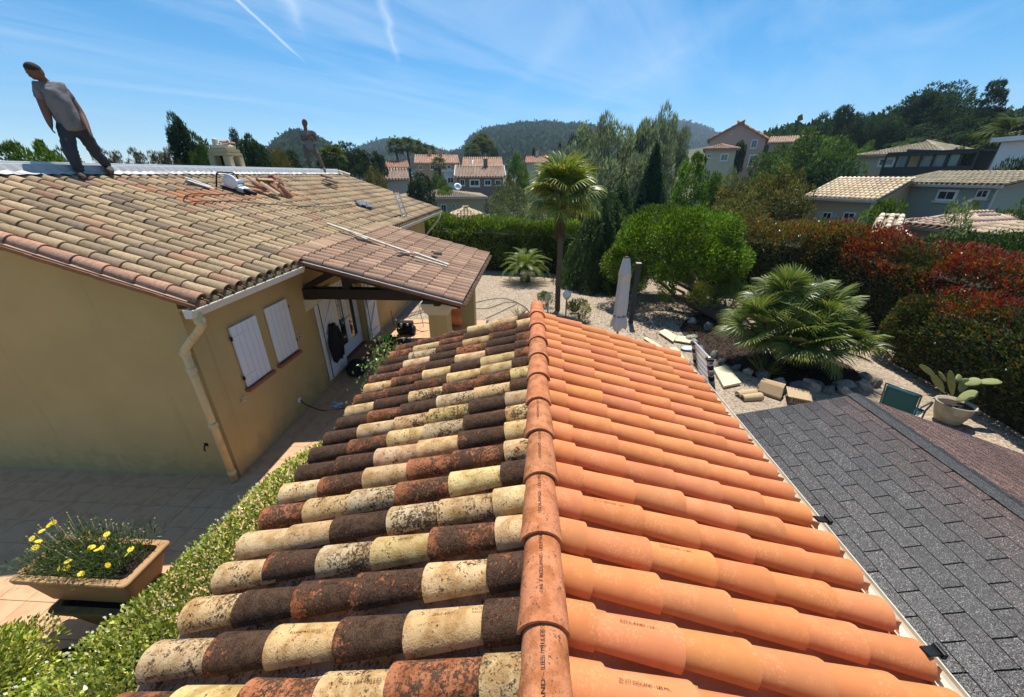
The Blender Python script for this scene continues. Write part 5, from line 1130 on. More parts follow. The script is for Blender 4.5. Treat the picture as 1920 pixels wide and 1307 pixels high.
# little plants round the palm foot
bush('bed_shrub', 'small yellow-green shrub beside the white globe lamp', (1.45, 11.6, 0), (.34, .30, .55), 1500, .07, .018, [(.22, .24, .04), (.15, .19, .04), (.30, .28, .06)], None, 'leaf', 26, .4)
bush('bed_shrub', 'small dark shrub under the cream globe lamp', (.45, 12.85, 0), (.28, .25, .42), 1100, .06, .022, [(.10, .14, .05), (.14, .17, .07)], None, 'leaf', 22, .4)
def tuft(name, label, base, n, h, w_, cols, spread=.6, cat='plant'):
    a = rg.uniform(0, 6.28, n); D = np.stack([np.cos(a) * spread, np.sin(a) * spread, np.ones(n)], 1); V, F, T = leaves(np.zeros((n, 3)) + np.stack([np.cos(a), np.sin(a), 0 * a], 1) * .03, D, h * rg.uniform(.6, 1.1, n), w_, tints(n, cols), .05, .25)
    return plant(name, label, cat, base, [('blades', np_mesh('blades', V, F, T), LM['leaf'])])
tuft('grass_tuft', 'sparse grassy tuft on the gravel near the roof ridge end', (-.45, 11.7, 0), 40, .5, .02, [(.20, .20, .10), (.28, .27, .15)], 1.0)
tuft('spiky_plant', 'dark spiky plant behind the white globe lamp', (1.35, 12.2, 0), 70, .45, .03, [(.06, .05, .035), (.10, .09, .05), (.05, .09, .03)], .5)
tuft('grass_tuft', 'long grassy tuft drooping over the bed stones by the dwarf palm', (5.25, 8.05, .05), 130, .6, .014, [(.09, .12, .03), (.14, .16, .05)], 1.1)
# ------------------------------------------------------------------ garden things
def G0(x, y): return Vector(onz(x, y, 0))
# closed parasol with tied cover
pb = Vector((2.32, 9.95, .004)); pa = thing('parasol', 'closed parasol wrapped in a pale grey tied cover', 'parasol', tuple(pb))
CLO = mat('parasol_cover', (.52, .49, .475), .9, .10, 5, .3, bscale=30)
V = []; F = []; seg = 40; prof = [(.075, 2.26), (.085, 2.22), (.12, 2.05), (.155, 1.88), (.165, 1.83), (.150, 1.825), (.155, 1.6), (.165, 1.3), (.17, 1.05), (.165, .82), (.16, .72), (.175, .68), (.205, .52), (.225, .38), (.215, .36)]
for r_, z_ in prof:
    for k in range(seg):
        a = 2 * math.pi * k / seg; amp = .012 + .05 * max(0, 1.8 - z_) * (.25 if z_ > .7 else .30); rr = r_ * (1 + amp / r_ * .55 * math.sin(a * 8 + 1.2 * math.sin(z_ * 2)) + .05 * math.sin(a * 3 + z_ * 2)); zo = .05 * math.sin(a * 4) * (1 if (z_ < .4 or 1.82 < z_ < 1.9) else 0); V.append((rr * math.cos(a), rr * math.sin(a), z_ + zo))
for i in range(len(prof) - 1):
    for k in range(seg): F.append((i * seg + k, i * seg + (k + 1) % seg, (i + 1) * seg + (k + 1) % seg, (i + 1) * seg + k))
F.append(tuple(range(seg))); obj('cover', pmesh('cover', V, F, True), CLO, pa, False)
obj('finial', lathe_me('finial', [(.07, 2.255), (.075, 2.27), (.05, 2.29), (.02, 2.30)], 16), M['rubber'], pa, False)
obj('pole', lathe_me('pole', [(.03, .05), (.03, .5)], 12), M['old_timber'], pa, False); obj('base', box_me('base', (0, 0, .05), (.55, .55, .10), .02), mat('concrete', (.34, .32, .29), .9, .15, 5, .3), pa, False)
obj('tie_strap', lathe_me('tie_strap', [(.172, .69), (.178, .70), (.178, .725), (.172, .735)], 24), mat('strap', (.22, .21, .21), .9), pa, False)
pst = thing('dark_post', 'dark square post with pale cap standing behind the parasol', 'post', (3.0, 11.3, .004)); box('shaft', (2.94, 11.24, .004), (3.07, 11.37, 1.84), mat('dark_post_paint', (.045, .042, .040), .8, .2, 7, .2), pst, .01); box('cap', (2.93, 11.23, 1.841), (3.08, 11.38, 1.86), M['zinc'], pst, .004)
def globe(name, label, x, y, z, r, mt):
    t = thing(name, label, 'garden lamp', (x, y, .004)); obj('post', lathe_me('post', [(.03, 0), (.025, .02), (.025, z - r - .02), (.07, z - r), (.075, z - r + .03), (.05, z - r + .05)], 12), M['plaster_pale'], t, False)
    obj('globe', lathe_me('globe', [(max(.002, r * math.sin(q)), z - r * math.cos(q)) for q in np.linspace(.25, math.pi, 14)], 24), mt, t, False); return t
WG = mat('white_globe', (.80, .80, .78), .25, .03); CG = mat('cream_globe', (.74, .66, .36), .3, .05)
g_ = onz(1063, 553, .70); globe('globe_lamp', 'white globe garden lamp on a post by the palm trunk', g_[0], g_[1], .70, .135, WG); g_ = onz(1028, 557, .55); globe('globe_lamp', 'cream globe garden lamp above the dark shrub', g_[0], g_[1], .55, .11, CG); g_ = at(968, 478, 17.4); globe('globe_lamp', 'cream globe garden lamp on a post by the back hedge behind the sago palm', g_[0], g_[1], float(g_[2]), .11, CG)
# telescopic ladder at the right eave
tl_ = thing('telescopic_ladder', 'collapsed telescopic aluminium ladder leaning on the new tile eave', 'ladder', (2.55, 4.3, .004)); DK = mat('bronze_tube', (.30, .24, .18), .4, .15, 9, .05, .7)
for yy in (4.05, 4.52):
    top = Vector((1.98, yy, 2.27)); ft = Vector((2.62, yy, .01)); d = (ft - top); L = d.length; d.normalize()
    for k in range(7):
        a = top + d * (k * .075); b_ = top + d * (k * .075 + .055); tube('collar', [a, b_], .034, M['rubber'] if k % 2 else DK, tl_, 12)
    tube('stile', [top + d * .5, ft], .030, DK, tl_, 12)
    tube('inner_tube', [top + d * .0, top + d * .55], .027, M['alu'], tl_, 12); objm('end_plug', box_me('end_plug', (0, 0, 0), (.075, .075, .03), .01), Matrix.Translation(top), M['rubber'], tl_)
for k in range(6):
    p = Vector((1.98, 4.05, 2.27)) + d * (.012 + k * .075); bar('rung', p, p + Vector((0, .47, 0)), .08 if k == 0 else .05, .02, M['alu'], tl_, .004, (1, 0, .3))
for k in range(4):
    p = Vector((1.98, 4.05, 2.27)) + d * (.75 + k * .35); bar('rung', p, p + Vector((0, .47, 0)), .05, .02, M['alu'], tl_, .004, (1, 0, .3))
# rock bed, soil, stones
sheet('soil_bed', [(4.35, 10.9), (4.2, 9.7), (4.5, 8.9), (4.9, 8.0), (5.5, 7.55), (6.6, 7.35), (7.35, 7.7), (7.6, 8.6), (7.2, 9.8), (6.3, 11.0), (5.6, 12.2), (5.0, 12.0)], .016, M['soil'])
n = 3200; P = np.stack([rg.uniform(4.3, 7.5, n), rg.uniform(7.5, 12.0, n), rg.uniform(.018, .05, n)], 1); P = P[(P[:, 1] > 7.9 + .25 * np.abs(P[:, 0] - 6)) & (P[:, 0] + P[:, 1] < 16.6) & (P[:, 0] > 4.4)]; n = len(P)
V, F, T = leaves(P, np.stack([rg.normal(0, 1, n), rg.normal(0, 1, n), rg.normal(0, .25, n)], 1), .07, .03, tints(n, [(.06, .035, .022), (.10, .06, .035), (.035, .022, .016), (.15, .10, .06)])); tag(obj('bark_mulch', np_mesh('bark_mulch', V, F, T), LM['far']), None, None, kind='stuff')
n = 3000; P = np.stack([rg.normal(4.6, 1.3, n), rg.normal(12.0, 1.2, n), rg.uniform(.008, .02, n)], 1); V, F, T = leaves(P, np.stack([rg.normal(0, 1, n), rg.normal(0, 1, n), rg.normal(0, .15, n)], 1), .06, .025, tints(n, [(.10, .07, .04), (.16, .11, .06), (.06, .045, .03)])); tag(obj('fallen_leaves', np_mesh('fallen_leaves', V, F, T), LM['far']), None, None, kind='stuff')
STN = [mat('grey_stone', (.20, .19, .17), .95, .35, 6, .8, c2=(.10, .095, .085)), mat('pale_stone', (.42, .38, .31), .95, .3, 6, .8, c2=(.24, .21, .17))]
st_m = []
for q in range(6):
    bm = bmesh.new(); bmesh.ops.create_icosphere(bm, subdivisions=3, radius=1)
    for v_ in bm.verts: v_.co *= 1 + .35 * mnoise.noise(v_.co * 1.3 + Vector((q * 7, 0, 0))) + .16 * mnoise.noise(v_.co * 3.5 + Vector((0, q * 5, 0)))
    st_m.append(bmesh_to('stone', bm))
bed = [(4.45, 8.95), (4.62, 8.62), (4.78, 8.32), (4.95, 8.05), (5.15, 7.82), (5.38, 7.62), (5.65, 7.48), (5.95, 7.40), (6.25, 7.34), (6.55, 7.32), (6.85, 7.36), (7.12, 7.48), (7.35, 7.68), (7.5, 7.95), (4.35, 9.3), (4.32, 9.65), (5.2, 10.9), (5.5, 10.7), (5.75, 10.6), (4.3, 10.0), (6.1, 7.55), (6.7, 7.55), (7.0, 7.7), (4.9, 11.4), (5.9, 11.0)]
for q, (x, y) in enumerate(bed):
    s = random.uniform(.09, .165); o = obj('border_stone', st_m[q % 6], None, None, True, loc=(x + random.gauss(0, .03), y + random.gauss(0, .03), s * .35), rot=(random.random(), random.random(), random.random() * 6), scl=(s * 1.2, s * .95, s * .75)); o.data = o.data.copy() if False else o.data
    if not o.data.materials: o.data.materials.append(STN[q % 2])
    tag(o, ['rough dark grey stone edging the dwarf palm bed', 'rough pale buff stone edging the dwarf palm bed'][q % 2], 'stone', ['dark stones edging the palm bed', 'pale stones edging the palm bed'][q % 2])
# pale boards and old tiles lying on the gravel
YB = mat('cream_panel', (.66, .58, .36), .8, .12, 3, .15)
def board(name, label, pts, th=.03, z=.02, mt=None):
    P = [Vector(onz(x, y, z + th)) for x, y in pts]; V = [p for p in P] + [p - Vector((0, 0, th)) for p in P]
    o = obj(name, pmesh(name, V, [(0, 1, 2, 3), (7, 6, 5, 4), (0, 4, 5, 1), (1, 5, 6, 2), (2, 6, 7, 3), (3, 7, 4, 0)]), mt or YB); return tag(o, label, 'board')
board('cream_board', 'wide cream board lying flat beside the stacked old tiles', [(1338, 690), (1362, 684), (1390, 717), (1357, 724)], .05, .03)
board('cream_board', 'curled cream board nearest the round conifer on the gravel', [(1235, 622), (1247, 617), (1270, 630), (1262, 640)], .03, .05)
board('cream_board', 'short cream board beside the curled one on the gravel', [(1265, 638), (1272, 629), (1303, 632), (1295, 643)], .03, .04)
board('cream_plank', 'narrow cream plank sticking out past the new tile roof', [(1207, 634), (1213, 632), (1246, 653), (1240, 656)], .03, .02); board('cream_plank', 'long cream plank lying behind the telescopic ladder', [(1255, 652), (1268, 650), (1345, 745), (1328, 748)], .03, .012)
OLDC = (.50, .37, .21, .25); gt_m = tile_mesh('ground_tile', .42, .094, .076, .014, 10)
def gtile(p, rz_, label, group=None, rot=(0, 0), col=OLDC):
    o = obj('old_tile', gt_m, TM['h'], None, True, loc=tuple(p), rot=(rot[0], rot[1], rz_), color=col); return tag(o, label, 'roof tile', group)
for q, (x, y, rz_) in enumerate([(1398, 742, .25), (1408, 749, .2)]):
    b0 = G0(x, y)
    for k in range(2): gtile((b0.x, b0.y, .02 + .022 * k), rz_, 'old buff canal tile in the pair of small stacks by the shingle shed', 'old tiles stacked in pairs by the shed')
b0 = G0(1442, 742)
for k in range(6): gtile((b0.x + .012 * k, b0.y + .02 * k, .03 + .026 * k), -.72, 'old brown canal tile in the taller nested stack by the shingle shed', 'old tiles nested in the taller stack', (.0, .02), (.40, .27, .15, .3))
for k in range(5): gtile((b0.x + .02 * k + .10, b0.y + .20 + .012 * k, .03 + .024 * k), -.72, 'old buff canal tile in the nested stack leaning on the taller stack', 'old tiles nested in the second stack', (.25, .0), (.46, .33, .18, .3))
b0 = G0(1480, 750)
for k in range(9): gtile((b0.x + .038 * k - .05, b0.y - .016 * k + .03, .10), -.45 + 1.57, 'old buff canal tile standing on edge in the packed row', 'old tiles packed on edge in a row', (1.25, 0), (.46, .34, .20, .3))
b0 = onz(1362, 752, 1.0)
for k in range(2): gtile((b0[0] - .02, b0[1] + .02, .35 + .03 * k), 1.15, 'old buff canal tile lying behind the shingle shed corner', 'old tiles behind the shed corner', (.05, .1))
bag('plastic_sheet', (4.15, 9.35, .01), (.28, .16, .05), mat('pale_blue_plastic', (.45, .55, .66), .35, .2, 9, .3), 'crumpled pale blue plastic sheet on the gravel by the bed stones', 'plastic sheet')
# teal sling chair
ch_c = Vector((6.66, 6.22, 0)); cr = thing('garden_chair', 'teal sling garden chair behind the shingle shed', 'chair', (ch_c.x, ch_c.y, .004), rad(-60), None, .88); TEAL = mat('teal_sling', (.006, .085, .095), .6, .1, 9, .2, bscale=120)
V = []; F = []
for i in range(9):
    q = i / 8; y_ = -.30 - .14 * q + (.03 if i == 8 else 0); z_ = .42 + .52 * q
    for j in range(7): V.append((-.25 + .5 * j / 6, y_ - .02 * math.sin(math.pi * j / 6), z_))
F = [(i * 7 + j, i * 7 + j + 1, (i + 1) * 7 + j + 1, (i + 1) * 7 + j) for i in range(8) for j in range(6)]
sb = obj('backrest', pmesh('backrest', V, F, True), TEAL, cr, False); sb.modifiers.new('t', 'SOLIDIFY').thickness = .012
V = [(-.25 + .5 * j / 6, -.30 + .55 * i / 6, .42 - .03 * math.sin(math.pi * i / 6)) for i in range(7) for j in range(7)]; sb = obj('seat', pmesh('seat', V, [(i * 7 + j, i * 7 + j + 1, (i + 1) * 7 + j + 1, (i + 1) * 7 + j) for i in range(6) for j in range(6)], True), TEAL, cr, False); sb.modifiers.new('t', 'SOLIDIFY').thickness = .012
CHF = mat('chair_frame', (.10, .12, .12), .35, .1, 8, .03, .6)
for s in (-1, 1):
    tube('back_post', [(s * .27, -.28, .40), (s * .27, -.36, .68), (s * .27, -.45, .96)], .014, CHF, cr, 8, False); tube('leg', [(s * .27, -.38, .01), (s * .27, -.28, .42)], .014, CHF, cr, 8, False); tube('leg', [(s * .27, .30, .01), (s * .27, .26, .42)], .014, CHF, cr, 8, False)
    tube('armrest', spline([(s * .30, -.37, .66), (s * .31, -.10, .67), (s * .31, .18, .66), (s * .30, .27, .58), (s * .27, .28, .42)], 5), .016, CHF, cr, 8, False); tube('seat_rail', [(s * .27, -.30, .42), (s * .27, .27, .42)], .014, CHF, cr, 8, False)
tube('top_rail', [(-.27, -.45, .96), (.27, -.45, .96)], .014, CHF, cr, 8, False)
# prickly pear in a pale pot
pot_c = Vector((7.70, 6.36, .006)); pt_ = thing('plant_pot', 'pale ribbed pot holding the prickly pear', 'pot', tuple(pot_c)); PALE = mat('pale_pot', (.42, .37, .27), .9, .2, 5, .3, c2=(.30, .25, .17))
obj('pot_body', lathe_me('pot_body', [(.15, 0), (.18, .03), (.23, .19), (.265, .37), (.275, .40), (.255, .40), (.24, .34)], 32), PALE, pt_, False); obj('soil', lathe_me('soil', [(.24, .32), (.24, .35)], 20), M['soil'], pt_, False)
ca_t = thing('prickly_pear', 'prickly pear cactus with flat oval pads in the pale pot', 'cactus', (pot_c.x, pot_c.y, .35)); PAD = mat('cactus_pad', (.20, .225, .075), .7, .15, 6, .25, c2=(.26, .26, .10), bscale=60)
bm = bmesh.new(); bmesh.ops.create_uvsphere(bm, u_segments=20, v_segments=12, radius=1)
for v_ in bm.verts: t_ = (v_.co.z + 1) / 2; k_ = .55 + .6 * t_ - .15 * t_ * t_; v_.co = Vector((v_.co.x * .10 * k_, v_.co.y * .020, v_.co.z * .17 + .165))
pad = bmesh_to('pad', bm, True)
pads = [((1785, 742), (1783, 700), .9, 0), ((1768, 735), (1752, 705), .95, .5), ((1752, 707), (1730, 686), 1.0, .4), ((1772, 715), (1764, 700), .9, -.3), ((1800, 735), (1812, 712), .95, .6), ((1810, 722), (1835, 712), 1.0, .3), ((1832, 718), (1872, 714), 1.1, .1), ((1795, 752), (1828, 735), 1.05, .2), ((1792, 712), (1802, 708), .9, 1.0), ((1800, 765), (1790, 780), .8, .8)]
for (a, b_, s, tw) in pads:
    A = Vector(ony(a[0], a[1], 6.42)); B = Vector(ony(b_[0], b_[1], 6.42 + .1 * tw)); d = (B - A); L = max(d.length, .14); q = d.to_track_quat('Z', 'Y').to_matrix().to_4x4(); objm('pad', pad, Matrix.Translation(A) @ q @ Matrix.Rotation(tw, 4, 'Z') @ Matrix.Diagonal((s, 1, L / .33 * 1.1, 1)), PAD, ca_t)

# ------------------------------------------------------------------ houses of the neighbourhood
bt_V, bt_Q = barrel(.50, .115, .085, .016, 4)
bt_V2, bt_Q2 = barrel(.9, .16, .13, .02, 3)
def slope_tiles(A, B, C_, D_, pitch=.23, exp=.40, big=False):
    """A->B eave, D_->C_ ridge (A below D_). Canal columns run up from the eave."""
    A, B, C_, D_ = map(Vector, (A, B, C_, D_)); e = (B - A); L = e.length; e.normalize(); up0 = (D_ - A).lerp(C_ - B, .5); up = (up0 - e * up0.dot(e)).normalized(); H = (up0 - e * up0.dot(e)).length
    l0 = (D_ - A).dot(e); l1 = L + (C_ - B).dot(e); fr = []; n = max(2, int(L / pitch))
    for i in range(n):
        s = (i + .5) * L / n; hmax = H
        if l0 > 0 and s < l0: hmax = H * s / l0
        if l1 < L and s > l1: hmax = min(hmax, H * (L - s) / max(1e-6, L - l1))
        k = 0
        while k * exp < hmax - .1:
            c = A + e * s + up * (k * exp + exp * .55); fr.append(frame(c, -up, e, .01)); k += 1
    return fr
def house(name, label, xl, xr, ye, yr, dist, depth, kind='gable', wall=None, tcol=(.42, .30, .19), windows=(), drop=4.5, over=.35, far=False, dr=0., group='houses of the neighbourhood', chim=None, board=None, gut=False):
    A = Vector(at(xl, ye, dist)); B = Vector(at(xr, ye, dist + dr)); zE = (A.z + B.z) / 2; A.z = B.z = zE; e = (B - A).normalized(); dp_ = Vector((-e.y, e.x, 0)); 
    if dp_.dot(Vector((A.x - CAM.x, A.y, 0))) < 0: dp_ = -dp_
    L = (B - A).length; mid_ = (A + B) / 2 + dp_ * depth / 2; zR = float(at((xl + xr) / 2, yr, math.hypot(mid_.x - CAM.x, mid_.y))[2]); zR = max(zR, zE + .4)
    gz = min(float(terrain_h(A.x, A.y)), float(terrain_h(B.x, B.y))) - .5; gz = min(gz, zE - 2.6)
    t = thing(name, label, 'house', (mid_.x, mid_.y, gz), group=group)
    a, b_ = A + e * over + dp_ * over, B - e * over + dp_ * over; c, d = b_ + dp_ * (depth - 2 * over), a + dp_ * (depth - 2 * over); zw = zE - .02
    V = [(q.x, q.y, gz) for q in (a, b_, c, d)] + [(q.x, q.y, zw) for q in (a, b_, c, d)]; F = [(0, 1, 5, 4), (1, 2, 6, 5), (2, 3, 7, 6), (3, 0, 4, 7)]
    if kind == 'gable': V += [tuple((a + d) / 2 + Vector((0, 0, zR - zE - .08))), tuple((b_ + c) / 2 + Vector((0, 0, zR - zE - .08)))]; F += [(4, 7, 8), (5, 9, 6)]
    if kind == 'front':  V += [tuple((a + b_) / 2 + Vector((0, 0, zR - zE - .08))), tuple((d + c) / 2 + Vector((0, 0, zR - zE - .08)))]; F += [(4, 5, 8), (6, 7, 9)]
    obj('wall', pmesh('wall', V, F), wall, t)
    E0, E1, E2, E3 = A, B, B + dp_ * depth, A + dp_ * depth; up = Vector((0, 0, zR - zE))
    if kind == 'gable': R0, R1 = (E0 + E3) / 2 + up, (E1 + E2) / 2 + up; S_ = [(E0, E1, R1, R0), (E2, E3, R0, R1)]
    elif kind == 'front': R0, R1 = (E0 + E1) / 2 + up, (E3 + E2) / 2 + up; S_ = [(E3, E0, R0, R1), (E1, E2, R1, R0)]
    elif kind == 'hip':
        h = min(depth, L) / 2; R0, R1 = (E0 + E3) / 2 + e * h + up, (E1 + E2) / 2 - e * h + up; S_ = [(E0, E1, R1, R0), (E2, E3, R0, R1), (E1, E2, R1, R1), (E3, E0, R0, R0)]
    else: S_ = []
    if S_:
        for q in S_:
            P = [v_ - Vector((0, 0, .06)) for v_ in q]; V = P + [v_ - Vector((0, 0, .10)) for v_ in P]
            obj('roof', pmesh('roof', V, [(0, 1, 2, 3), (7, 6, 5, 4), (0, 4, 5, 1), (1, 5, 6, 2), (3, 2, 6, 7), (3, 7, 4, 0)]), FAS, t)
        fr = []
        for q in S_[:(2 if kind == 'front' else (1 if kind == 'gable' else 4))]: fr += slope_tiles(*q, pitch=.40 if far else .23, exp=.8 if far else .40)
        cols = [tuple(np.array(tcol) * random.uniform(.8, 1.18)) + (random.uniform(.1, .55),) for _ in fr]
        tag(obj('roof_tiling', join_tiles('roof_tiling', bt_V2 if far else bt_V, bt_Q2 if far else bt_Q, fr, cols), TM['hj'], t), None, None, kind='stuff')
        rl = (R1 - R0).length
        if rl > .3:
            for k in range(int(rl / .5)): objm('ridge_tile', hcov, frame(R0.lerp(R1, (k + .5) / int(rl / .5)) + Vector((0, 0, .02)), R1 - R0, e if kind == 'front' else dp_), TM['h'], t, (*[q * 1.05 for q in tcol], .2))
    if kind == 'flat':
        P = [E0, E1, E2, E3]; V = P + [v_ + Vector((0, 0, .25)) for v_ in P]; obj('parapet', pmesh('parapet', V, [(0, 1, 5, 4), (1, 2, 6, 5), (2, 3, 7, 6), (3, 0, 4, 7), (4, 5, 6, 7)]), wall, t)
    nrm = -dp_; o0 = a.copy()
    def onwall(x, y):
        dd = ray(x, y); k = (np.array(o0) - _C) @ np.array(nrm) / (dd @ np.array(nrm)); return Vector(_C + dd * k)
    for wv in windows:
        x0, y0, x1, y1 = wv[:4]; p0, p1 = onwall(x0, y0), onwall(x1, y1); u0, u1 = (p0 - a).dot(e), (p1 - a).dot(e); z0, z1 = p1.z, p0.z
        if u1 < u0: u0, u1 = u1, u0
        def rect(nm, ua, ub, za, zb, off, th, mt, par):
            M_ = Matrix(((e.x, dp_.x, 0, 0), (e.y, dp_.y, 0, 0), (0, 0, 1, 0), (0, 0, 0, 1))); c0 = a + e * (ua + ub) / 2 - dp_ * (off + th / 2); c0.z = (za + zb) / 2
            return objm(nm, box_me(nm, (0, 0, 0), (abs(ub - ua), th, abs(zb - za))), Matrix.Translation(c0) @ M_, mt, par)
        w_ = rect('window', u0, u1, z0, z1, .004, .05, M['white_paint'], t); g_ = .12 * (u1 - u0); rect('pane', u0 + g_, (u0 + u1) / 2 - .02, z0 + g_, z1 - g_, .058, .01, M['glass'], w_); rect('pane', (u0 + u1) / 2 + .02, u1 - g_, z0 + g_, z1 - g_, .058, .01, M['glass'], w_)
        rect('sill', u0 - .08, u1 + .08, z0 - .10, z0 - .003, .004, .12, M['plaster_pale'], w_)
        if len(wv) > 4:
            sw_2 = (u1 - u0) * .55
            for ua in (u0 - sw_2 - .03, u1 + .03): rect('shutter', ua, ua + sw_2, z0, z1, .004, .04, wv[4], w_)
    if gut: bar('gutter', A - dp_ * .06 - Vector((0, 0, .08)), B - dp_ * .06 - Vector((0, 0, .08)), .12, .12, M['zinc'], t); bar('downpipe', b_ - dp_ * .06 - Vector((0, 0, .1)), b_ - dp_ * .06 - Vector((0, 0, 3.0)), .08, .08, M['zinc'], t, 0, (1, 0, 0))
    if board:
        for q0, q1 in ((E0, R0), (E1, R1)): bar('barge_board', q0 + Vector((0, 0, .10)) - dp_ * .1, q1 + Vector((0, 0, .12)), .10, .34, board, t)
    if chim:
        for k in chim:
            p = R0.lerp(R1, k) + Vector((0, 0, .35)); cc = objm('chimney', box_me('chimney', (0, 0, 0), (.6, .6, 1.3), .03), Matrix.Translation(p), wall, t); objm('chimney_cap', box_me('chimney_cap', (0, 0, 0), (.8, .8, .10), .02), Matrix.Translation(p + Vector((0, 0, .72))), TM['h'], cc, (.4, .22, .14, .2))
    return t, dict(a=a, b=b_, e=e, dp=dp_, zE=zE, R0=R0 if S_ else None, onwall=onwall)
FAS = mat('roof_underside', (.30, .22, .16), .9, .2)
WL = {k: mat(k + '_wall', c, .92, .08, .6, .1) for k, c in dict(beige=(.40, .335, .235), buff=(.46, .36, .24), cream=(.50, .44, .33), brown=(.20, .15, .125), grey=(.42, .40, .36), pink=(.46, .31, .26), green=(.275, .315, .285), white=(.66, .66, .66), ochre=(.42, .28, .16), shut=(.36, .42, .48), dark=(.035, .045, .045)).items()}
RED_T = (.44, .20, .12); BUFF_T = (.48, .36, .23); PALE_T = (.62, .50, .34); GREYT = (.28, .24, .18)
house('hip_house', 'beige bungalow with brown hipped tile roof beyond the back hedge', 742, 914, 371, 357, 46, 9, 'hip', WL['beige'], (.30, .24, .17), [(826, 383, 838, 402), (848, 382, 855, 394)], gut=True)
house('garden_house', 'small hipped tan roof just behind the back hedge', 838, 910, 414, 390, 27, 5, 'hip', WL['beige'], (.50, .38, .24), group=None)
house('chalet_house', 'brown two storey house with white barge boards and a dark balcony', 852, 948, 332, 313, 62, 8, 'gable', WL['brown'], (.36, .24, .17), [(862, 336, 872, 348), (880, 336, 900, 350), (908, 337, 921, 348), (928, 337, 940, 348)], board=WL['white'], far=True, chim=[.62])
house('small_house', 'grey rendered house with plain gable beside the dark round tree', 703, 768, 336, 319, 58, 8, 'gable', WL['grey'], (.33, .23, .17), [(722, 338, 728, 346)], far=True)
house('red_roof_house', 'long low house with red tiles in front of the tall palms', 690, 768, 314, 302, 84, 9, 'gable', WL['ochre'], RED_T, [(705, 316, 713, 325)], far=True, chim=[.15])
house('red_roof_house', 'orange rendered house with pale red roof and two chimneys', 776, 862, 306, 292, 84, 10, 'gable', WL['ochre'], (.54, .29, .19), [(785, 310, 792, 318), (806, 309, 816, 318), (838, 309, 846, 317)], far=True, chim=[.35, .6])
house('red_roof_house', 'house with orange roof rising behind the brown chalet', 866, 944, 313, 297, 86, 11, 'gable', WL['ochre'], (.56, .29, .18), far=True)
house('white_house', 'white house with dark upper wall between hedge and chalet', 828, 854, 322, 318, 64, 6, 'flat', WL['white'], windows=[(838, 332, 852, 344)], far=True, group=None)
house('white_house', 'white gabled house under the umbrella pine', 652, 690, 322, 313, 72, 8, 'gable', WL['white'], (.35, .28, .22), far=True, group=None)
house('red_roof_house', 'terracotta roofed house seen left of the fan palm crown', 984, 1040, 305, 294, 80, 9, 'gable', WL['cream'], RED_T, [(1003, 308, 1010, 315)], far=True, chim=[.4])
house('cream_house', 'taupe house with pale canal tiles and blue-grey shutters beyond the red hedge', 1503, 1648, 372, 336, 30, 6.5, 'gable', WL['buff'], (.74, .58, .38), [(1545, 397, 1556, 418, WL['shut']), (1584, 397, 1601, 414)], dr=-1.5, gut=True)
sb_h = house('green_house', 'grey-green rendered house with tan tiles and white framed window', 1664, 1884, 345, 324, 33, 6, 'gable', WL['green'], (.36, .30, .20), [(1762, 355, 1790, 378), (1836, 355, 1851, 372)], dr=-3, gut=True)
hp = house('terrace_house', 'large house with hipped roof and dark glazed terrace up the slope', 1598, 1775, 290, 268, 54, 10, 'hip', WL['cream'], (.36, .30, .20), [(1650, 296, 1675, 312)], dr=-3)[0]
tA = Vector(at(1652, 322, 50)); tB = Vector(at(1818, 320, 48)); e_ = (tB - tA).normalized(); e_.z = 0; 
tr_ = thing('terrace', 'dark framed glazed terrace below the large hipped house', 'terrace', tuple((tA + tB) / 2 - Vector((0, 0, 1)))); dp2 = Vector((-e_.y, e_.x, 0)); 
bar('lintel', tA + Vector((0, 0, 1.30)), tB + Vector((0, 0, 1.30)), .30, .18, WL['dark'], tr_); bar('base_wall', tA + Vector((0, 0, .0)), tB + Vector((0, 0, .0)), .3, .7, WL['dark'], tr_)
bar('back_wall', tA + dp2 * 3 + Vector((0, 0, .9)), tB + dp2 * 3 + Vector((0, 0, .4)), .2, 1.9, WL['dark'], tr_); bar('roof_slab', tA + dp2 * 1.6 + Vector((0, 0, 1.47)), tB + dp2 * 1.6 + Vector((0, 0, 1.47)), 3.2, .10, WL['dark'], tr_)
for k in range(8): p = tA.lerp(tB, k / 7); bar('post', p + Vector((0, 0, .1)), p + Vector((0, 0, 1.2)), .12, .12, WL['dark'], tr_, 0, (1, 0, 0))
for k in (1, 3, 4, 5): p, q = tA.lerp(tB, (k + .08) / 7), tA.lerp(tB, (k + .92) / 7); bar('glass_panel', p + dp2 * .3 + Vector((0, 0, .70)), q + dp2 * .3 + Vector((0, 0, .70)), .02, .95, mat('terrace_glass', (.30, .34, .32), .15, .05, spec=.7) if k == 1 else bpy.data.materials['terrace_glass'], tr_)
house('modern_house', 'white flat roofed modern house on the slope', 1858, 2010, 262, 258, 40, 8, 'flat', WL['white'], drop=3, group=None, dr=-3)
house('pink_house', 'large pink gabled house with round attic window and two chimneys', 1326, 1442, 262, 238, 68, 12, 'front', WL['pink'], RED_T, [(1410, 262, 1418, 278), (1406, 290, 1416, 312), (1369, 247, 1373, 251)], far=True)
house('cream_house', 'pale cream block with low hipped roof in front of the pink house', 1318, 1388, 279, 271, 56, 7, 'hip', WL['cream'], (.48, .30, .22), [(1352, 288, 1364, 302), (1327, 289, 1333, 296)])
house('far_house', 'low far house with tan roof on the crest beside the pink house', 1440, 1525, 266, 256, 98, 9, 'gable', WL['buff'], (.50, .33, .22), far=True, group=None)
house('far_house', 'small tan roofed house among the dark pines on the hillside', 1690, 1725, 257, 250, 88, 7, 'gable', WL['buff'], GREYT, far=True, group=None)
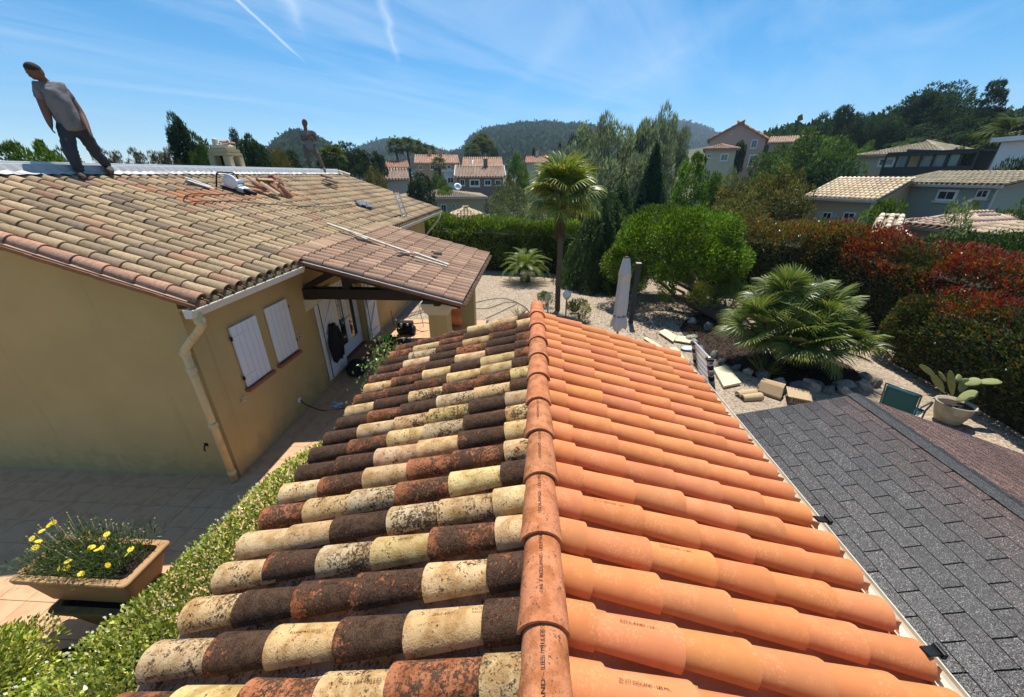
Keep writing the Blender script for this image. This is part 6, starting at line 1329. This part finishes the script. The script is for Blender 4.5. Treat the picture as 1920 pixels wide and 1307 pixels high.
house('far_house', 'small house with pale pink roof glowing among the hillside pines', 1748, 1802, 258, 246, 84, 8, 'hip', WL['buff'], (.68, .42, .30), far=True, group=None)
house('low_roof', 'low outbuilding with pale canal tiles just behind the red hedge', 1628, 1690, 442, 405, 20.5, 4.5, 'gable', WL['buff'], (.74, .60, .42), group=None)
house('low_roof', 'low hipped roof with rosy tiles behind the pale leafy shrub', 1672, 1800, 424, 398, 23, 6, 'hip', WL['buff'], (.50, .36, .26), group=None, dr=-1)
house('low_roof', 'wide low roof of buff tiles above the dark conifer hedge', 1790, 2060, 450, 408, 22, 6, 'gable', WL['buff'], (.50, .38, .25), group=None, dr=-3)
# round attic window ring on the pink gable is covered by its small square window; retaining wall with dark hedge in front
# ------------------------------------------------------------------ trees beyond the garden
def unit_crown(kind, n, seed, cols, ln, wd, mt_jit=.5, nclump=70, cr=.11, vs=.2):
    global rg
    keep_ = rg; rg = np.random.default_rng(seed)
    if kind == 'broad': env = ell_env((0, 0, .5), (.42, .42, .47), -1, .5)
    elif kind == 'umbrella':
        def env(k):
            a = rg.uniform(0, 6.28, k); r = rg.random(k) ** .5 * .46; z = .62 + .30 * (1 - (r / .46) ** 2) - rg.random(k) * .22; return np.stack([np.cos(a) * r, np.sin(a) * r, z], 1), unit(np.stack([np.cos(a) * r, np.sin(a) * r, np.full(k, .4)], 1))
    elif kind == 'cone':
        def env(k):
            a = rg.uniform(0, 6.28, k); z = rg.random(k) ** .8 * .92; r = .42 * (1 - z) ** .75 * rg.uniform(.5, 1.05, k); return np.stack([np.cos(a) * r, np.sin(a) * r, z + .05], 1), unit(np.stack([np.cos(a), np.sin(a), np.full(k, .25)], 1))
    elif kind == 'tiers':
        def env(k):
            z = np.floor(rg.random(k) * 9) / 9 * .9 + .06; a = rg.uniform(0, 6.28, k); a = np.round(a * 1.3 + z * 20) / 1.3; r = .46 * (1 - z) ** .8 * rg.random(k) ** .6; return np.stack([np.cos(a) * r, np.sin(a) * r, z + rg.normal(0, .008, k)], 1), unit(np.stack([np.cos(a), np.sin(a), np.full(k, .3)], 1))
    elif kind == 'spray':   # upright feathery sprays
        def env(k):
            a = rg.uniform(0, 6.28, k); b = rg.random(k) ** .6; r = .40 * b * rg.uniform(.7, 1.1, k); h = (1 - .45 * b ** 2) * rg.uniform(.35, 1.0, k); return np.stack([np.cos(a) * r, np.sin(a) * r, h], 1), unit(np.stack([np.cos(a) * .3, np.sin(a) * .3, np.ones(k)], 1))
    elif kind == 'wind':    # pine swept in lobes
        def env(k):
            L = np.array([[-.22, 0, .45, .25], [.05, .1, .72, .26], [.24, -.05, .55, .22], [-.05, -.15, .35, .28], [.30, .1, .80, .14], [-.32, .1, .28, .18], [.15, 0, .3, .25]]); i = rg.integers(0, len(L), k); d = unit(rg.normal(0, 1, (k, 3))); return L[i, :3] + d * L[i, 3:4] * np.array([1, 1, .75]) * rg.uniform(.6, 1, (k, 1)), unit(d + [0, 0, .3])
    P, D, cb_ = crown_points(n, nclump, env, cr); V, F, T = leaves(P, D + ([0, 0, 1.2] if kind == 'spray' else [0, 0, .35]), ln * rg.uniform(.6, 1.4, n), wd * rg.uniform(.7, 1.3, n), tints(n, cols, None, vs, cb_), .15, mt_jit)
    rg = keep_; return np_mesh('crown', V, F, T)
UC = {}
DKP = [(.036, .066, .036), (.050, .086, .043), (.026, .052, .030)]; MID = [(.095, .15, .042), (.125, .185, .05), (.07, .12, .036)]; BRI = [(.13, .21, .032), (.17, .26, .04), (.10, .17, .03)]; SIL = [(.22, .25, .18), (.29, .31, .24), (.15, .19, .13)]; OLV = [(.14, .165, .09), (.19, .205, .12), (.10, .125, .07)]; BRN = [(.16, .135, .045), (.12, .15, .045), (.21, .14, .055), (.085, .11, .034)]
for q in range(2):
    UC['dark%d' % q] = unit_crown('broad', 9000, 100 + q, DKP, .050, .020); UC['mid%d' % q] = unit_crown('broad', 9000, 110 + q, MID, .045, .020); UC['bright%d' % q] = unit_crown('broad', 9000, 120 + q, BRI, .045, .022); UC['silver%d' % q] = unit_crown('spray', 11000, 130 + q, SIL, .050, .011, .4, 90, .085); UC['olive%d' % q] = unit_crown('broad', 10000, 140 + q, OLV, .038, .014); UC['brown%d' % q] = unit_crown('broad', 9000, 150 + q, BRN, .040, .016, .6, 60, .13); UC['pine%d' % q] = unit_crown('wind', 12000, 160 + q, DKP, .040, .011, .5, 120, .075)
    UC['cone%d' % q] = unit_crown('cone', 9000, 170 + q, DKP, .045, .016)
UC['umbrella0'] = unit_crown('umbrella', 11000, 180, [(.022, .042, .017), (.032, .058, .02), (.016, .032, .014)], .035, .012, .5, 130, .06); UC['tiers0'] = unit_crown('tiers', 8000, 181, DKP, .040, .012, .4, 160, .040); UC['scrub0'] = unit_crown('spray', 7000, 182, [(.14, .13, .09), (.10, .11, .06), (.17, .14, .10)], .045, .012, .6, 60, .09); UC['pale0'] = unit_crown('spray', 4200, 183, [(.20, .24, .11), (.27, .30, .16), (.14, .19, .08)], .034, .013, .7, 60, .10); UC['umbrella1'] = UC['umbrella0']; UC['tiers1'] = UC['tiers0']; UC['scrub1'] = UC['scrub0']; UC['pale1'] = UC['pale0']
UT = limb_mesh('trunk', (0, 0, 0), [(.02, .01, .55), (.16, .05, .62), (-.15, .06, .60), (.03, -.16, .66)], .028, .008, 7, .08)
UTT = limb_mesh('trunk', (0, 0, 0), [(.0, .0, .95)], .02, .004, 7, .03)
TREE_N = [0]
def tree(name, label, kind, x, yb, yt, dist, wpx, var=0, group='trees beyond the garden', cat='tree', sink=.0):
    """x: px of the axis, yt: px of the top, yb: px of the visible foot, wpx: crown width in px"""
    top = at(x, yt, dist); f_ = px(top)[2]; W = wpx / FPX * f_; zb = float(terrain_h(top[0], top[1])) - .3; zb = min(zb, float(at(x, yb, dist)[2])); H = float(top[2]) - zb
    if H > 2.6 * W and kind not in ('umbrella',): zb2 = float(top[2]) - 2.4 * W; base_up = zb2 - zb
    else: base_up = 0
    t = thing(name, label, cat, (top[0], top[1], zb), TREE_N[0] * 1.7, group); TREE_N[0] += 1
    c = obj('crown', UC[kind + str(var)], LM['far'], t, False, loc=(0, 0, base_up), scl=(W * 1.08, W * 1.08, (H - base_up) / 1.03)); tr2 = obj('trunk', UTT if kind in ('cone', 'tiers') else UT, BARK, t, False, scl=(max(W, H * .4),) * 2 + (H,)); return t
tree('leafy_tree', 'fresh green tree at the near end of the row behind the house ridge', 'bright', 20, 320, 262, 22, 90, 0, None); tree('leafy_tree', 'fresh green tree in the row right behind the striding worker', 'bright', 75, 320, 266, 22.5, 80, 1, None); tree('leafy_tree', 'fresh green tree ending the row behind the house ridge', 'mid', 120, 320, 272, 24, 70, 0, None)
for q, x in enumerate((185, 215, 250, 285, 310)): tree('feathery_shrub', 'grey feathery shrub showing above the house ridge', 'scrub', x, 320, 280 + (q % 2) * 6, 24, 52, 0, 'grey feathery shrubs behind the ridge', 'shrub')
tree('dark_conifer', 'tall dark conifer left of the chimney', 'cone', 322, 330, 216, 27, 62, 0, None); tree('dark_tree', 'dark bushy tree joined to the tall conifer by the chimney', 'dark', 356, 330, 245, 27, 85, 0, None); tree('leafy_tree', 'mid green tree at the left shoulder of the chimney', 'mid', 375, 330, 262, 25, 50, 1, None)
tree('dark_conifer', 'slim dark conifer standing just right of the chimney', 'cone', 437, 330, 246, 30, 34, 1, None); tree('dark_tree', 'dark broad tree between chimney and standing worker', 'dark', 470, 330, 254, 31, 62, 1, None); tree('dark_tree', 'brownish dark tree left of the standing worker', 'brown', 505, 330, 264, 32, 55, 0, None); tree('dark_tree', 'low dark tree below the hill behind the standing worker', 'dark', 535, 330, 280, 34, 48, 0, None)
tree('umbrella_pine', 'broad umbrella pine with flat dark crown behind the house roof end', 'umbrella', 645, 345, 256, 58, 118); tree('dark_tree', 'dark tree at the right edge of the umbrella pine', 'dark', 708, 340, 285, 60, 34, 1); tree('flowering_shrub', 'pinkish brown shrub under the umbrella pine', 'brown', 700, 352, 307, 52, 40, 1)
tree('dark_tree', 'dark round tree in front of the grey gabled house', 'dark', 784, 385, 322, 42, 52, 0); tree('leafy_tree', 'green clipped tree beside the white house', 'mid', 815, 350, 322, 56, 46, 0); tree('leafy_tree', 'yellow-green low bush by the satellite dish', 'bright', 835, 365, 348, 48, 50, 0, None, 'shrub')
tree('olive_tree', 'grey-green olive tree right of the brown chalet', 'olive', 955, 430, 335, 34, 92, 0); tree('olive_tree', 'large shadowy olive tree behind the fan palm', 'olive', 1030, 440, 345, 30, 110, 1); tree('olive_tree', 'low olive bush above the back hedge', 'olive', 935, 440, 385, 26, 70, 1, None)
tree('leafy_tree', 'small bright tree left of the fan palm crown', 'bright', 970, 335, 288, 66, 44, 1); tree('dark_tree', 'small dark tree on the rise behind the orange roof', 'dark', 925, 310, 278, 95, 26, 1)
for q, (x, yt, w_) in enumerate(((1105, 236, 130), (1150, 205, 140), (1200, 228, 120), (1238, 192, 100), (1272, 218, 90), (1120, 275, 150), (1225, 270, 140))): tree('silver_tree', ['silvery feathery tree at the left of the clump behind the cedars', 'broad silvery feathery tree behind the cedars', 'short silvery tree in the middle of the clump', 'tallest silvery tree behind the narrow cedar', 'silvery tree at the right of the clump near the blue hill', 'low silvery tree behind the fan palm', 'low silvery tree behind the tall cedar'][q], 'silver', x, 430, yt, [33, 34, 36, 35, 37, 30, 31][q], w_, q % 2)
tree('dark_tree', 'dark round tree left of the silvery clump', 'dark', 1095, 330, 238, 60, 60, 0); tree('leafy_tree', 'bright green young tree beside the tall cedar', 'bright', 1308, 420, 283, 25, 70, 0, None); tree('leafy_tree', 'light green tree in front of the cream block', 'bright', 1345, 420, 325, 28, 62, 1); tree('silver_tree', 'grey-green tree below the cream block', 'silver', 1370, 430, 310, 33, 70, 1)
tree('dark_tree', 'dark climber covered tree beside the cream block', 'dark', 1392, 325, 264, 60, 26, 1); tree('scrub_tree', 'open bronze-green tree left of the taupe house', 'brown', 1420, 440, 312, 27, 130, 0); tree('scrub_tree', 'open bronze-green tree leaning before the taupe house', 'brown', 1480, 440, 298, 28, 110, 1); tree('scrub_tree', 'low bronze-green tree behind the red hedge', 'brown', 1390, 450, 352, 24, 110, 1)
tree('leafy_tree', 'mid green tree below the crest beside the pink house', 'mid', 1465, 330, 268, 62, 80, 0); tree('leafy_tree', 'large bright tree above the taupe house', 'mid', 1535, 340, 245, 52, 120, 1); tree('leafy_tree', 'leafy tree left of the hipped terrace house', 'mid', 1590, 340, 262, 46, 75, 0); tree('pine_tree', 'wind swept dark pine on the crest', 'pine', 1560, 300, 186, 82, 80, 0); tree('pine_tree', 'smaller pine beside the wind swept one', 'brown', 1590, 300, 205, 84, 42, 1); tree('pine_tree', 'dark pine between the crest pine and the great pines', 'pine', 1638, 300, 206, 84, 70, 1)
for q, (x, yt, w_) in enumerate(((1700, 172, 120), (1760, 142, 150), (1815, 150, 130), (1680, 215, 90), (1760, 215, 170), (1850, 205, 120))): tree('great_pine', ['left lobe of the great dark pines on the hilltop', 'tallest of the great dark pines on the hilltop', 'great dark pine leaning toward the tiered cedar', 'dark pine at the foot of the great pines', 'broad dark pine under the tallest great pine', 'dark pine below the tiered cedar'][q], 'pine', x, 310, yt, 92 - q * 2, w_, q % 2)
tree('tiered_cedar', 'open tiered cedar outlined on the sky at the hilltop', 'tiers', 1882, 300, 132, 84, 95); tree('dark_tree', 'dark tree at the far right behind the white modern house', 'dark', 1925, 320, 195, 78, 110, 0); tree('dark_tree', 'dark shrub beside the small pink roof', 'dark', 1838, 300, 246, 70, 75, 1); tree('leafy_tree', 'green shrub on the slope beside the white modern house', 'mid', 1815, 320, 280, 52, 80, 1); tree('leafy_tree', 'dark green trees behind the small tan roof', 'mid', 1725, 300, 258, 80, 70, 0); tree('leafy_tree', 'rounded bush above the hipped terrace house', 'bright', 1632, 290, 264, 66, 40, 1)
tree('leafy_tree', 'round green bush between taupe and green houses', 'bright', 1672, 420, 370, 26, 80, 0, None, 'shrub'); tree('leafy_tree', 'round bush before the green house window', 'mid', 1800, 420, 386, 25, 70, 1, None, 'shrub'); tree('leafy_tree', 'round bush at the far corner of the green house', 'mid', 1835, 420, 378, 27, 60, 0, None, 'shrub'); tree('leafy_tree', 'round bush right of the green house', 'mid', 1905, 430, 380, 26, 80, 1, None, 'shrub'); tree('pale_shrub', 'airy pale leaved shrub above the red hedge', 'pale', 1790, 520, 393, 17.5, 130, 0, None, 'shrub'); tree('dark_tree', 'dark trees right of the green house', 'dark', 1915, 380, 300, 38, 80, 1); tree('scrub_tree', 'bronze scrub between taupe and green houses', 'brown', 1650, 420, 330, 36, 70, 0)
tree('dark_tree', 'dark low trees on the slope under the terrace', 'dark', 1560, 345, 300, 40, 120, 1); tree('leafy_tree', 'green tree under the pink house retaining wall', 'mid', 1440, 380, 318, 36, 90, 1)
# far palms
ff = fan(1.5, 1.3, 13, 200, .5, [(.05, .075, .025), (.07, .09, .03)], 91)
def far_palm(label, x, yt, dist, hgt, s=1., n=22, group='tall palms beyond the houses'):
    top = at(x, yt, dist); t = thing('palm_tree', label, 'palm tree', (top[0], top[1], float(top[2]) - hgt), group=group); v_, f2 = tube_arrays([(0, 0, 0), (.1, 0, hgt * .5), (0, 0, hgt - 1.2 * s)], [.34, .26, .24], 8); obj('trunk', pmesh('trunk', v_, f2, True), BARK_P, t, False)
    for i in range(n): obj('frond', ff, LM['far'], t, False, loc=(0, 0, hgt - 1.3 * s), rot=frond_rot(i * 2.399, rad(70 - 110 * i / n), 0), scl=(s,) * 3)
for q, (x, yt, dd) in enumerate(((741, 266, 90), (762, 264, 92), (779, 268, 100), (792, 274, 108), (806, 277, 118))): far_palm(['slim palm nearest the umbrella pine in the palm row', 'second slim palm of the palm row, by the long red roof', 'palm in the middle of the palm row', 'fourth palm of the palm row', 'palm ending the row above the two chimney house'][q], x, yt, dd, 11 - q * .5, .85)
for q, (x, yt, dd) in enumerate(((884, 276, 100), (897, 262, 104), (904, 256, 108), (914, 268, 104))): far_palm(['low palm at the left of the palm clump under the hill', 'palm second in the clump under the hill', 'tallest palm of the clump under the hill', 'palm at the right of the clump under the hill'][q], x, yt, dd, 10, .9)
far_palm('short palm behind the standing worker', 622, 282, 34, 4.0, .42, 24, None); far_palm('small palm in front of the two chimney house', 822, 300, 70, 5, .6, 16, None); far_palm('palm at the far right below the tiered cedar', 1912, 232, 60, 5, 1.1, 20, None)
# aerial, satellite dish and overhead wire
dsh = at(858, 352, 60); dt = thing('satellite_dish', 'pale satellite dish on a mast beside the brown chalet', 'satellite dish', (dsh[0], dsh[1], float(dsh[2]) - 1.2)); obj('mast', lathe_me('mast', [(.04, 0), (.04, 1.2)], 8), M['alu'], dt, False); obj('dish', lathe_me('dish', [(.02, 0), (.3, .05), (.55, .16), (.56, .17), (.3, .07), (.02, .02)], 16), M['white_paint'], dt, False, loc=(0, 0, 1.25), rot=(rad(60), 0, .4))
an = at(886, 322, 64); at_ = thing('aerial', 'thin television aerial on the brown chalet roof', 'aerial', (an[0], an[1], float(an[2]) - 1.0)); obj('mast', lathe_me('mast', [(.03, 0), (.03, 2.6)], 6), M['alu'], at_, False)
for q in range(4): tube('element', [(-.5 + .08 * q, 0, 2.5 - .18 * q), (.5 - .08 * q, 0, 2.5 - .18 * q)], .02, M['alu'], at_, 5, False)
# slim cypresses
for x, yt, lb in ((1001, 277, 'slim dark cypress on the slope left of the fan palm'), (1050, 267, 'slim dark cypress seen behind the fan palm crown')): tree('cypress', lb, 'cone', x, 300, yt, 90, 8, 0, None)
# ------------------------------------------------------------------ hills
def hill(name, sil, dist, cols, seed, dep=.55, ntree=5200, ts=5., z_base=0., rough=1., low=9):
    r_ = np.random.default_rng(seed); xs_ = np.linspace(sil[0][0], sil[-1][0], 150); ysl = np.interp(xs_, [p[0] for p in sil], [p[1] for p in sil]); rows = 46
    top = np.array([at(x, y + low, dist) for x, y in zip(xs_, ysl)]); V = np.zeros((rows + 8, 150, 3))
    hd = top[:, :2] - _C[:2]; hd = hd / np.linalg.norm(hd, axis=1, keepdims=True)
    for j in range(rows + 8):
        s = (j - 8) / (rows - 1); q = top[:, :2] - hd * (s * dep * dist); zf = (np.clip(1 - max(s, 0) ** 1.15, 0, 1)) if s >= 0 else 1 + s * 1.2
        z = z_base + (top[:, 2] - z_base) * zf; nz = np.array([mnoise.fractal(Vector((a_[0] / (dist * .05), a_[1] / (dist * .05), seed)), 1., 2., 5) for a_ in q]); V[j, :, :2] = q; V[j, :, 2] = z + nz * dist * .006 * rough * (1 if j != 8 else .35)
    idx = np.arange((rows + 8) * 150).reshape(rows + 8, 150); F = np.stack([idx[:-1, :-1], idx[:-1, 1:], idx[1:, 1:], idx[1:, :-1]], -1).reshape(-1, 4)
    o = tag(obj(name, np_mesh(name, V.reshape(-1, 3), F, smooth=True), mat(name + '_scrub', cols[0], .95, .35, .02, .3, c2=cols[1], rnd=False, bscale=.3)), None, None, kind='structure')
    j = r_.integers(6, rows + 4, ntree); i = r_.integers(0, 149, ntree); f = r_.random((ntree, 1)); c = V[j, i] * (1 - f) + V[j, i + 1] * f
    m_ = 12; P = np.repeat(c, m_, 0) + r_.normal(0, 1, (ntree * m_, 3)) * np.array([ts * .42, ts * .42, ts * .36]) + [0, 0, ts * .3]; tv = np.repeat(tints(ntree, cols[2], None, .25), m_, 0)
    Vv, Ff, Tt = leaves(P, np.tile([0., 0, .6], (len(P), 1)), ts * .75, ts * .5, tv, .2, .9)
    tag(obj(name + '_woods', np_mesh(name + '_woods', Vv, Ff, Tt), LM['far']), None, None, kind='stuff'); return o
HC = ((.06, .075, .035), (.12, .10, .06), [(.028, .05, .022), (.04, .065, .026), (.055, .08, .034), (.022, .04, .02)])
hill('near_hill', [(430, 330), (490, 292), (515, 270), (540, 251), (556, 243), (575, 246), (600, 258), (640, 282), (690, 312), (720, 326)], 420, HC, 3, .5, 5200, 4.2, low=15)
hill('west_hill', [(560, 330), (640, 300), (690, 272), (715, 265), (735, 262), (760, 266), (800, 277), (850, 288), (900, 292), (960, 302), (1010, 326)], 1000, HC, 5, .5, 6000, 9)
hill('main_hill', [(790, 326), (840, 293), (868, 283), (885, 258), (900, 246), (925, 240), (960, 235), (1000, 231), (1050, 232), (1090, 234), (1120, 242), (1160, 262), (1220, 290), (1290, 326)], 760, ((.06, .075, .035), (.15, .14, .11), HC[2]), 7, .6, 9000, 6.5, 0, 1.3)
hill('far_hill', [(1090, 326), (1160, 280), (1210, 246), (1240, 230), (1262, 226), (1285, 228), (1310, 236), (1340, 248), (1380, 270), (1450, 300), (1500, 326)], 1500, HC, 9, .45, 6000, 12)
hill('right_hill', [(1380, 326), (1400, 300), (1430, 272), (1480, 262), (1540, 256), (1600, 252), (1700, 246), (1800, 244), (1920, 246), (2050, 255), (2250, 326)], 150, ((.05, .065, .028), (.09, .085, .04), [(.025, .045, .02), (.04, .065, .025), (.06, .085, .03)]), 11, .45, 2600, 3.6, 0)
# ------------------------------------------------------------------ haze
HAZE_ON = True
hz = obj('haze', box_me('haze', (0, 0, 0), (3900, 2640, 246)), None, None, True, loc=(0, 660, 246 / 2 - 6)); tag(hz, None, None, kind='stuff')
m = bpy.data.materials.new('haze_air'); m.use_nodes = True; t = m.node_tree; t.nodes.clear(); o = N(t, 'ShaderNodeOutputMaterial'); pv_ = N(t, 'ShaderNodeVolumePrincipled'); pv_.inputs['Color'].default_value = (.62, .80, 1.0, 1); pv_.inputs['Density'].default_value = 3.0e-4; pv_.inputs['Anisotropy'].default_value = .0; LK(t, pv_.outputs[0], o.inputs['Volume']); hz.data.materials.append(m)
